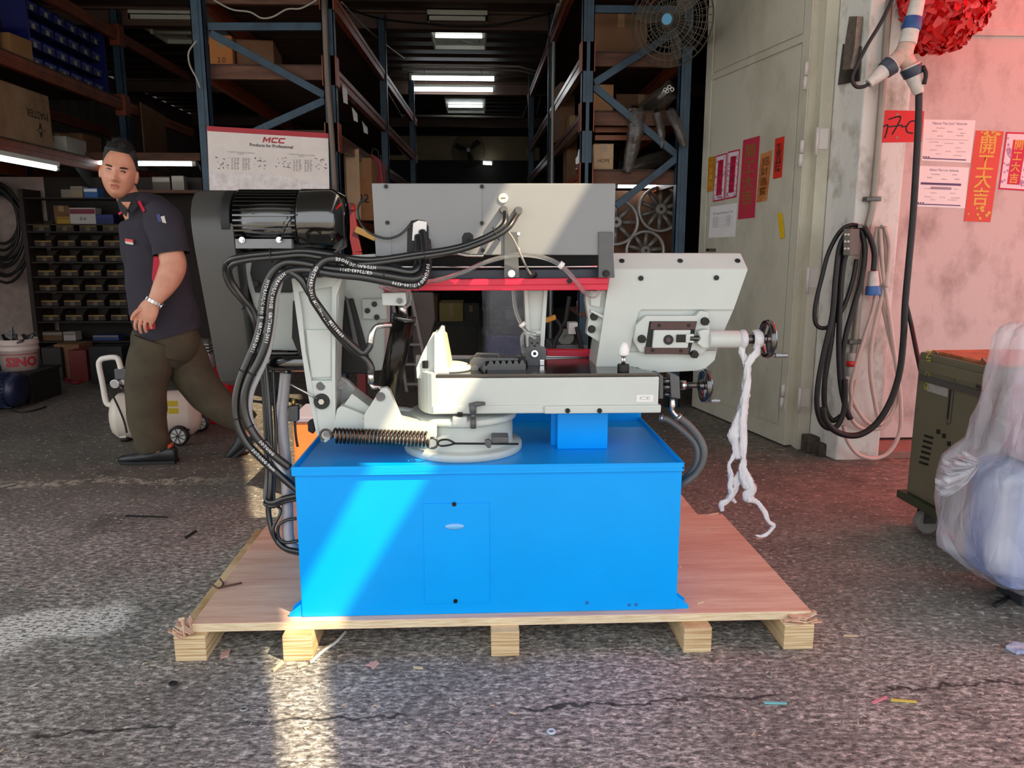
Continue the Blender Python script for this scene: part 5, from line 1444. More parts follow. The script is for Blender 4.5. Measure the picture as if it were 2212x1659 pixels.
# ------------------------------------------------------------------ the man walking past
YM = 4.27
SC = 1 / 405.0
def ringp(c, d, w, dp, n=20, sq=2.3):
    """ellipse ring round the point c, across direction d (in the picture plane), w wide, dp deep"""
    d = Vector(d).normalized()
    s_ = d.cross(Vector((0, 1, 0))).normalized()
    f_ = s_.cross(d).normalized()
    out = []
    for k in range(n):
        a = 2 * PI * k / n
        ca, sa = math.cos(a), math.sin(a)
        e = 2.0 / sq
        out.append(c + s_ * (w * math.copysign(abs(ca) ** e, ca)) + f_ * (dp * math.copysign(abs(sa) ** e, sa)))
    return out
def limb(pts, n=20, sub=4, wob=0.0, seed=0, sq=2.2):
    """pts: (px, py, dY, half width px, half depth m)"""
    C = [at(p[0], p[1], YM + p[2]) for p in pts]
    Cs = smooth_pts(C, sub)
    W_ = smooth_pts([Vector((p[3] * SC, p[4], 0)) for p in pts], sub)
    rings = []
    for i, c in enumerate(Cs):
        d = Cs[min(i + 1, len(Cs) - 1)] - Cs[max(i - 1, 0)]
        r_ = ringp(c, d, W_[i].x, W_[i].y, n, sq)
        if wob:
            cc = c
            r_ = [cc + (q - cc) * (1 + wob * noise.noise(q * 9.0 + Vector((seed, 0, 0))) + wob * 0.5 * noise.noise(q * 23.0 + Vector((0, seed, 0)))) for q in r_]
        rings.append(r_)
    return rings

man = thing('person', 'man in a dark short-sleeved work shirt and olive trousers walking left past the saw', 'person', Vector((gz(320, 990).x, YM, 0)))
M_skin = mat('skin', '#e3a587', 0.5, col2='#d08e72', vscale=12, thr=(0.35, 0.7))
M_lip = mat('skin_lip', '#bd7464', 0.5)
M_hair = mat('hair_black', '#14110f', 0.55, bump=0.5, bscale=180)
M_shirt = mat('shirt_navy', '#2b2832', 0.85, col2='#34313c', vscale=6, bump=0.6, bscale=9)
M_shirt_red = mat('shirt_red', '#c0203c', 0.7)
M_pants = mat('trousers_olive', '#544b38', 0.9, col2='#443c2e', vscale=7, bump=0.7, bscale=9)
M_shoe = mat('shoe_black', '#1d1f20', 0.4, var=0.2)

# head frame
hc_ = at(257, 374, YM - 0.07)
fy = R(15)
fwd = Vector((math.sin(fy), -math.cos(fy), -0.06)).normalized()
rgt = Vector((math.cos(fy), math.sin(fy), 0))
upv = rgt.cross(fwd) * -1
upv = Vector((0, 0, 1)) - fwd * fwd.z; upv.normalize(); rgt = fwd.cross(upv).normalized()
rl = R(-10)
up2 = (upv * math.cos(rl) + rgt * math.sin(rl)).normalized(); rt2 = fwd.cross(up2).normalized()
if rt2.x < 0: rt2 = -rt2
def hp_(x, y, z):
    return hc_ + rt2 * x + fwd * y + up2 * z
def gs(x, z, cx, cz, sx, sz):
    return math.exp(-((x - cx) / sx) ** 2 - ((z - cz) / sz) ** 2)
HW, HD, HH = 0.082, 0.100, 0.133
def head_pt(th, ph):
    st, ct = math.sin(th), math.cos(th)
    x = HW * st * math.sin(ph); y = HD * st * math.cos(ph); z = HH * ct
    x = HW * math.copysign(abs(st * math.sin(ph)) ** 0.88, math.sin(ph))
    t_ = max(0.0, -z / HH)
    x *= 1 - 0.22 * t_ ** 2.2
    if y < 0:
        y *= 1 - 0.25 * t_
    if z > 0:
        x *= 1 - 0.06 * (z / HH)
    if y > 0:
        # face relief
        y *= 1.0 - 0.05 * t_
        f_ = 0.0
        f_ += 0.033 * gs(x, z, 0, -0.030, 0.014, 0.018)      # nose tip
        f_ += 0.016 * gs(x, z, 0, -0.002, 0.010, 0.028)      # bridge
        f_ += 0.013 * (gs(x, z, 0.015, -0.036, 0.009, 0.009) + gs(x, z, -0.014, -0.036, 0.009, 0.009))
        f_ += 0.007 * (gs(x, z, 0.034, 0.030, 0.024, 0.010) + gs(x, z, -0.034, 0.030, 0.024, 0.010))   # brows
        f_ -= 0.011 * (gs(x, z, 0.034, 0.010, 0.018, 0.011) + gs(x, z, -0.034, 0.010, 0.018, 0.011))   # sockets
        f_ += 0.007 * (gs(x, z, 0.046, -0.028, 0.022, 0.020) + gs(x, z, -0.046, -0.028, 0.022, 0.020))  # cheeks
        f_ += 0.008 * gs(x, z, 0, -0.062, 0.022, 0.006) + 0.008 * gs(x, z, 0, -0.077, 0.020, 0.006)     # lips
        f_ -= 0.005 * gs(x, z, 0, -0.0695, 0.020, 0.003)
        f_ += 0.010 * gs(x, z, 0, -0.105, 0.026, 0.016)      # chin
        y += f_
    return x, y, z
body = MB()
NT_, NP_ = 60, 72
hv = []
for i in range(NT_ + 1):
    for k in range(NP_):
        hv.append(hp_(*head_pt(PI * i / NT_, 2 * PI * k / NP_)))
body.add(hv, [(i * NP_ + k, (i + 1) * NP_ + k, (i + 1) * NP_ + (k + 1) % NP_, i * NP_ + (k + 1) % NP_) for i in range(NT_) for k in range(NP_)], 0, True)
for s in (-1, 1):                                            # ears
    e = MB()
    pts = []
    for i in range(9):
        for k in range(12):
            th = PI * i / 8; ph = 2 * PI * k / 12
            pts.append(hp_(s * (HW + 0.004 + 0.009 * math.sin(th) * math.cos(ph)), -0.004 + 0.020 * math.sin(th) * math.sin(ph) - 0.2 * 0.03 * math.cos(th), -0.008 + 0.034 * math.cos(th)))
    body.add(pts, [(i * 12 + k, (i + 1) * 12 + k, (i + 1) * 12 + (k + 1) % 12, i * 12 + (k + 1) % 12) for i in range(8) for k in range(12)], 0, True)
body.loft(limb([(268, 405, -0.02, 22, 0.058), (279, 430, -0.01, 24, 0.060), (292, 450, 0.0, 30, 0.065), (312, 470, 0.0, 42, 0.08)]))
body.loft(limb([(362, 705, 0, 46, 0.09), (350, 650, 0, 56, 0.105), (338, 580, 0, 56, 0.115), (328, 510, 0, 52, 0.115), (322, 470, 0, 46, 0.10), (310, 450, 0, 26, 0.06)]))
# near arm: shoulder, elbow, wrist
body.loft(limb([(345, 462, -0.08, 30, 0.062), (358, 500, -0.12, 29, 0.058), (369, 545, -0.15, 26, 0.052), (374, 572, -0.17, 27, 0.050), (366, 598, -0.19, 26, 0.047), (350, 626, -0.21, 21, 0.038), (337, 646, -0.22, 15.5, 0.028), (331, 656, -0.225, 15, 0.024)]))
# far arm, hanging behind the trunk
body.loft(limb([(318, 468, 0.12, 28, 0.055), (330, 540, 0.16, 25, 0.05), (345, 590, 0.17, 23, 0.045), (345, 640, 0.16, 17, 0.035), (342, 680, 0.15, 15, 0.03), (342, 705, 0.15, 10, 0.025)]))
# palm and fingers of the near hand
body.loft(limb([(333, 652, -0.222, 15, 0.022), (324, 664, -0.226, 20, 0.022), (316, 680, -0.23, 22, 0.020), (311, 691, -0.23, 21, 0.016)]))
for pts in ([(296, 684, -.232, 4.0, .0100), (293, 696, -.238, 3.7, .0095), (292, 706, -.234, 3.4, .0088), (295, 713, -.228, 2.8, .0078)],
            [(305, 689, -.235, 4.0, .0100), (302, 702, -.242, 3.7, .0095), (303, 713, -.238, 3.4, .0088), (306, 720, -.231, 2.8, .0078)],
            [(315, 690, -.233, 4.0, .0100), (313, 703, -.240, 3.7, .0095), (314, 712, -.235, 3.3, .0086), (317, 718, -.228, 2.8, .0076)],
            [(325, 686, -.229, 3.7, .0090), (325, 697, -.235, 3.4, .0086), (326, 705, -.230, 3.0, .0080), (328, 710, -.224, 2.5, .0072)],
            [(309, 666, -.238, 5.0, .0105), (297, 672, -.250, 4.5, .0100), (288, 682, -.254, 4.0, .0092), (284, 692, -.252, 3.0, .0078)]):
    body.loft(limb(pts, 12, 4))
# legs and feet
body.loft(limb([(332, 770, -0.05, 36, 0.08), (322, 800, -0.06, 34, 0.085), (318, 860, -0.07, 26, 0.065), (335, 930, -0.06, 18, 0.05), (345, 970, -0.05, 14, 0.04), (340, 985, -0.05, 14, 0.035)]))
body.loft(limb([(400, 765, 0.08, 36, 0.08), (415, 790, 0.08, 34, 0.08), (450, 848, 0.08, 26, 0.065), (500, 885, 0.08, 20, 0.05), (535, 915, 0.08, 15, 0.04), (545, 940, 0.08, 13, 0.035)]))
tmp = body.build('person_body', M_skin, man, weld=False)
md = tmp.modifiers.new('r', 'REMESH'); md.mode = 'VOXEL'; md.voxel_size = 0.0034; md.use_smooth_shade = True
ms = tmp.modifiers.new('s', 'SMOOTH'); ms.iterations = 2; ms.factor = 0.5
me2 = bpy.data.meshes.new_from_object(tmp.evaluated_get(bpy.context.evaluated_depsgraph_get()))
tmp.modifiers.clear(); old = tmp.data; tmp.data = me2; tmp.name = 'body'; bpy.data.meshes.remove(old)
me2.materials.clear(); me2.materials.append(M_skin); me2.materials.append(M_lip)
o_ = ORG[man.name]
for p in me2.polygons:
    q = p.center + o_ - hc_
    x, y, z = q.dot(rt2), q.dot(fwd), q.dot(up2)
    if y > 0.06 and abs(x) < 0.023 * (1 - ((z + 0.0695) / 0.014) ** 2 * 0.6) and abs(z + 0.0695) < 0.0105:
        p.material_index = 1
# eyes, brows, hair
M_eye = mat('eye_white', '#cdb9ad', 0.3); M_iris = mat('eye_dark', '#140d0a', 0.2)
def face_y(x, z):
    best = min(((abs(a - x) + abs(c - z), b) for a, b, c in FP))
    return best[1]
FP = [head_pt(PI * i / NT_, 2 * PI * k / NP_) for i in range(NT_ + 1) for k in range(NP_)]
FP = [p for p in FP if p[1] > 0.02]
for s in (-1, 1):
    fyv = face_y(s * 0.034, 0.008)
    e = MB()
    ex = hp_(s * 0.034, fyv - 0.0075, 0.008)
    pts = [];
    for i in range(9):
        for k in range(12):
            th = PI * i / 8; ph = 2 * PI * k / 12
            pts.append(ex + rt2 * (0.0125 * math.sin(th) * math.cos(ph)) + fwd * (0.0095 * math.sin(th) * math.sin(ph)) + up2 * (0.0058 * math.cos(th)))
    ey = e.add(pts, [(i * 12 + k, (i + 1) * 12 + k, (i + 1) * 12 + (k + 1) % 12, i * 12 + (k + 1) % 12) for i in range(8) for k in range(12)], 0, True).build('eye', M_eye, man)
    MB().ball(hp_(s * 0.034 + 0.003, fyv - 0.0015, 0.0085), (0.0045, 0.004, 0.0045), 10, 8).build('iris', M_iris, ey)
    MB().tube([hp_(s * 0.034 + a, face_y(s * 0.034 + a, 0.012) + 0.0005, 0.013 - 18 * a * a) for a in (-0.014, -0.007, 0, 0.007, 0.014)], [0.0010, 0.0022, 0.0024, 0.0022, 0.0010], 6, sm=3).build('eyelash', M_hair, man)
    MB().tube([hp_(s * (0.016 + a), face_y(s * (0.016 + a), 0.034) - 0.001, 0.027 + 0.16 * a - 2.2 * a * a) for a in (0.0, 0.009, 0.018, 0.028, 0.038)], [0.0030, 0.0046, 0.0050, 0.0042, 0.0016], 6, sm=3).build('eyebrow', M_hair, man)
hr_ = MB(); hvv = []; idx = {}
NT2, NP2 = 48, 72
def hairline(ph):
    c = math.cos(ph)               # 1 = front
    if c > 0.55: return 0.66
    if c > -0.2: return 0.66 + (0.55 - c) * 1.15
    return 1.55 + (-0.2 - c) * 0.35
for i in range(NT2 + 1):
    for k in range(NP2):
        ph = 2 * PI * k / NP2
        th = hairline(ph) * i / NT2
        x, y, z = head_pt(th, ph)
        edge = min(1.0, (1 - i / NT2) * 5)
        n_ = noise.noise(Vector((x * 90, y * 90, z * 90))) * 0.006 + noise.noise(Vector((x * 25, y * 25, z * 25))) * 0.004
        g_ = 1 + (0.006 + 0.022 * edge * max(0.2, z / HH) + n_ * edge) / 0.1
        hvv.append(hp_(x * g_, y * g_, z * g_ + 0.004 * edge))
for i in range(NT2 + 1):
    for k in range(NP2):
        ph = 2 * PI * k / NP2
        x, y, z = head_pt(hairline(ph) * i / NT2, ph)
        hvv.append(hp_(x * 0.96, y * 0.96, z * 0.96))
B_ = (NT2 + 1) * NP2
fs_ = [(i * NP2 + k, (i + 1) * NP2 + k, (i + 1) * NP2 + (k + 1) % NP2, i * NP2 + (k + 1) % NP2) for i in range(NT2) for k in range(NP2)]
fs_ += [(NT2 * NP2 + k, B_ + NT2 * NP2 + k, B_ + NT2 * NP2 + (k + 1) % NP2, NT2 * NP2 + (k + 1) % NP2) for k in range(NP2)]
hr_.add(hvv, fs_, 0, True)
hair = hr_.build('hair', M_hair, man)
random.seed(4)
tuft = MB()
for k in range(260):
    ph = random.uniform(-1.6, 1.6); th = random.uniform(0.02, 0.75)
    x, y, z = head_pt(th, ph)
    p = hp_(x * 1.16, y * 1.16, z * 1.16)
    dv_ = (p - hc_).normalized() * 0.6 + fwd * random.uniform(0.1, 0.6) + rt2 * random.uniform(-0.5, 0.5) + up2 * 0.5
    tuft.tube([p, p + dv_.normalized() * random.uniform(0.018, 0.034)], [0.0022, 0.0004], 4, caps=False)
tuft.build('hair_tufts', M_hair, hair, kind='stuff')

# shirt
sh = MB()
sh.loft(limb([(368, 726, 0, 70, 0.134), (362, 708, 0, 71, 0.137), (352, 665, 0, 70, 0.138), (343, 615, 0, 67, 0.140), (335, 565, 0, 64, 0.142), (329, 520, 0, 63, 0.142), (326, 485, 0, 62, 0.135), (320, 462, 0, 54, 0.115), (306, 447, 0, 38, 0.088), (294, 438, 0, 29, 0.072)], 40, 5, wob=0.06, seed=3), caps=False)
shirt = sh.build('shirt', M_shirt, man, weld=False)
sl = MB()
sl.loft(limb([(338, 452, -0.07, 30, 0.070), (350, 474, -0.10, 40, 0.078), (360, 500, -0.12, 38, 0.074), (367, 526, -0.14, 37, 0.072), (371, 549, -0.15, 38, 0.070)], 30, 5, wob=0.05, seed=9), caps=False)
sleeve = sl.build('sleeve', M_shirt, shirt, weld=False)
sl2 = MB(); sl2.loft(limb([(318, 455, 0.09, 30, 0.065), (322, 500, 0.13, 34, 0.068), (330, 545, 0.16, 34, 0.066)], 24, 4, wob=0.05, seed=4), caps=False)
sl2.build('sleeve', M_shirt, shirt, weld=False)
co = MB()
co.loft(limb([(296, 452, -0.01, 33, 0.082), (290, 440, -0.01, 31, 0.078), (285, 428, -0.005, 29, 0.073)], 28, 3), caps=False)
co.build('collar', mat('collar_dark', '#23252a', 0.85), shirt, weld=False)
cl_ = at(275, 445, YM - 0.13)
MB().prism([at(263, 440, YM - .125), at(274, 452, YM - .142), at(272, 468, YM - .14), at(262, 458, YM - .12)], (0, 0.008, 0)).prism([at(276, 452, YM - .142), at(293, 430, YM - .115), at(298, 446, YM - .130), at(285, 460, YM - .146)], (0, 0.008, 0)).build('collar_points', mat('collar_dark', '#23252a', 0.85), shirt, 0.002)
MB().prism([at(262, 436, YM - .100), at(282, 436, YM - .100), at(274, 456, YM - .134)], (0, 0.012, 0)).build('neck_opening', M_skin, shirt)
yy_ = YM - 0.150
MB().prism([at(296, 436, YM - .120), at(302, 433, YM - .112), at(313, 455, YM - .152), at(309, 459, YM - .152)], (0, 0.01, 0)).build('shoulder_flash', M_shirt_red, shirt)
MB().prism([at(255, 460, YM - .115), at(262, 456, YM - .125), at(264, 460, YM - .128), at(257, 465, YM - .118)], (0, 0.01, 0)).build('collar_flash', M_shirt_red, shirt)
MB().prism([at(270, 515, YM - .118), at(287, 518, YM - .150), at(287, 524, YM - .150), at(270, 521, YM - .118)], (0, 0.012, 0)).build('chest_badge', mat('badge_red', '#d84a4a', 0.6), shirt)
MB().prism([at(270, 521, YM - .120), at(287, 524, YM - .152), at(287, 529, YM - .152), at(271, 526, YM - .120)], (0, 0.012, 0)).build('chest_badge', mat('badge_white', '#d9cfc6', 0.6), shirt)
MB().prism([at(332, 552, YM - .150), at(346, 556, YM - .150), at(342, 585, YM - .150), at(331, 612, YM - .148), at(328, 600, YM - .148)], (0, 0.02, 0)).build('side_panel', M_shirt_red, shirt)
MB().prism([at(318, 702, YM - .142), at(336, 698, YM - .142), at(335, 711, YM - .142), at(316, 712, YM - .142)], (0, 0.02, 0)).build('hem_panel', M_shirt_red, shirt)
ysl = YM - 0.185
MB().prism([at(347, 468, ysl), at(354, 466, ysl), at(359, 482, ysl), at(352, 484, ysl)], (0, 0.02, 0)).build('sleeve_tag', mat('badge_white', '#d9cfc6', 0.6), sleeve)
MB().prism([at(338, 464, ysl + .002), at(345, 462, ysl), at(349, 480, ysl), at(343, 482, ysl)], (0, 0.02, 0)).build('sleeve_tag', mat('badge_blue', '#3b3f78', 0.6), sleeve)
# trousers
tr1 = MB()
tr1.loft(limb([(360, 685, 0, 60, 0.105), (360, 718, 0, 69, 0.122), (356, 745, 0, 72, 0.13), (352, 770, 0, 62, 0.125), (345, 790, -0.02, 40, 0.10)], 36, 4, wob=0.03, seed=2))
trz = tr1.build('trousers', M_pants, man, weld=False)
tr2 = MB(); tr2.loft(limb([(338, 735, -0.05, 46, 0.110), (325, 780, -0.06, 47, 0.108), (316, 830, -0.07, 44, 0.100), (316, 880, -0.07, 42, 0.092), (323, 925, -0.06, 38, 0.085), (331, 958, -0.06, 36, 0.080), (335, 972, -0.06, 32, 0.072)], 32, 5, wob=0.07, seed=5))
tr2.build('trouser_leg', M_pants, trz, weld=False)
tr3 = MB(); tr3.loft(limb([(385, 735, 0.06, 48, 0.110), (402, 775, 0.07, 48, 0.108), (424, 822, 0.08, 45, 0.100), (455, 858, 0.08, 40, 0.092), (490, 888, 0.08, 36, 0.082), (522, 905, 0.08, 33, 0.075), (538, 916, 0.08, 28, 0.065)], 32, 5, wob=0.07, seed=6))
tr3.build('trouser_leg', M_pants, trz, weld=False)
# shoes
def shoe(pxh, pxt, py, dY, lift=0.0, pitch=0.0, col=M_shoe):
    h = at(pxh, py, YM + dY); t_ = at(pxt, py, YM + dY)
    L = abs(t_.x - h.x); c = MB(); rings = []
    s = [(0.0, 0.030, 0.00, 0.085), (0.05, 0.036, 0.0, 0.100), (0.25, 0.040, 0.0, 0.100), (0.45, 0.043, 0.0, 0.075), (0.65, 0.048, 0.0, 0.062), (0.85, 0.045, 0.0, 0.050), (0.95, 0.034, 0.004, 0.040), (1.0, 0.016, 0.010, 0.028)]
    for u_, w, z0, z1 in s:
        r_ = []
        for k in range(14):
            a = 2 * PI * k / 14
            yy = w * math.cos(a); zz2 = z0 + (z1 - z0) * (0.5 + 0.5 * math.copysign(abs(math.sin(a)) ** 0.7, math.sin(a)))
            r_.append(Vector((-u_ * L, yy, zz2)))
        rings.append(r_)
    rot = Matrix.Rotation(pitch, 3, 'Y')
    rings = [[rot @ q + Vector((h.x, YM + dY, lift + 0.004)) for q in r_] for r_ in rings]
    c.loft(rings)
    o = c.build('shoe', col, man, weld=False)
    so_ = MB()
    so_.prism([rot @ Vector(q) + Vector((h.x, YM + dY, lift + 0.0)) for q in [(0.004, -0.036, 0), (-0.3 * L, -0.043, 0), (-0.7 * L, -0.051, 0), (-0.92 * L, -0.044, 0.002), (-1.01 * L, 0, 0.006), (-0.92 * L, 0.044, 0.002), (-0.7 * L, 0.051, 0), (-0.3 * L, 0.043, 0), (0.004, 0.036, 0)]], rot @ Vector((0, 0, 0.018))).build('sole', M_matte, o, 0.003)
    return o
shoe(381, 256, 990, -0.05)
shoe(556, 470, 985, 0.08, 0.085, R(-38))
MB().prism([at(362, 962, YM - .13), at(370, 957, YM - .11), at(370, 966, YM - .11), at(362, 970, YM - .13)], (0, 0.03, 0)).build('sock', mat('sock_orange', '#d2683a', 0.8), man)
# wrist watch
wc = at(333, 652, YM - 0.222); wd_ = (at(331, 656, YM - .225) - at(337, 646, YM - .22)).normalized()
_, ws, wu = frame_of(wd_, (0, 1, 0))
wt = thing('wrist_watch', 'silver bracelet watch on the wrist of the walking man', 'watch', wc)
links = 16
for k in range(links):
    a = 2 * PI * k / links
    q = wc + ws * (0.0415 * math.cos(a)) + wu * (0.030 * math.sin(a))
    MB().bar(q - wd_ * 0.009, q + wd_ * 0.009, 0.0155, 0.0035, up=(ws * math.cos(a) + wu * math.sin(a))).build('bracelet_link', M_steel, wt, 0.001)
q = wc + ws * 0.043
MB().cyl(q - ws * 0.002, q + ws * 0.007, 0.018, n=20).build('watch_case', M_steel, wt, 0.001)
# ------------------------------------------------------------------ things on the pillar and right-hand leaf
def cable_px(pts, Y, r, n=8, sm=6):
    P = [at(p[0], p[1], (p[2] if len(p) > 2 else Y)) for p in pts]
    return MB().tube(P, r, n, sm=sm)
YPp = YP - 0.03
# conduit down the pillar
cd_ = thing('wall_conduit', 'grey metal conduit running down the pink-lit face of the pillar', 'conduit', at(1880, 430, YPp))
cable_px([(1921, 0), (1902, 240), (1886, 430), (1872, 500), (1858, 620), (1846, 740), (1842, 765)], YPp, 0.018, 12, 4).build('conduit_pipe', mat('conduit_grey', '#8d8578', 0.4, 0.3, var=0.1), cd_)
for py, px in ((430, 1884), (738, 1846)):
    c = at(px, py, YPp)
    MB().box((c.x - 0.04, YPp - 0.022, c.z - 0.012), (c.x + 0.04, YP - 0.001, c.z + 0.012)).build('pipe_clamp', M_dsteel, cd_, 0.003)
c = at(1840, 762, YPp)
v_ = thing('pipe_valve', 'small grey pipe fitting with a red band at the foot of the conduit', 'valve', c - Vector((0, 0, 0.13)))
MB().cyl(c, c - Vector((0, 0, 0.045)), 0.024, n=14).cyl(c - Vector((0, 0, 0.075)), c - Vector((0, 0, 0.13)), 0.022, n=14).build('fitting', mat('valve_grey', '#a9a59c', 0.4), v_, 0.002)
MB().cyl(c - Vector((0, 0, 0.045)), c - Vector((0, 0, 0.075)), 0.026, n=14).build('red_band', mat('valve_red', '#d0302c', 0.4), v_)
# steel hasp on the left face of the pillar
pn = (Vector((J0.x + 0.072, J0.y + 0.02, 0)) - Vector((pc.x, YP, 0))).normalized()
fnorm = Vector((-pn.y, pn.x, 0)); fnorm = fnorm if fnorm.x < 0 else -fnorm
def lf(x, y, o=0.004): return apl(x, y, Vector((pc.x, YP, 0)) + fnorm * o, fnorm)
hs = thing('door_hasp', 'rusty steel hasp bolted to the grey side of the pillar', 'hasp', lf(1835, 180))
MB().prism([lf(1823, 95), lf(1862, 100), lf(1858, 175), lf(1812, 184)], fnorm * 0.008).build('back_plate', M_dsteel, hs, 0.002)
MB().prism([lf(1846, 36), lf(1865, 36), lf(1858, 110), lf(1850, 150), lf(1832, 152), lf(1836, 100)], fnorm * 0.035).build('hasp_bar', mat('worn_steel', '#8d8075', 0.4, 0.6, var=0.25, vscale=25), hs, 0.004)
# red unit number
sg = thing('unit_sign', 'red paper sign with handwritten unit number on the pillar', 'sign', at(1948, 308, YP))
S4 = [at(1912, 238, YP), at(1996, 240, YP), at(1990, 307, YP), at(1905, 308, YP)]
MB().prism([p + Vector((0, -0.0005, 0)) for p in S4], (0, -0.002, 0)).build('sign_sheet', mat('sign_red', '#d81f1f', 0.6, var=0.05), sg)
def stroke(pts, par, Y=None, r=0.0035, m=None):
    P = [at(x, y, (YP if Y is None else Y) - 0.003) for x, y in pts]
    b = MB(); 
    P = smooth_pts(P, 4)
    for i in range(len(P) - 1):
        b.bar(P[i], P[i + 1] + (P[i + 1] - P[i]) * 0.25, r * 2, 0.0012, up=(0, -1, 0))
    return b.build('handwriting', m or M_ink, par)
stroke([(1908, 274), (1918, 270), (1914, 290), (1911, 298)], sg)
stroke([(1919, 258), (1945, 252), (1938, 272), (1927, 290)], sg); stroke([(1920, 274), (1944, 271)], sg)
stroke([(1947, 274), (1957, 273)], sg)
stroke([(1980, 262), (1968, 262), (1958, 274), (1960, 285), (1972, 288)], sg)
for x, y in ((1939, 247), (1938, 297)):
    MB().cyl(at(x, y, YP - 0.006), at(x, y, YP), 0.008, n=14).build('sign_screw', mat('screw_red', '#c86a5c', 0.4), sg)

# papers and banners
def sheet(name, label, cat, corners, pf, off, bg, parent_mats=None, th=0.0012, group=None):
    P = [pf(x, y, 0.0) for x, y in corners]
    n_ = (P[1] - P[0]).cross(P[3] - P[0]).normalized()
    if n_.dot(Vector((0, 0, CAMH)) - P[0]) < 0: n_ = -n_
    t_ = thing(name, label, cat, (P[2] + P[3]) / 2, group)
    MB().prism([p + n_ * off for p in P], n_ * th).build('paper_sheet', bg, t_)
    return t_, P, n_, off + th + 0.0007
def uv(P, u, v):
    return P[0].lerp(P[1], u).lerp(P[3].lerp(P[2], u), v)
def patch(t_, P, n_, off, u0, v0, u1, v1, name, m):
    return MB().prism([uv(P, u0, v0) + n_ * off, uv(P, u1, v0) + n_ * off, uv(P, u1, v1) + n_ * off, uv(P, u0, v1) + n_ * off], n_ * 0.0004).build(name, m, t_)
def chars(t_, P, n_, off, txt, m, size, v0, v1, bold=0.0, sq=1.0):
    rd = (P[1] - P[0]).normalized(); ud = (P[0] - P[3]).normalized()
    for i, ch in enumerate(txt):
        v = v0 + (v1 - v0) * (i + 0.5) / len(txt)
        text('character', ch, m, t_, uv(P, 0.5, v) + n_ * off, rd, Vector((0, 0, 1)) if abs(rd.z) < 0.05 else ud, size, bold=size * 0.012, squash=sq)
def flowers(t_, P, n_, off, rects, m, n, seed, rad):
    random.seed(seed)
    b = MB()
    rd = (P[1] - P[0]).normalized(); ud = (P[0] - P[3]).normalized()
    for i in range(n):
        u0, v0, u1, v1 = random.choice(rects)
        c = uv(P, random.uniform(u0, u1), random.uniform(v0, v1)) + n_ * (off + 0.00004 * i)
        r_ = rad * random.uniform(0.5, 1.0); k = random.choice((5, 6))
        pts = []
        for q in range(k * 2):
            a = PI * q / k; rr = r_ if q % 2 == 0 else r_ * 0.55
            pts.append(c + rd * rr * math.cos(a) + ud * rr * math.sin(a))
        b.prism(pts, n_ * 0.0003)
    return b.build('flower_print', m, t_, kind='stuff')
fr = lambda x, y, o: at(x, y, YR - o)
M_gold = mat('gold_print', '#d8ab35', 0.45); M_ban = mat('banner_red', '#d24a3a', 0.6, var=0.04); M_ban2 = mat('banner_crimson', '#c4153f', 0.6)
M_pale = mat('banner_pale', '#e6d6dc', 0.6); M_blossom = mat('blossom', '#b487a8', 0.6); M_inkp = mat('ink_purple', '#5d4a72', 0.7); M_inkg = mat('ink_soft', '#9c8f9a', 0.7)
# two notices
for i, (lab, C, hd) in enumerate((('white attitude notice pinned beside the unit sign, the upper one', [(1996, 258), (2107, 260), (2096, 352), (1990, 347)], '"Above The Line" Attitude'), ('white attitude notice with a purple bar, the lower one', [(1987, 358), (2093, 362), (2084, 450), (1978, 446)], 'Above The Line Attitude'))):
    t_, P, n_, of = sheet('notice', lab, 'notice', C, fr, 0.0005, M_paper)
    rd = (P[1] - P[0]).normalized()
    text('notice_heading', hd, M_inkp, t_, uv(P, 0.5, 0.09) + n_ * of, rd, (0, 0, 1), 0.019 if i == 0 else 0.017)
    random.seed(40 + i)
    ws_ = ['Accountability', 'Responsibility', 'Ownership', 'Commitment', 'Discipline', 'Respect', 'Teamwork', 'Honest', 'Patience', 'Learning', 'Support']
    for j, v in enumerate((0.20, 0.29, 0.38, 0.54, 0.64, 0.74, 0.82)):
        if i == 1 and 0.36 < v < 0.5: continue
        for u in ((0.33, 0.72) if j % 2 == 0 else (0.22, 0.52, 0.78)):
            text('notice_line', ws_[(j * 3 + int(u * 10)) % len(ws_)], M_inkg if v > 0.5 else M_inkp, t_, uv(P, u, v + random.uniform(-0.02, 0.02)) + n_ * of, rd, (0, 0, 1), 0.0095)
    patch(t_, P, n_, of, 0.03, 0.925, 0.9, 0.95, 'notice_bar', M_inkp)
    if i == 0: patch(t_, P, n_, of, 0.06, 0.465, 0.9, 0.472, 'notice_rule', M_inkg)
    else:
        patch(t_, P, n_, of, 0.05, 0.40, 0.87, 0.455, 'notice_bar', M_inkp)
        patch(t_, P, n_, of, 0.26, 0.50, 0.68, 0.56, 'notice_bar', M_inkg)
    for u in (0.04, 0.09, 0.14):
        patch(t_, P, n_, of, u - 0.015, 0.89, u + 0.015, 0.92, 'notice_icon', M_inkp)
t_, P, n_, of = sheet('lunar_banner', 'tall red banner with four gold Chinese characters on the pink-lit leaf', 'banner', [(2108, 282), (2168, 284), (2139, 480), (2081, 478)], fr, 0.0005, M_ban)
chars(t_, P, n_, of, '開工大吉', M_gold, 0.105, 0.07, 0.83, 0.002)
flowers(t_, P, n_, of, [(0.1, 0.83, 0.9, 0.97), (0.15, 0.01, 0.85, 0.06)], M_gold, 26, 3, 0.014)
t_, P, n_, of = sheet('lunar_banner', 'pink and white banner with gold characters at the picture\'s right edge', 'banner', [(2173, 285), (2236, 287), (2214, 413), (2156, 409)], fr, 0.0005, M_ban2)
patch(t_, P, n_, of, 0.05, 0.03, 0.95, 0.97, 'banner_field', M_pale); patch(t_, P, n_, of + 0.0005, 0.28, 0.13, 0.74, 0.9, 'banner_heart', M_ban2)
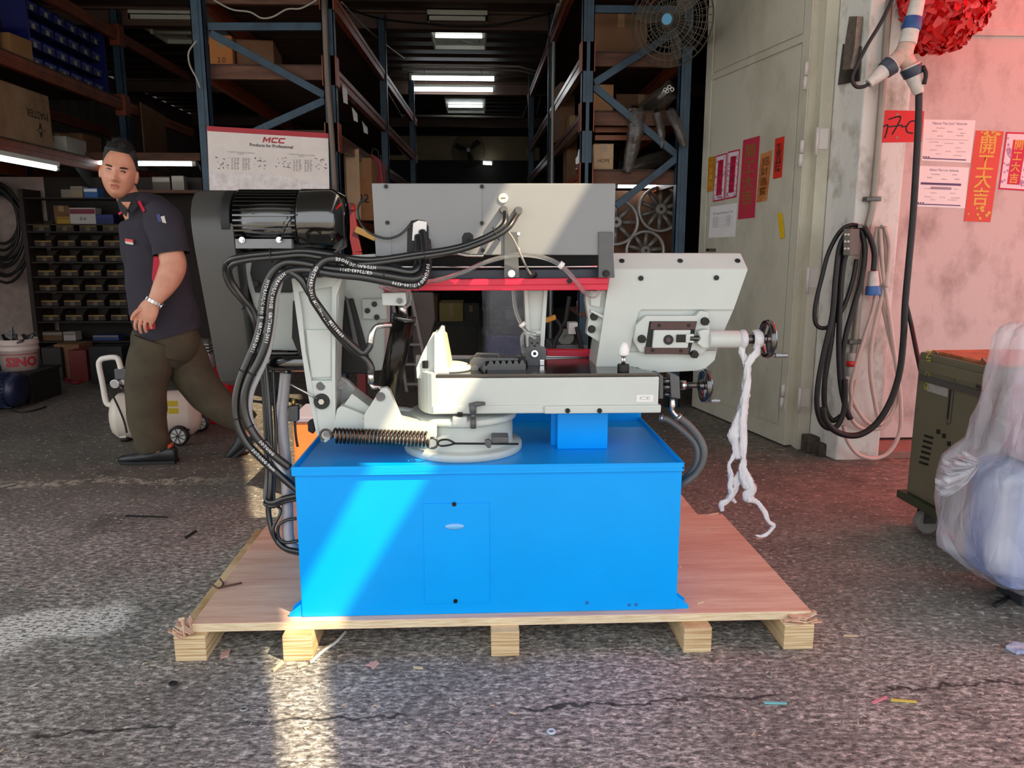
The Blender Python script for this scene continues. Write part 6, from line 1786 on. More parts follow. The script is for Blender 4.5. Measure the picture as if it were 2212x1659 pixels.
chars(t_, P, n_, of + 0.001, '開工大吉', M_gold, 0.058, 0.13, 0.9, 0.0015)
flowers(t_, P, n_, of + 0.0005, [(0.08, 0.06, 0.26, 0.94), (0.76, 0.06, 0.93, 0.94)], M_blossom, 44, 4, 0.012)
# on the grey door
df = lambda x, y, o: dpt(x, y, 0.0085 + o)
def dbanner(lab, C, bg, txt, tm, size, field=None, heart=None, fl=None, v0=0.1, v1=0.9, bold=0.001, seed=1):
    t_, P, n_, of = sheet('lunar_banner', lab, 'banner', C, df, 0.0005, bg)
    if field: patch(t_, P, n_, of, 0.06, 0.03, 0.94, 0.97, 'banner_field', field); of += 0.0005
    if heart: patch(t_, P, n_, of, 0.27, 0.12, 0.75, 0.88, 'banner_heart', heart); of += 0.0005
    if txt: chars(t_, P, n_, of, txt, tm, size, v0, v1, bold, 1.45)
    if fl: flowers(t_, P, n_, of, [(0.08, 0.05, 0.25, 0.95), (0.77, 0.05, 0.92, 0.95), (0.1, 0.9, 0.9, 0.96)], fl, 40, seed, 0.011)
M_amber = mat('banner_amber', '#c07f1c', 0.6, var=0.1); M_orange = mat('banner_orange', '#b5602c', 0.6, col2='#c98a52', vscale=12); M_scar = mat('banner_scarlet', '#d8331c', 0.6, var=0.06)
M_red3 = mat('banner_faded', '#b83a42', 0.6, col2='#c2264a', vscale=8); M_bronze = mat('bronze_print', '#8a6a2e', 0.5)
dbanner('narrow amber banner at the far edge of the grey door', [(1530, 340), (1546, 337), (1542, 412), (1527, 415)], M_amber, '一本萬利', M_gold, 0.04, seed=5)
dbanner('pink and white banner on the grey door, the left of a pair', [(1547, 337), (1571, 330), (1565, 432), (1540, 436)], M_ban2, '大吉大利', mat('crimson_ink', '#8a1030', 0.6), 0.05, M_pale, M_ban2, M_blossom, seed=6)
dbanner('pink and white banner on the grey door, the right of a pair', [(1573, 328), (1599, 322), (1591, 426), (1567, 431)], M_ban2, '生意興隆', mat('crimson_ink', '#8a1030', 0.6), 0.05, M_pale, M_ban2, M_blossom, seed=7)
dbanner('long faded red banner with bronze characters on the grey door', [(1606, 303), (1642, 293), (1630, 470), (1594, 474)], M_red3, '開工大吉', M_bronze, 0.095, v0=0.08, v1=0.84, seed=8)
dbanner('peeling orange banner beside the long red banner on the grey door', [(1644, 333), (1669, 324), (1657, 434), (1634, 437)], M_orange, '招財進寶', mat('brown_ink', '#6a3c18', 0.6), 0.055, seed=9)
dbanner('small scarlet banner with black characters on the grey door', [(1675, 300), (1695, 294), (1689, 383), (1670, 387)], M_scar, '生意興隆', M_ink, 0.044, seed=10, v0=0.14, v1=0.86)
t_, P, n_, of = sheet('notice', 'plain white printed sheet taped to the grey door', 'notice', [(1535, 447), (1593, 438), (1588, 511), (1531, 514)], df, 0.0005, M_paper)
rd = (P[1] - P[0]).normalized()
text('notice_heading', 'ISSS Request Emergency Only', M_inkg, t_, uv(P, 0.5, 0.24) + n_ * of, rd, (0, 0, 1), 0.022)
for v in (0.36, 0.43, 0.50, 0.57, 0.64):
    for u in (0.24, 0.72):
        text('notice_line', 'Name  9231' if u < 0.5 else 'No. 4410', M_inkg, t_, uv(P, u, v) + n_ * of, rd, (0, 0, 1), 0.014)
    patch(t_, P, n_, of, 0.1, v + 0.03, 0.9, v + 0.034, 'notice_rule', M_inkg)

# ------------------------------------------------------------------ hanging plugs and cables
YK_ = YP - 0.27
def plug(par, a, b, r0, r1, ring=(0.3, 0.6), m=M_glove, mr=M_plugblue):
    a = Vector(a); b = Vector(b)
    MB().cyl(a, b, r0, r1, n=20).build('plug_body', m, par, 0.002)
    p0, p1 = a.lerp(b, ring[0]), a.lerp(b, ring[1])
    q = lambda t: r0 + (r1 - r0) * t
    MB().cyl(p0, p1, q(ring[0]) * 1.14, q(ring[1]) * 1.14, n=20).build('plug_collar', mr, par, 0.003)
sp = thing('cable_splitter', 'white three-way power splitter with blue-collared plugs hanging below the red tassel ball', 'cable splitter', at(1950, 118, YK_))
j = at(1950, 118, YK_)
MB().tube([at(1963, 88, YK_), j], [0.036, 0.042], 16).tube([j, at(1923, 140, YK_)], [0.040, 0.036], 16).tube([j, at(1968, 148, YK_)], [0.040, 0.036], 16).ball(j, 0.044).build('splitter_body', mat('splitter_beige', '#d0b2a2', 0.5, var=0.1, vscale=20), sp)
plug(sp, at(1960, 95, YK_), at(1990, -30, YK_), 0.042, 0.030, (0.24, 0.46))
plug(sp, at(1928, 138, YK_), at(1876, 181, YK_), 0.044, 0.022, (0.06, 0.36), mr=mat('plug_dark', '#39414f', 0.4))
plug(sp, at(1966, 142, YK_), at(1985, 202, YK_), 0.046, 0.024, (0.06, 0.38), mr=mat('plug_dark', '#39414f', 0.4))
MB().tube([at(1993, 143, YK_ - .03), at(2000, 160, YK_ - .04), at(1996, 182, YK_ - .03)], 0.010, 8, sm=4).build('plug_latch', M_matte, sp)
M_cab = mat('cable_black', '#1c1a19', 0.55, var=0.25, vscale=25)
def cab_thing(name, label, pts, r, m=M_cab, cat='cable', group=None, n=10):
    o = cable_px(pts, YK_, r, n).build(name, m)
    return tag(o, label, cat, group)
cab_thing('power_cable', 'thin black cable hanging in a bend from above to the left plug of the splitter', [(1934, -15), (1905, 45), (1872, 100), (1848, 148), (1841, 172), (1850, 187), (1866, 187), (1877, 181)], 0.009)
cab_thing('power_cable', 'thick black cable hanging from the splitter\'s lower plug into a wide loop near the floor', [(1985, 202), (1984, 260), (1979, 360), (1972, 470), (1962, 580), (1955, 660), (1951, 740), (1942, 810), (1922, 870), (1893, 915), (1860, 938), (1828, 940), (1800, 928), (1782, 905), (1777, 880)], 0.0165)
cab_thing('power_cable', 'straight black cable slanting from the thick cable to the olive cabinet', [(1957, 655), (1968, 700), (1980, 760, YK_ - .15), (1992, 815, YK_ - .3)], 0.011)
YH_ = YP - 0.07
coil = thing('cable_coil', 'bundle of black welding cables looped over a hook on the pillar', 'cable coil', at(1830, 920, YH_))
loops = [[(1866, 492), (1840, 486), (1815, 500), (1790, 545), (1775, 600), (1762, 655), (1760, 690), (1768, 706), (1785, 708), (1803, 694), (1826, 655), (1843, 600), (1850, 560)],
         [(1860, 494), (1868, 540), (1862, 600), (1845, 660), (1828, 720), (1820, 780), (1824, 850), (1830, 890), (1836, 905)],
         [(1838, 492), (1815, 530), (1805, 600), (1798, 680), (1780, 760), (1767, 830), (1765, 880), (1776, 915), (1795, 926), (1812, 915), (1824, 880), (1826, 820)],
         [(1830, 500), (1812, 560), (1804, 650), (1795, 740), (1782, 820), (1782, 880), (1798, 908), (1818, 898)],
         [(1850, 490), (1824, 560), (1815, 650), (1812, 740), (1815, 820), (1824, 870), (1838, 905)],
         [(1868, 492), (1882, 520), (1889, 550), (1887, 585)]]
for k, l in enumerate(loops):
    cable_px([(x, y, YH_ - 0.02 * (k % 3)) for x, y in l], YH_, 0.0145 if k else 0.0115, 9).build('cable_loop', M_cab, coil)
MB().bar(at(1858, 488, YH_ + 0.05), at(1858, 488, YH_ - 0.06), 0.02, 0.02).build('hook', M_dsteel, coil)
plug(coil, at(1887, 585, YH_ - .0), at(1886, 637, YH_ - .0), 0.024, 0.036, (0.62, 1.0), mr=mat('plug_blue2', '#3a6aae', 0.4))
pd = thing('control_pendant', 'dark push-button pendant with a pale side hanging in the cable bundle', 'remote', at(1840, 555, YH_ - .06))
a_ = at(1822, 494, YH_ - .09); b_ = at(1838, 494, YH_ - .11); c_ = at(1858, 494, YH_ - .05)
hgt = a_.z - at(1830, 552, YH_ - .09).z
MB().prism([a_, b_, c_, c_ + Vector((-0.04, 0.04, 0))], (0.008, 0, -hgt)).build('pendant_case', mat('pendant_grey', '#5b584f', 0.5), pd, 0.006)
for i in range(3):
    for jx in (0.3, 0.7):
        p = a_.lerp(b_, jx) + Vector((0.002 * i, -0.002, -hgt * (0.22 + 0.26 * i)))
        MB().ball(p, 0.007, 10, 6).build('push_button', mat('button_white', '#cfcabf', 0.4), pd)
pale = thing('hose_coil', 'pale translucent hoses looped on the pillar beside the black cables', 'hose', at(1890, 990, YH_))
M_pale_h = mat('pale_hose', '#cfb7ab', 0.35, var=0.05)
for k, l in enumerate([[(1896, 490), (1890, 540), (1900, 620), (1920, 720), (1938, 800), (1935, 870), (1912, 910), (1880, 915), (1855, 890), (1838, 850), (1846, 800), (1870, 720), (1890, 650), (1893, 560), (1900, 492)],
                       [(1908, 488), (1915, 540), (1912, 600), (1905, 640), (1885, 730), (1880, 800), (1892, 880), (1902, 920)],
                       [(1902, 492), (1905, 560), (1918, 660), (1932, 760), (1945, 860), (1944, 930), (1922, 975), (1890, 990), (1855, 982), (1832, 955), (1822, 920)],
                       [(1912, 490), (1922, 530), (1918, 590), (1915, 620)],
                       [(1850, 820), (1838, 870), (1840, 905), (1862, 925), (1900, 925), (1925, 905)]]):
    cable_px([(x, y, YH_ + 0.02 - 0.012 * (k % 4)) for x, y in l], YH_, 0.0115, 9).build('hose_loop', M_pale_h, pale)
MB().bar(at(1904, 489, YH_ + 0.05), at(1904, 489, YH_ - 0.04), 0.014, 0.014).build('hook', M_dsteel, pale)

# ------------------------------------------------------------------ red tassel ball
M_tas = mat('tassel_red', '#d80a10', 0.4, var=0.12, vscale=15, spec=0.6)
tc_ = at(2032, 8, YP + 0.0)
tas = thing('tassel_ball', 'big bright red tinsel tassel ball hanging at the top right', 'decoration', tc_)
RB = at(2130, 8, tc_.y).x - tc_.x
MB().ball(tc_, RB * 0.80, 32, 24).build('core', mat('tassel_core', '#a5060b', 0.6), tas)
random.seed(21)
strips = MB()
for k in range(1300):
    z = random.uniform(-1, 1); a = random.uniform(0, 2 * PI); s_ = math.sqrt(1 - z * z)
    n_ = Vector((s_ * math.cos(a), s_ * math.sin(a), z))
    t1 = n_.cross(Vector((random.uniform(-1, 1), random.uniform(-1, 1), random.uniform(-1, 1)))).normalized()
    p0 = tc_ + n_ * RB * 0.74; p1 = tc_ + (n_ * 0.95 + t1 * 0.14 + Vector((0, 0, -0.05))).normalized() * RB * random.uniform(0.86, 0.96); p2 = tc_ + (n_ * 0.9 + t1 * 0.36 + Vector((0, 0, -0.12))).normalized() * RB * random.uniform(0.92, 1.06)
    wv = n_.cross(t1) * random.uniform(0.012, 0.03)
    strips.add([p0 - wv, p0 + wv, p1 + wv * 1.1 + n_ * 0.004, p1 - wv * 1.1, p2 + wv * 0.4, p2 - wv * 0.4], [(0, 1, 2, 3), (3, 2, 4, 5)])
strips.build('tinsel_strips', M_tas, tas, weld=False, kind='stuff')
MB().tube([tc_ + Vector((0, 0, RB * 0.7)), tc_ + Vector((0, 0.05, RB + 0.5)), tc_ + Vector((0, 0.2, RB + 0.7))], 0.006, 6).build('cord', M_tas, tas)

# ------------------------------------------------------------------ olive wheeled cabinet
M_olive = mat('olive_paint', '#6b6854', 0.45, var=0.06, vscale=6, bump=0.05, bscale=60)
zcb = 0.155
f0, f1 = gz(1957, 1062, zcb), gz(2042, 1108, zcb)
fd = (f1 - f0); fd.z = 0; fd.normalize()
fn = Vector((-fd.y, fd.x, 0)); fn = fn if fn.dot(f0 - Vector((0, 0, 0))) > 0 else -fn   # away from the viewer
def of_(x, y, o=0.0): return apl(x, y, f0 - fn * o, fn)
ztc = of_(2000, 762).z
WC, DC = 0.46, 0.42
oc_ = thing('wheeled_cabinet', 'olive green wheeled machine cabinet in front of the pink-lit leaf', 'cabinet', f0 + fd * WC / 2 + fn * DC / 2 - Vector((0, 0, zcb)))
def slab(name, u0, u1, z0, z1, o0, o1, m, par, bev=0.003):
    P = [f0 + fd * u0 + fn * o0, f0 + fd * u1 + fn * o0, f0 + fd * u1 + fn * o1, f0 + fd * u0 + fn * o1]
    return MB().prism([Vector((p.x, p.y, z0)) for p in P], (0, 0, z1 - z0)).build(name, m, par, bev)
cb_ = slab('cabinet_body', 0.0, WC, zcb, ztc, 0, DC, M_olive, oc_, 0.012)
uw = lambda px, py: (of_(px, py) - f0).dot(fd)
uz = lambda px, py: of_(px, py).z
slab('front_panel', 0.03, WC - 0.02, zcb + 0.02, uz(2050, 812), -0.004, 0.0, M_olive, cb_, 0.002)
slab('base_plate', -0.035, WC + 0.03, zcb - 0.035, zcb, -0.02, DC + 0.02, mat('olive_dark', '#3a3f2c', 0.6, var=0.1), oc_, 0.004)
slab('plywood_lid', 0.05, WC, ztc, ztc + 0.012, 0.02, DC, mat('lid_wood', '#c98050', 0.6, col2='#8a4a2a', vscale=9, stretch=(6, 1, 1)), oc_, 0.002)
slab('top_rail', 0.02, WC, ztc - 0.075, ztc - 0.03, -0.012, 0, M_olive, cb_, 0.006)
slab('handle_bar', 0.04, WC - 0.01, ztc - 0.115, ztc - 0.090, -0.022, -0.004, mat('bar_grey', '#6c6a66', 0.35, 0.5), cb_, 0.004)
u0 = uw(2008, 815); u1 = uw(2050, 850)
slab('rating_plate', u0, u1, uz(2030, 852), uz(2030, 822), -0.006, -0.004, mat('plate_grey', '#a8a5a0', 0.4, var=0.1, vscale=60), cb_, 0.0008)
uc = uw(2058, 860)
slab('slot_channel', uc - 0.012, uc + 0.012, uz(2055, 915), uz(2055, 818), -0.012, -0.004, mat('channel', '#6b675a', 0.4, 0.3), cb_, 0.003)
slab('slot', uc - 0.004, uc + 0.004, uz(2055, 905), uz(2055, 832), -0.0128, -0.011, M_matte, cb_, 0.0)
for k in range(6):
    y = 938 + k * 11.5; x0 = 1995 - k * 2.2
    a = MB().prism([of_(x0 + 2, y, 0.0045), of_(x0 + 22, y + 6, 0.0045), of_(x0 + 21, y + 11, 0.0045), of_(x0 + 1, y + 5, 0.0045)], -fn * 0.0006).build('vent_slot', M_matte, cb_)
for (x, y) in ((2027, 932), (2039, 941), (2050, 958), (2056, 975), (2108, 912)):
    MB().prism([of_(x - 4, y - 5, 0.0045), of_(x + 4, y - 4, 0.0045), of_(x + 4, y + 6, 0.0045), of_(x - 4, y + 5, 0.0045)], -fn * 0.0006).build('knockout', M_matte, cb_)
for (x, y) in ((2025, 763), (2125, 778), (2062, 818), (2047, 914), (1982, 882), (1990, 790)):
    hexbolt('bolt', of_(x, y, 0.004), -fn, 0.008, 0.006, mat('bolt_zinc', '#9c9a90', 0.35, 0.8), cb_)
slab('latch', uw(2118, 835), uw(2146, 840), uz(2130, 842), uz(2130, 832), -0.02, -0.004, M_steel, cb_, 0.003)
chalk = mat('chalk_yellow', '#b9c235', 0.7)
text('chalk_number', 'NU8295', chalk, cb_, of_(2003, 800, 0.006), (of_(2000, 830) - of_(2004, 770)), fd, 0.048, space=1.0)
for (px, o_) in ((0.08, 0.05), (0.08, DC - 0.05), (WC - 0.08, 0.05), (WC - 0.08, DC - 0.05)):
    c = f0 + fd * px + fn * o_; c.z = 0
    w_ = MB().cyl(c + Vector((0, 0, 0.048)) - fd * 0.02, c + Vector((0, 0, 0.048)) + fd * 0.02, 0.048, n=24).build('caster', mat('caster_grey', '#85817a', 0.6, var=0.15), oc_, 0.004)
    for sg_ in (-1, 1):
        MB().bar(c + Vector((0, 0, 0.048)) + fd * 0.026 * sg_, c + Vector((0, 0, zcb - 0.035)) + fd * 0.026 * sg_, 0.004, 0.05).build('caster_fork', M_dsteel, w_)

# ------------------------------------------------------------------ bagged load on the right
def bag_material():
    m = bpy.data.materials.new('clear_bag'); m.use_nodes = True
    nt = m.node_tree; N = nt.nodes; L = nt.links
    b = N['Principled BSDF']
    b.inputs['Base Color'].default_value = lin('#e9eaf2'); b.inputs['Roughness'].default_value = 0.22
    b.inputs['Specular IOR Level'].default_value = 0.8
    tc = N.new('ShaderNodeTexCoord'); mp = N.new('ShaderNodeMapping'); mp.inputs['Scale'].default_value = (3, 3, 1.2)
    n = N.new('ShaderNodeTexNoise'); n.inputs['Scale'].default_value = 2.2; n.inputs['Detail'].default_value = 3; n.inputs['Distortion'].default_value = 0.6
    L.new(tc.outputs['Object'], mp.inputs[0]); L.new(mp.outputs[0], n.inputs['Vector'])
    bp = N.new('ShaderNodeBump'); bp.inputs['Strength'].default_value = 0.5; bp.inputs['Distance'].default_value = 0.03
    vo = N.new('ShaderNodeTexVoronoi'); vo.feature = 'DISTANCE_TO_EDGE'; vo.inputs['Scale'].default_value = 4.5
    wm_ = N.new('ShaderNodeMix'); wm_.data_type = 'VECTOR'; wm_.inputs[0].default_value = 0.25
    L.new(mp.outputs[0], wm_.inputs[4]); L.new(n.outputs['Color'], wm_.inputs[5]); L.new(wm_.outputs[1], vo.inputs['Vector'])
    ad = N.new('ShaderNodeMath'); ad.operation = 'MULTIPLY_ADD'; L.new(vo.outputs['Distance'], ad.inputs[0]); ad.inputs[1].default_value = 1.6; L.new(n.outputs['Fac'], ad.inputs[2])
    L.new(ad.outputs[0], bp.inputs['Height']); L.new(bp.outputs[0], b.inputs['Normal'])
    mr = N.new('ShaderNodeMapRange'); mr.inputs[1].default_value = 0.35; mr.inputs[2].default_value = 0.65; mr.inputs[3].default_value = 0.22; mr.inputs[4].default_value = 0.46
    L.new(n.outputs['Fac'], mr.inputs[0]); L.new(mr.outputs[0], b.inputs['Alpha'])
    return m
YB_ = 2.33
bag = thing('bagged_machine', 'pale blue machine shrouded in crumpled clear plastic at the right edge', 'bagged machine', Vector((at(2230, 1200, YB_).x, YB_, 0)))
prof_ = [(700, 2185, 2330), (712, 2166, 2350), (735, 2157, 2370), (800, 2142, 2385), (860, 2130, 2395), (920, 2116, 2400), (970, 2104, 2400), (990, 2076, 2395), (1010, 2052, 2390), (1050, 2040, 2390), (1110, 2033, 2385), (1165, 2033, 2380), (1195, 2042, 2370), (1225, 2075, 2355), (1250, 2110, 2330), (1266, 2138, 2240), (1272, 2152, 2200)]
rings = []
for i, (y, l, r_) in enumerate(prof_):
    l += 32
    a, b_ = at(l, y, YB_), at(r_, y, YB_)
    cx, hw = (a.x + b_.x) / 2, (b_.x - a.x) / 2
    z = max(a.z, 0.012)
    ring = []
    for k in range(64):
        t_ = 2 * PI * k / 64
        p = Vector((cx + hw * math.copysign(abs(math.cos(t_)) ** 0.8, math.cos(t_)), YB_ + min(hw, 0.22) * math.copysign(abs(math.sin(t_)) ** 0.8, math.sin(t_)), z))
        q = p * 1.0
        f_ = 0.03 * noise.noise(Vector((math.cos(t_) * 3.2, math.sin(t_) * 3.2, z * 4))) - 0.045 * abs(noise.noise(Vector((math.cos(t_) * 5, math.sin(t_) * 5 + z * 2, z * 2.5 + 3)))) + 0.02
        q += Vector((math.cos(t_), math.sin(t_), 0)) * f_
        ring.append(q)
    rings.append(ring)
# refine between rings
rr = []
for i in range(len(rings) - 1):
    for s_ in range(3):
        t_ = s_ / 3
        row = []
        for k in range(64):
            p = rings[i][k].lerp(rings[i + 1][k], t_)
            p = p + Vector((math.cos(2 * PI * k / 64), math.sin(2 * PI * k / 64), 0)) * 0.012 * abs(noise.noise(p * 9.0))
            row.append(p)
        rr.append(row)
rr.append(rings[-1])
M_bag = bag_material()
MB().loft(rr).build('plastic_bag', M_bag, bag, weld=False)
tl_e = [(2098, 983), (2078, 986), (2060, 994), (2048, 1006), (2040, 1022), (2035, 1040), (2034, 1060), (2040, 1076)]
apx = at(2118, 1000, YB_ - 0.10)
tf = MB(); up_ = []; NE = 40
EP = smooth_pts([at(x, y, YB_ - 0.17) for x, y in tl_e], 6)
for row in range(5):
    t_ = 0.06 + 0.94 * row / 4
    up_.append([apx.lerp(e, t_) + Vector((0, 0.028 * t_ * math.sin(i * 1.25) - 0.02 * math.sin(t_ * PI), 0.006 * math.sin(i * 2.1))) for i, e in enumerate(EP)])
tf.loft(up_, closed=False, caps=False)
tf.loft([[p + Vector((0, 0.012, 0)) for p in r_] for r_ in up_], closed=False, caps=False)
tf.build('bag_tail', M_bag, bag, weld=False)
xa_, xb2 = at(2150, 1100, YB_).x, at(2360, 1100, YB_).x
MB().box((xa_ + 0.12, YB_ - 0.02, 0.0), (xb2, YB_ + 0.12, 0.10)).build('load_base', mat('load_dark', '#33363c', 0.5), bag, 0.01)
MB().box((xa_ - 0.01, YB_ - 0.12, 0.10), (xb2, YB_ + 0.14, 0.50)).build('load_body', mat('load_blue', '#4f78bd', 0.45, col2='#8fa9d8', vscale=6), bag, 0.04)
MB().box((xa_ + 0.06, YB_ - 0.10, 0.50), (xb2, YB_ + 0.10, 0.80)).build('load_head', mat('load_pink_lit', '#c9a4b4', 0.5, var=0.1), bag, 0.04)  # pink light on the upper bag put into this colour
o = MB().tube([gz(2148, 1308, 0.006), gz(2175, 1292, 0.006), gz(2192, 1280, 0.006), gz(2200, 1255, 0.006), gz(2230, 1230, 0.006)], 0.007, 8, sm=4).build('floor_cord', M_cab)
tag(o, 'short black cord lying on the ground below the bagged machine', 'cord')
# ------------------------------------------------------------------ clutter inside the workshop
# bucket on a low crate
yb_ = 6.12
cr = thing('low_crate', 'dark low crate under the white bucket', 'crate', at(45, 850, yb_))
cx_ = at(45, 800, yb_).x
zcr = at(45, 797, yb_).z
for k in range(4):
    MB().box((cx_ - 0.3, yb_ - 0.22 + k * 0.115, zcr - 0.02), (cx_ + 0.2, yb_ - 0.22 + k * 0.115 + 0.10, zcr)).build('slat', M_dark, cr, 0.002)
for x in (cx_ - 0.29, cx_ + 0.15):
    MB().box((x, yb_ - 0.2, 0), (x + 0.04, yb_ + 0.2, zcr - 0.02)).build('leg', M_dark, cr, 0.002)
M_bucket = mat('bucket_white', '#c9b5ab', 0.5, var=0.06)
bk = thing('bucket', 'white plastic bucket with red lettering, full of metal scraps', 'bucket', (cx_, yb_, zcr))
hb_ = at(45, 731, yb_).z - zcr
rb_ = (at(87, 735, yb_).x - at(5, 735, yb_).x) / 2
MB().lathe([(0, 0.002), (rb_ * 0.86, 0.0), (rb_ * 0.92, hb_ * 0.62), (rb_ * 0.99, hb_ * 0.64), (rb_ * 0.99, hb_ * 0.70), (rb_ * 0.95, hb_ * 0.72), (rb_ * 0.95, hb_ * 0.80), (rb_, hb_ * 0.82), (rb_, hb_ * 0.90), (rb_ * 0.96, hb_ * 0.92), (rb_ * 0.97, hb_), (rb_ * 0.93, hb_), (rb_ * 0.88, hb_ * 0.6), (rb_ * 0.8, 0.02), (0, 0.02)], (cx_, yb_, zcr), n=40).build('bucket_shell', M_bucket, bk)
rcol = mat('bucket_red', '#a8202c', 0.5)
MB().lathe([(rb_ * 0.928, hb_ * 0.52), (rb_ * 0.934, hb_ * 0.545)], (cx_, yb_, zcr), n=40).build('red_line', rcol, bk)
def cyl_text(par, body, size, c, r, z, ang0, m, bold=0.0):
    cu = bpy.data.curves.new('t', 'FONT'); cu.body = body; cu.size = size; cu.align_x = 'CENTER'; cu.align_y = 'CENTER'; cu.resolution_u = 2; cu.offset = bold
    t_ = bpy.data.objects.new('tmp', cu); COL.objects.link(t_)
    me = bpy.data.meshes.new_from_object(t_.evaluated_get(bpy.context.evaluated_depsgraph_get()))
    bpy.data.objects.remove(t_, do_unlink=True)
    bm = bmesh.new(); bm.from_mesh(me); bmesh.ops.subdivide_edges(bm, edges=[e for e in bm.edges if e.calc_length() > size * 0.15], cuts=2); bm.to_mesh(me); bm.free()
    off = ORG[par.name]
    for v in me.vertices:
        a = ang0 + v.co.x / r
        v.co = Vector((c[0] + (r + 0.002) * math.sin(a), c[1] - (r + 0.002) * math.cos(a), z + v.co.y)) - off
    me.materials.clear()
    return link('lettering', me, m, par)
angc = math.atan2(-cx_, yb_)
cyl_text(bk, 'SINO', hb_ * 0.40, (cx_, yb_), rb_ * 0.915, zcr + hb_ * 0.28, angc + 0.1, rcol, 0.004)
random.seed(9)
for k in range(14):
    a = random.uniform(0, 2 * PI); r_ = random.uniform(0, rb_ * 0.6)
    p = Vector((cx_ + r_ * math.cos(a), yb_ + r_ * math.sin(a), zcr + hb_ * 0.8))
    d = Vector((random.uniform(-0.6, 0.6), random.uniform(-0.6, 0.6), random.uniform(0.1, 0.7))).normalized()
    MB().bar(p, p + d * random.uniform(0.08, 0.16), random.uniform(0.012, 0.03), 0.012).build('scrap', random.choice((M_matte, M_dsteel, M_dgrey)), bk)
# motor on the floor
gm = gz(14, 888); 
mt = thing('electric_motor', 'dark blue finned electric motor lying on the floor at the left edge', 'motor', gm)
M_navy = mat('motor_navy', '#1d2440', 0.4, var=0.1)
my, mzv, mxr = gm.y + 0.09, 0.145, at(48, 850, gm.y + 0.1).x
MB().cyl((mxr - 0.5, my, mzv), (mxr - 0.02, my, mzv), 0.115, n=32).build('motor_shell', M_navy, mt)
MB().lathe([(0.118, 0), (0.125, 0.005), (0.12, 0.05), (0.09, 0.07), (0, 0.072)], (mxr - 0.06, my, mzv), (1, 0, 0), n=32).build('fan_cowl', M_navy, mt)
fm = MB().box((mxr - 0.42, -0.004, 0.112), (mxr - 0.07, 0.004, 0.137)).mesh('fin'); fm.materials.append(M_navy)
for k in range(26):
    f = link('fin', fm, None, mt); f.rotation_euler = (2 * PI * k / 26, 0, 0); f.location = (-gm.x, my - gm.y, mzv - gm.z)
for s in (-1, 1):
    MB().box((mxr - 0.35, my + s * 0.09 - 0.03, 0), (mxr - 0.15, my + s * 0.09 + 0.03, 0.05)).build('foot', M_navy, mt, 0.004)
MB().cyl((mxr - 0.56, my - 0.04, mzv - 0.04), (mxr - 0.44, my - 0.06, mzv - 0.05), 0.09, n=28).build('end_bell', mat('bell_silver', '#a5a7aa', 0.35, 0.7), mt, 0.004)
wbk = MB().box((at(44, 850, 6.2).x, 6.05, 0), (at(76, 850, 6.2).x, 6.4, at(60, 815, 6.05).z)).build('wood_block', mat('scrap_wood', '#6d4c33', 0.8, col2='#51382a', vscale=8), None, 0.01)
tag(wbk, 'rough wooden block on the floor behind the blue motor', 'block')
# cable coil on the bay wall
cc_ = Vector((at(-14, 470, 7.45).x, 7.55, at(0, 470, 7.45).z))
kc = thing('cable_coil', 'big coil of black cable hanging on the bay wall at the left edge', 'cable coil', cc_ - Vector((0, 0, 0.4)))
random.seed(3)
for k in range(9):
    r_ = 0.16 + 0.012 * k; st_ = 1.5 + 0.14 * (k % 4)
    pts = [cc_ + Vector((r_ * math.cos(2 * PI * i / 28), -0.02 * (k % 3) + 0.01 * math.sin(i), r_ * st_ * math.sin(2 * PI * i / 28) - 0.02 * k)) for i in range(28)]
    MB().tube(pts, 0.014, 7, closed=True).build('cable_turn', M_cab, kc)
MB().bar(cc_ + Vector((0, 0.19, 0.26)), cc_ + Vector((0, -0.08, 0.26)), 0.03, 0.03).build('hook', M_dsteel, kc)

# air compressor behind the man
yk = 4.85
M_cream = mat('compressor_cream', '#d8cdbd', 0.38, var=0.03)
ac = thing('air_compressor', 'cream portable air compressor with a loop handle behind the man\'s legs', 'air compressor', gz(330, 950))
zk = at(330, 893, yk).z; rk_ = 0.145
xk0, xk1 = at(250, 893, yk - 0.1).x, at(425, 893, yk + 0.05).x
ax_ = Vector((xk1 - xk0, 0.10, 0)).normalized(); Lk = (xk1 - xk0)
MB().lathe([(0, -0.045), (0.06, -0.042), (0.11, -0.028), (rk_, 0.01), (rk_ + 0.002, 0.02), (rk_ + 0.002, Lk - 0.02), (rk_, Lk - 0.01), (0.11, Lk + 0.028), (0.06, Lk + 0.042), (0, Lk + 0.045)], (xk0, yk - 0.07, zk), ax_, n=40).build('air_tank', M_cream, ac)
hpts = [at(x, y, yk - 0.10) for x, y in ((262, 879), (240, 875), (229, 868), (222, 830), (214, 790), (217, 778), (226, 774), (248, 772), (256, 778), (262, 800), (268, 830))]
MB().tube(hpts, 0.017, 12, sm=4).build('handle', mat('handle_white', '#e5e1d6', 0.35), ac)
wl = at(386, 937, yk - 0.25); wr_ = 0.062
wh = MB().lathe([(wr_ - 0.016, -0.02), (wr_ - 0.004, -0.022), (wr_, -0.012), (wr_, 0.012), (wr_ - 0.004, 0.022), (wr_ - 0.016, 0.02), (wr_ - 0.016, -0.02)], (wl.x, wl.y, wr_ + 0.001), (0, 1, 0), n=36).build('wheel', M_rubber, ac)
MB().cyl((wl.x, wl.y - 0.016, wr_), (wl.x, wl.y + 0.016, wr_), wr_ - 0.014, n=32).build('rim', mat('rim_white', '#d4cfc8', 0.4), wh)
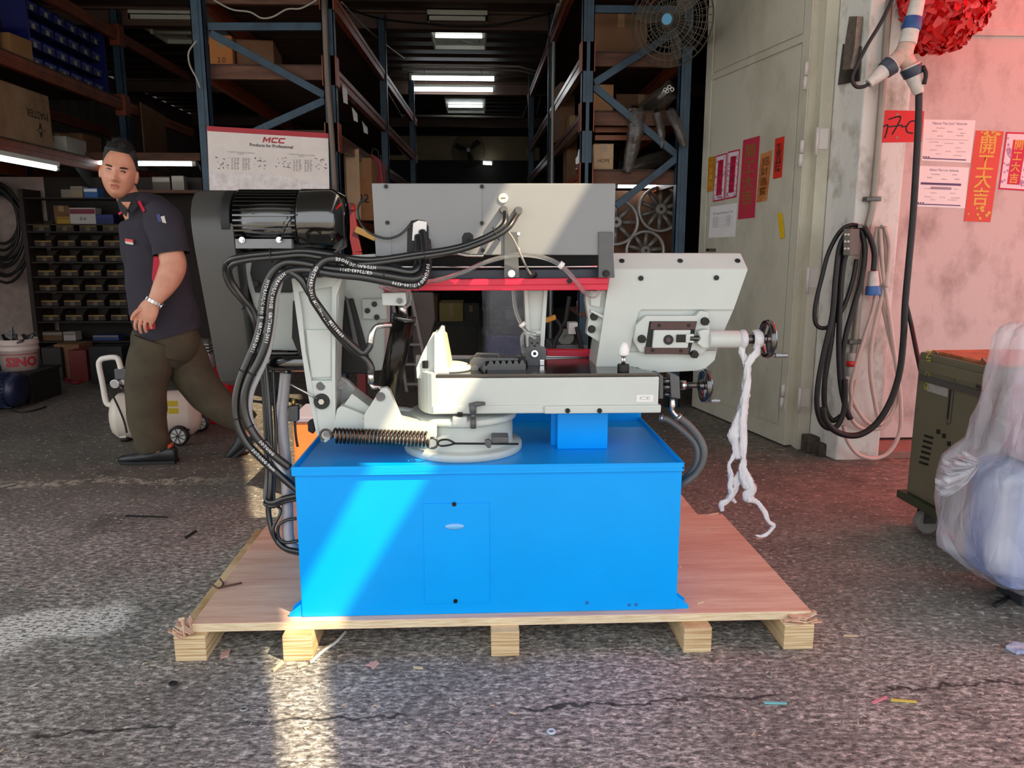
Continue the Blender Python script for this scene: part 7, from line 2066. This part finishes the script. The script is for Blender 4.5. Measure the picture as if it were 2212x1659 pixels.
for k in range(8):
    a = 2 * PI * k / 8
    MB().bar((wl.x + 0.010 * math.cos(a), wl.y - 0.018, wr_ + 0.010 * math.sin(a)), (wl.x + (wr_ - 0.018) * math.cos(a + 0.25), wl.y - 0.018, wr_ + (wr_ - 0.018) * math.sin(a + 0.25)), 0.006, 0.004).build('spoke', M_dgrey, wh)
MB().cyl((wl.x, wl.y - 0.022, wr_), (wl.x, wl.y + 0.2, wr_), 0.008, n=12).build('axle', M_matte, ac)
wh2 = copy_tree(wh, ac); wh2.location = (0, 0.36, 0)
ft = at(265, 945, yk - 0.16)
MB().box((ft.x - 0.02, ft.y, 0.028), (ft.x + 0.02, ft.y + 0.1, zk - 0.10)).build('foot', M_cream, ac, 0.004)
MB().cyl((ft.x, ft.y + 0.04, 0), (ft.x, ft.y + 0.04, 0.03), 0.03, n=16).build('rubber_foot', M_matte, ac)
pm = at(437, 775, yk)
MB().box((at(412, 775, yk).x, yk - 0.02, zk + rk_ - 0.02), (at(462, 775, yk).x, yk + 0.14, at(437, 805, yk).z + 0.03)).build('pump_base', mat('pump_red', '#b01c26', 0.4), ac, 0.01)
MB().cyl((pm.x, yk + 0.02, at(437, 800, yk).z), (pm.x, yk + 0.02, at(437, 765, yk).z), 0.062, n=24).build('pump_head', mat('pump_silver', '#aeadac', 0.35, 0.6, var=0.1), ac, 0.004)
for k in range(4):
    z = at(437, 765, yk).z + k * 0.02
    MB().box((pm.x - 0.06, yk - 0.04, z), (pm.x + 0.06, yk + 0.08, z + 0.011)).build('cooling_fin', mat('fin_silver', '#9a9998', 0.4, 0.7), ac, 0.001)
MB().bar((pm.x - 0.16, yk, at(437, 741, yk).z), (pm.x + 0.02, yk, at(437, 741, yk).z), 0.02, 0.02).cyl((pm.x - 0.05, yk, at(437, 741, yk).z), (pm.x + 0.05, yk, at(437, 741, yk).z), 0.03, n=14).build('air_filter', M_dgrey, ac)
gp = at(252, 828, yk - 0.12)
MB().cyl(gp, gp - Vector((0, 0.03, 0)), 0.028, n=20).build('pressure_gauge', M_steel, ac, 0.002)
MB().box((gp.x - 0.01, yk - 0.12, gp.z + 0.02), (gp.x + 0.11, yk, gp.z + 0.09)).build('pressure_switch', M_dgrey, ac, 0.008)
MB().cyl(gp, (gp.x + 0.05, yk - 0.08, zk + 0.13), 0.012, n=10).build('gauge_pipe', M_dsteel, ac)
st_ = at(374, 878, yk - 0.225)
for dz in (0.0, -0.045):
    MB().prism([st_ + Vector((-0.03, -0.004, dz)), st_ + Vector((0.03, -0.001, dz)), st_ + Vector((0.03, -0.004, dz + 0.035)), st_ + Vector((-0.03, -0.007, dz + 0.035))], (0, 0.003, 0)).build('warning_label', mat('label_yellow', '#c9b020', 0.6), ac)
MB().tube([at(x, y, yk - 0.22) for x, y in ((244, 855), (256, 880), (268, 910), (274, 935))], 0.006, 8, sm=4).build('drain_hose', M_matte, ac)
# red pump unit seen beyond the man's back
rp = thing('hydraulic_unit', 'red hydraulic unit on the floor behind the compressor', 'machine', at(462, 862, 5.25))
MB().box((at(442, 840, 5.2).x, 5.15, 0), (at(500, 840, 5.2).x, 5.5, at(460, 805, 5.15).z)).build('unit_body', mat('unit_red', '#b8141f', 0.35), rp, 0.02)
MB().cyl((at(470, 800, 5.25).x, 5.25, at(460, 805, 5.15).z), (at(470, 800, 5.25).x, 5.25, at(460, 775, 5.15).z), 0.05, n=20).build('unit_tank', M_matte, rp, 0.004)
MB().cyl((at(424, 812, 5.2).x, 5.2, 0.25), (at(444, 812, 5.2).x, 5.2, 0.25), 0.03, n=14).build('unit_port', mat('teal', '#2f6a70', 0.4), rp)

# behind the saw: wrapped machine, ladder, cartons -------------------------
def film_mat(name, col, alpha):
    return mat(name, col, 0.15, alpha=alpha, spec=0.9, bump=0.9, bscale=14, stretch=(1, 1, 2.2))
wm = thing('wrapped_machine', 'blue and black machine wrapped in clear film beyond the saw', 'machine', gz(1090, 812))
yw = 6.9
x0, x1 = at(1045, 700, yw).x, at(1145, 700, yw).x
MB().box((x0, yw, 0.0), (x1, yw + 0.5, 0.12)).build('skid', M_board, wm, 0.004)
MB().box((x0 + 0.02, yw + 0.02, 0.12), (x1 - 0.02, yw + 0.48, at(1090, 725, yw).z)).build('lower_body', mat('wrap_blue', '#222f78', 0.4), wm, 0.02)
MB().box((x0 + 0.05, yw + 0.05, at(1090, 725, yw).z), (x1 - 0.05, yw + 0.45, at(1090, 625, yw).z)).build('upper_body', mat('wrap_black', '#17171a', 0.4), wm, 0.02)
MB().box((x0 + 0.2, yw + 0.02, at(1090, 690, yw).z), (x1 - 0.06, yw + 0.05, at(1090, 668, yw).z)).build('control_panel', M_dgrey, wm, 0.006)
fl_ = []
for i in range(17):
    z = 0.10 + (at(1090, 612, yw).z - 0.10) * i / 16
    row = []
    for k in range(48):
        t_ = 2 * PI * k / 48
        p = Vector(((x0 + x1) / 2 + (x1 - x0) * 0.53 * math.copysign(abs(math.cos(t_)) ** 0.45, math.cos(t_)), yw + 0.25 + 0.29 * math.copysign(abs(math.sin(t_)) ** 0.45, math.sin(t_)), z))
        f_ = 0.035 * abs(noise.noise(p * 6.0)) + 0.02 * noise.noise(p * 14.0)
        row.append(p - Vector((math.cos(t_), math.sin(t_), 0)) * f_)
    fl_.append(row)
MB().loft(fl_, caps=False).build('film_wrap', film_mat('shrink_film', '#e8e8ee', 0.30), wm, weld=False)
ld = thing('step_ladder', 'grey folding step ladder leaning behind the hydraulic cylinder', 'ladder', at(885, 800, 6.2))
ya = 6.3
M_lad = mat('ladder_grey', '#8a7f78', 0.5, var=0.12, vscale=10)
zl0 = 0.0
for (xt, xb) in ((888, 930), (846, 878)):
    a, b_ = at(xt, 632, ya + 0.1), at(xb, 800, ya); b_.z = 0.0
    MB().bar(a, b_, 0.05, 0.025).build('ladder_rail', M_lad, ld, 0.003)
for k in range(5):
    t_ = 0.12 + 0.2 * k
    a = at(888, 632, ya + 0.1).lerp(Vector((at(930, 800, ya).x, ya, 0)), t_); b_ = at(846, 632, ya + 0.1).lerp(Vector((at(878, 800, ya).x, ya, 0)), t_)
    MB().bar(a, b_, 0.05, 0.02).build('ladder_tread', M_lad, ld, 0.002)
bgp = MB().prism([at(886, 632, ya + 0.18), at(936, 632, ya + 0.18), at(940, 690, ya + 0.18), at(925, 745, ya + 0.18), Vector((at(925, 790, ya + 0.18).x, ya + 0.18, 0.0)), Vector((at(895, 790, ya + 0.18).x, ya + 0.18, 0.0))], (0, 0.12, 0)).build('dust_sheet', mat('sheet_grey2', '#6f6660', 0.85, bump=0.5, bscale=9), None, 0.02)
tag(bgp, 'crumpled grey dust sheet hanging behind the ladder', 'sheet')
def stack(label, x0, y0, x1, y1, Y, dep, m, **k):
    a, c = at(x0, y1, Y), at(x1, y0, Y)
    return carton(label, a.x, c.x, Y, Y + dep, 0.0, c.z, m=m, **k)
stack('yellowish carton standing in the dark aisle beyond the saw', 950, 655, 1000, 720, 9.0, 0.5, mat('carton_olive', '#8d7d45', 0.8))
stack('dark green crate in the aisle in front of the yellowish carton', 930, 705, 1030, 800, 7.6, 0.5, mat('crate_dark', '#2d2b22', 0.8), tape=False)
stack('brown carton deep in the aisle beside the left rack', 905, 640, 945, 720, 10.5, 0.5, M_card2)
stack('small grey carton far down the aisle', 1000, 660, 1035, 700, 11.5, 0.5, mat('carton_grey', '#5b564e', 0.8))
# machine and tools right of the guide arm
mv = thing('grey_machine', 'grey workshop machine with black pipes seen under the saw arm', 'machine', gz(1240, 820))
ymv = 5.3
MB().box((at(1190, 760, ymv).x, ymv, 0), (at(1270, 760, ymv).x, ymv + 0.4, at(1230, 745, ymv).z)).build('machine_base', M_dgrey, mv, 0.01)
MB().cyl(at(1222, 728, ymv + 0.05), at(1222, 728, ymv + 0.3), 0.06, n=24).build('motor_drum', mat('drum_grey', '#6b6862', 0.45, 0.4), mv, 0.004)
MB().box((at(1228, 720, ymv).x, ymv, at(1230, 722, ymv).z), (at(1248, 720, ymv).x, ymv + 0.1, at(1230, 697, ymv).z)).build('junction_box', M_paper, mv, 0.004)
MB().box((at(1218, 745, ymv).x, ymv + 0.05, at(1222, 748, ymv).z), (at(1228, 745, ymv).x, ymv + 0.3, at(1222, 725, ymv).z)).build('bracket', M_dgrey, mv)
for l in ([(1195, 760), (1200, 735), (1212, 712), (1205, 695), (1196, 690)], [(1246, 706), (1250, 725), (1256, 750), (1260, 780)], [(1230, 640), (1226, 665), (1222, 690), (1215, 705)]):
    cable_px(l, ymv - 0.05, 0.016, 8).build('pipe', M_matte, mv)
lv = MB().prism([at(1178, 688, 5.2), at(1200, 680, 5.2), at(1202, 690, 5.2), at(1180, 698, 5.2)], (0, 0.05, 0)).build('spirit_level', mat('level_amber', '#d0902a', 0.5), None, 0.004)
tag(lv, 'amber tool case lying on the grey machine right of the guide arm', 'tool case')
bt = thing('bottle', 'white bottle with a red band behind the right guide bracket', 'bottle', at(1256, 672, 5.66))
p = at(1256, 672, 5.66)
MB().box((xr0 - 0.04, YRK - 0.05, p.z - 0.03), (xr1, YRK + 0.5, p.z - 0.0005)).build('low_deck', M_board, rackR, 0.003)
MB().lathe([(0, 0), (0.035, 0), (0.036, 0.02), (0.036, 0.075), (0.014, 0.11), (0.012, 0.13), (0, 0.131)], p, n=20).build('bottle_body', M_paper, bt)
MB().lathe([(0.0365, 0.005), (0.0368, 0.045)], p, n=20).build('bottle_band', mat('band_red', '#d0202a', 0.4), bt)

ob_ = thing('tool_box', 'bright orange tool box on the floor behind the saw\'s left arm', 'tool box', Vector((at(675, 930, 3.6).x, 3.65, 0)))
MB().box((at(632, 930, 3.55).x, 3.55, 0.0), (at(735, 930, 3.55).x, 3.85, at(670, 912, 3.55).z)).build('box_body', mat('box_orange', '#e0793a', 0.5, var=0.08), ob_, 0.012)
MB().box((at(630, 930, 3.55).x, 3.54, at(670, 912, 3.55).z), (at(737, 930, 3.55).x, 3.86, at(670, 900, 3.55).z)).build('box_lid', mat('box_lid', '#8c8494', 0.5), ob_, 0.006)
# red trolley jack between motor and control box
rj = thing('trolley_jack', 'red workshop crane with a lit brass arm behind the motor', 'crane', gz(770, 830))
yj = 5.2
MB().bar(at(752, 440, yj), at(772, 545, yj), 0.05, 0.06).build('mast', mat('jack_red', '#6a1418', 0.5), rj, 0.004)
MB().box((at(743, 500, yj).x, yj - 0.05, 0), (at(800, 500, yj).x, yj + 0.4, 0.1)).build('jack_base', mat('jack_red', '#6a1418', 0.5), rj, 0.01)
MB().bar(at(772, 545, yj), Vector((at(772, 545, yj).x, yj, 0.09)), 0.05, 0.06).build('post', mat('jack_red', '#6a1418', 0.5), rj, 0.004)
MB().bar(at(768, 495, yj - 0.02), at(812, 515, yj - 0.02), 0.04, 0.045).build('boom', mat('brass_dark', '#8a6a3c', 0.3, 0.8), rj, 0.004)
MB().box((at(746, 455, yj).x, yj - 0.06, at(746, 455, yj).z), (at(766, 440, yj).x, yj + 0.06, at(746, 440, yj).z)).build('head_block', mat('jack_red', '#6a1418', 0.5), rj, 0.004)
rc_ = thing('red_case', 'red plastic case on the left rack above the control box', 'case', Vector((at(812, 400, 7.2).x, 7.2, zd(1.35))))
MB().prism([at(800, 330, 7.2), at(822, 345, 7.2), at(829, 400, 7.2), at(804, 400, 7.2)], (0, 0.35, 0)).build('case_body', mat('case_red', '#a01420', 0.4), rc_, 0.01)
MB().tube([at(803, 332, 7.18), at(806, 322, 7.18), at(816, 326, 7.18), at(818, 340, 7.18)], 0.008, 8, sm=3).build('case_handle', M_matte, rc_)
# plastic tags hanging on the aisle beam
random.seed(2)
for k, (x, y, h) in enumerate(((738, 180, 45), (760, 232, 32), (782, 262, 28))):
    Yt = 5.9 + k * 0.7
    o = MB().prism([at(x, y, Yt), at(x + 11, y + 14, Yt), at(x + 12, y + h, Yt), at(x + 4, y + h - 4, Yt)], (0.004, 0.004, 0)).build('plastic_tag', film_mat('tag_film', '#d5d5d5', 0.8))
    tag(o, ('large', 'middle', 'small')[k] + ' clear plastic sleeve hanging from the aisle beam of the left rack', 'sleeve', 'plastic sleeves on the aisle beam')

# spoked wheels leaning against a board in the right rack
yq = 6.25
wbd = thing('wood_panel', 'brown wooden panel behind the spoked wheels in the right rack', 'panel', at(1400, 560, yq + 0.2))
MB().box((at(1290, 470, yq + 0.15).x, yq + 0.15, 0.0), (at(1478, 470, yq + 0.15).x, yq + 0.18, at(1390, 412, yq + 0.15).z)).build('panel_board', mat('panel_brown', '#7a5236', 0.75, col2='#5c3b27', vscale=7), wbd)
M_alu = mat('wheel_alloy', '#857d75', 0.4, 0.3, var=0.12, vscale=12)
M_alu2 = mat('wheel_rim', '#b3ada6', 0.35, 0.3)
for lab, cx, cy, rp_, ns, off in (('spoked alloy wheel half hidden by the control box', 1330, 480, 49, 8, 0.0), ('large spoked alloy wheel beside the rack post', 1426, 452, 48, 10, 0.3), ('low spoked alloy wheel just above the white wheel box', 1393, 541, 42, 9, 0.1)):
    c = at(cx, cy, yq); r_ = at(cx + rp_, cy, yq).x - c.x
    w_ = thing('spoked_wheel', lab, 'wheel', c - Vector((0, 0, r_)), 'spoked wheels in the right rack')
    MB().lathe([(r_ - 0.018, -0.03), (r_, -0.034), (r_ + 0.002, 0.0), (r_, 0.034), (r_ - 0.018, 0.03), (r_ - 0.022, 0.0), (r_ - 0.018, -0.03)], c, (0, 1, 0), n=56).build('rim', M_alu2, w_)
    MB().cyl(c - Vector((0, 0.04, 0)), c + Vector((0, 0.04, 0)), r_ * 0.24, r_ * 0.26, n=24).build('hub', M_alu, w_, 0.004)
    MB().cyl(c - Vector((0, 0.043, 0)), c, r_ * 0.07, n=14).build('hub_bore', M_matte, w_)
    for k in range(ns):
        a = off + 2 * PI * k / ns
        d_ = Vector((math.cos(a), 0, math.sin(a)))
        MB().tube([c + d_ * r_ * 0.2, c + d_ * (r_ - 0.012)], [0.022, 0.017], 8).build('spoke', M_alu, w_)
shw = MB().box((xr0, yq - 0.08, at(1393, 584, yq).z - 0.03), (xr1, yq + 0.14, at(1393, 584, yq).z - 0.001)).build('rack_shelf', M_board, None, 0.003)
tag(shw, 'brown shelf board carrying the spoked wheels', 'shelf')
tubelamp('lit tube lamp on the wooden panel above the spoked wheels', at(1325, 402, yq + 0.05), at(1430, 402, yq + 0.05))
# film-wrapped bars and rolls in the right rack
M_wrap = film_mat('bar_film', '#5d564e', 0.5)
def bundle(label, pts, ws, seed):
    P = [at(x, y, Y) for x, y, Y in pts]
    t_ = thing('wrapped_bundle', label, 'bundle', P[-1], 'film-wrapped bundles in the right rack')
    rings = []
    Ps = smooth_pts(P, 6)
    for i, p in enumerate(Ps):
        u_ = i / (len(Ps) - 1) * (len(ws) - 1); k = min(int(u_), len(ws) - 2); w = ws[k] + (ws[k + 1] - ws[k]) * (u_ - k)
        d = Ps[min(i + 1, len(Ps) - 1)] - Ps[max(i - 1, 0)]
        rings.append([q + (q - p) * (0.35 * noise.noise(q * 13 + Vector((seed, 0, 0)))) for q in ringp(p, d, w, w * 0.8, 16)])
    MB().loft(rings).build('film', M_wrap, t_, weld=False)
    MB().tube([P[0] + (P[0] - P[1]).normalized() * 0.03, P[-1]], ws[0] * 0.45, 10).build('bar_core', M_dsteel, t_)
    return t_
bundle('film-wrapped bundle hanging down across the orange spacer bars', [(1372, 238, 5.62), (1372, 290, 5.6), (1362, 340, 5.6), (1352, 372, 5.6)], [0.06, 0.06, 0.045, 0.035], 1)
bundle('film-wrapped bundle hanging beside the right rack post', [(1420, 245, 5.62), (1428, 285, 5.6), (1432, 320, 5.6)], [0.04, 0.03, 0.02], 2)
bundle('film-wrapped bundle slanting down to the right rack post', [(1448, 240, 5.55), (1466, 280, 5.5), (1480, 315, 5.5)], [0.035, 0.035, 0.03], 5)
bundle('film-wrapped roll lying high against the right rack post', [(1455, 192, 5.7), (1425, 215, 5.8), (1395, 235, 6.0)], [0.07, 0.075, 0.06], 3)
bundle('dusty film-wrapped part lying on the lowest deck of the right rack', [(1360, 365, 5.75), (1400, 350, 5.85), (1450, 335, 5.95)], [0.05, 0.06, 0.05], 4)
for k, (x, y) in enumerate(((1437, 194), (1446, 188), (1452, 193), (1441, 197))):
    o = MB().cyl(at(x, y, 5.55), at(x - 6, y + 8, 5.75), 0.012, n=10, caps=False).ring(at(x, y, 5.55), (0.2, -1, 0.1), 0.012, 0.003, 14, 6).build('white_tube', M_paper)
    tag(o, ('first', 'second', 'third', 'fourth')[k] + ' short white tube poking from the wrapped roll, from the left', 'tube', 'white tubes in the roll')
bw = thing('squeeze_bottle', 'white squeeze bottle standing at the aisle corner of the right rack', 'bottle', at(1250, 385, 5.72))
p = at(1250, 385, 5.72); p.z = zd(1.69)
MB().lathe([(0, 0), (0.024, 0), (0.025, 0.01), (0.025, 0.075), (0.012, 0.095), (0.010, 0.11), (0.004, 0.14), (0, 0.14)], p, n=20).build('bottle_body', M_paper, bw)
MB().lathe([(0.0255, 0.005), (0.0256, 0.035)], p, n=20).build('bottle_label', mat('label_navy', '#39405a', 0.5), bw)
p2 = Vector((xr0 + 0.0, 5.72, zd(1.69)))
# fans
def fan(name, label, c, r_, axis, hubm, blade_m, nring=7, nw=36):
    t_ = thing(name, label, 'fan', c)
    ax_ = Vector(axis).normalized(); d, sd, u = frame_of(ax_)
    for s_, dep in ((1, 0.07), (-1, -0.06)):
        cage = MB()
        for k in range(nring):
            q = r_ * (k + 1) / nring
            cage.ring(c + ax_ * dep * math.cos(q / r_ * PI / 2) * 1.0, ax_, q, 0.0022 if k < nring - 1 else 0.005, 40, 5)
        for k in range(nw):
            a = 2 * PI * k / nw; e = sd * math.cos(a) + u * math.sin(a)
            cage.tube([c + ax_ * dep * math.cos(q * PI / 2) + e * r_ * q for q in (0.08, 0.35, 0.65, 1.0)], 0.0016, 4, caps=False)
        cage.build('front_guard' if s_ > 0 else 'rear_guard', mat('guard_wire', '#5c5548', 0.5, 0.2), t_, kind='stuff', weld=False)
    for k in range(3):
        a = 2 * PI * k / 3 + 0.4
        e = sd * math.cos(a) + u * math.sin(a); g_ = sd * -math.sin(a) + u * math.cos(a)
        P = [c + e * r_ * 0.1 - g_ * 0.02 * r_ + ax_ * 0.02, c + e * r_ * 0.45 - g_ * 0.22 * r_ + ax_ * 0.035, c + e * r_ * 0.85 - g_ * 0.18 * r_ + ax_ * 0.03, c + e * r_ * 0.9 + g_ * 0.12 * r_ - ax_ * 0.015, c + e * r_ * 0.4 + g_ * 0.10 * r_ - ax_ * 0.015, c + e * r_ * 0.1 + g_ * 0.05 * r_ - ax_ * 0.01]
        MB().add(P + [p - ax_ * 0.002 for p in P], [(0, 1, 2, 3, 4, 5), (11, 10, 9, 8, 7, 6)] + [(i, 6 + i, 6 + (i + 1) % 6, (i + 1) % 6) for i in range(6)]).build('blade', blade_m, t_)
    MB().cyl(c + ax_ * 0.062, c + ax_ * 0.078, r_ * 0.12, n=24).build('badge', hubm, t_)
    MB().cyl(c - ax_ * 0.20, c + ax_ * 0.03, r_ * 0.14, n=20).build('motor_pod', M_matte, t_)
    return t_
fc_ = at(1450, 45, 5.05)
f_ = fan('wall_fan', 'big wire-guarded fan with a pale blue badge at the top of the right rack', fc_, at(1542, 45, 5.05).x - fc_.x, (-0.55, -0.8, -0.1), mat('fan_blue', '#4a93b8', 0.4), mat('blade_smoke', '#5d574d', 0.4, alpha=0.55))
MB().bar(fc_ + Vector((0.12, 0.17, 0)), Vector((xr1 + 0.04, YRK, fc_.z)), 0.05, 0.05).build('wall_arm', M_matte, f_)
fb = at(1012, 325, YB - 0.3)
f_ = fan('wall_fan', 'dark fan with a white badge on the far back wall', fb, at(1047, 325, YB - 0.3).x - fb.x, (0, -1, 0), mat('fan_badge', '#b8b8b6', 0.4), M_matte)
MB().bar(fb, fb + Vector((0, 0.3, 0)), 0.06, 0.06).build('wall_arm', M_matte, f_)
# far signs of light at the back wall
tl = tubelamp('row of far lamps glowing on the back wall under the fan', at(1040, 351, YB - 0.3), at(1066, 353, YB - 0.3), 0.035)
# loose things on the floor of the left bay
random.seed(17)
M_rw = mat('red_wire', '#8e2030', 0.5)
for k, (lab, pts, r_, m) in enumerate((('grey steel rod lying on the floor past the bucket', [(72, 801), (128, 818)], 0.012, M_dsteel), ('bent grey rod on the floor beside the red wires', [(82, 824), (110, 818), (130, 812)], 0.012, M_dsteel), ('tangle of red wire on the floor of the left bay', [(128, 812), (150, 820), (165, 815), (180, 822), (160, 828), (140, 822)], 0.010, M_rw), ('loop of dark wire on the floor near the blue motor', [(22, 885), (45, 890), (75, 886), (100, 878)], 0.006, M_matte))):
    o = MB().tube([gz(x, y, r_ + 0.001) for x, y in pts], r_, 7, sm=4).build('floor_wire', m)
    tag(o, lab, 'wire')
for lab, (x0, y0, x1, y1), m, Y in (('dark toolbox under the parts rack', (92, 752, 130, 790), mat('tb_dark', '#2b2622', 0.6), 7.0), ('low brown carton under the parts rack', (120, 745, 170, 790), M_card2, 7.05), ('small red-lidded tub on the floor by the parts rack', (150, 758, 185, 795), mat('tub_red', '#6b2420', 0.6), 6.9), ('black crate on the floor behind the compressor handle', (195, 750, 262, 800), mat('tb_black', '#191715', 0.6), 6.8)):
    a, c = at(x0, y1, Y), at(x1, y0, Y)
    carton(lab, a.x, c.x, Y, Y + 0.25, 0.0, max(0.12, c.z), m=m, tape=False)

# ------------------------------------------------------------------ litter on the ground
random.seed(77)
M_chip = mat('wood_chip', '#d8c4a4', 0.8, var=0.1); M_chip2 = mat('pink_scrap', '#d0a8a0', 0.8); M_tape = mat('strip_white', '#d3d5d6', 0.5)
def flat(label, pts, m, cat='scrap', th=0.003, name='wood_scrap', group=None):
    o = MB().prism([gz(x, y, 0.0015) for x, y in pts], (0, 0, th)).build(name, m)
    return tag(o, label, cat, group)
o = MB().tube([gz(x, y, 0.006) for x, y in ((672, 1430), (700, 1405), (722, 1390), (735, 1378), (746, 1364))], 0.005, 6, sm=4).build('packing_strap', M_tape); tag(o, 'white packing strap curling out from under the pallet', 'strap')
flat('yellowish wood splinter in the sun beside the pallet block', [(610, 1429), (613, 1433), (592, 1452), (589, 1450)], M_chip, 'splinter', 0.006)
flat('small wood splinter by the front pallet block in the sun', [(660, 1433), (663, 1436), (644, 1443), (643, 1440)], M_chip, 'splinter')
flat('pink paper scrap left of the sunlit pallet block', [(477, 1410), (498, 1405), (494, 1418), (476, 1423)], M_chip2)
flat('pink paper scrap in front of the middle of the pallet', [(790, 1438), (812, 1428), (820, 1434), (806, 1447), (800, 1440)], M_chip2)
flat('small pale splinter right of the pink scrap', [(892, 1440), (913, 1442), (914, 1446), (893, 1444)], M_chip, 'splinter')
flat('blue plastic strip lying in the ground crack', [(1651, 1517), (1700, 1519), (1700, 1522), (1651, 1521)], mat('strip_teal', '#7cc0c4', 0.5), 'strip', 0.004)
flat('yellow plastic strip lying in the ground crack', [(1925, 1511), (1980, 1516), (1980, 1519), (1924, 1515)], mat('strip_yellow', '#d4c05a', 0.5), 'strip', 0.004)
flat('pink plastic strip lying beside the yellow strip', [(1882, 1518), (1915, 1505), (1917, 1509), (1886, 1522)], mat('strip_pink', '#d88a98', 0.5), 'strip', 0.004)
flat('white splinter right of the last pallet block', [(1822, 1372), (1852, 1373), (1852, 1376), (1822, 1375)], M_chip, 'splinter')
flat('blue and white crumpled wrapper at the right edge of the ground', [(2172, 1402), (2192, 1393), (2214, 1398), (2218, 1412), (2196, 1414)], mat('wrapper_blue', '#6f7fb4', 0.5, col2='#d5d9e6', vscale=30), 'wrapper', 0.012)
flat('long dark strip on the asphalt left of the pallet', [(270, 1113), (362, 1117), (362, 1119), (270, 1116)], M_matte, 'strip')
flat('short dark strip on the asphalt beside the plywood', [(422, 1146), (426, 1148), (402, 1164), (398, 1162)], M_matte, 'strip')
for k, (x, y, m, lab) in enumerate(((527, 1531, mat('washer_steel', '#9ca0a2', 0.35, 0.7), 'steel washer lying on the ground by the sun stripe'), (1191, 1580, mat('washer_pale', '#b9c4d6', 0.5), 'pale blue washer lying at the front of the ground'), (373, 1476, M_matte, 'black rubber ring on the ground left of the pallet'))):
    o = MB().ring(gz(x, y, 0.005), (0, 0, 1), 0.0085, 0.0035, 20, 8).build('washer', m); tag(o, lab, 'washer')
o = MB().tube([gz(x, y, 0.112) for x, y in ((459, 1263), (470, 1270), (480, 1268), (522, 1259))], 0.003, 6, sm=4).tube([gz(x, y, 0.112) for x, y in ((478, 1268), (482, 1260), (475, 1250))], 0.003, 6, sm=4).build('wire_offcut', mat('rust_wire', '#5a3a30', 0.5)); tag(o, 'rusty forked wire offcut on the left of the plywood', 'wire')
flat2 = [(1530, 1112, 1552, 1108), (1527, 1145, 1533, 1146), (1505, 1303, 1518, 1299), (1465, 1225, 1471, 1223)]
for k, (x0, y0, x1, y1) in enumerate(flat2):
    a, b_ = gz(x0, y0, ZP + 0.002), gz(x1, y1, ZP + 0.002)
    o = MB().bar(a, b_, 0.008, 0.003).build('wood_chip', M_chip); tag(o, ('long chip at the back edge of the plywood', 'tiny chip near the back of the plywood', 'pale chip on the plywood right of the cabinet foot', 'small chip against the cabinet\'s right side on the plywood')[k], 'chip', 'chips on the plywood')
lit = MB()
for k in range(420):
    x, y = random.uniform(-60, 2270), 1659 - 640 * random.random() ** 0.8
    p = gz(x, y, 0.002)
    if xl - 0.02 < p.x < xr + 0.02 and YPL - 0.06 < p.y < yb1 + 0.3: continue
    a = random.uniform(0, PI); L_ = random.uniform(0.002, 0.014) if random.random() < 0.85 else random.uniform(0.010, 0.02)
    d = Vector((math.cos(a), math.sin(a), 0))
    lit.bar(p - d * L_ / 2, p + d * L_ / 2, random.uniform(0.0012, 0.0035), 0.002, mi=random.choice((0, 2, 2, 1, 2)))
o = lit.build('floor_litter', [M_chip, M_chip2, mat('grit_pale', '#bdb8b0', 0.8)], None, kind='stuff', weld=False)
tag(o, 'scattered pale wood chips and grit on the ground', 'litter')
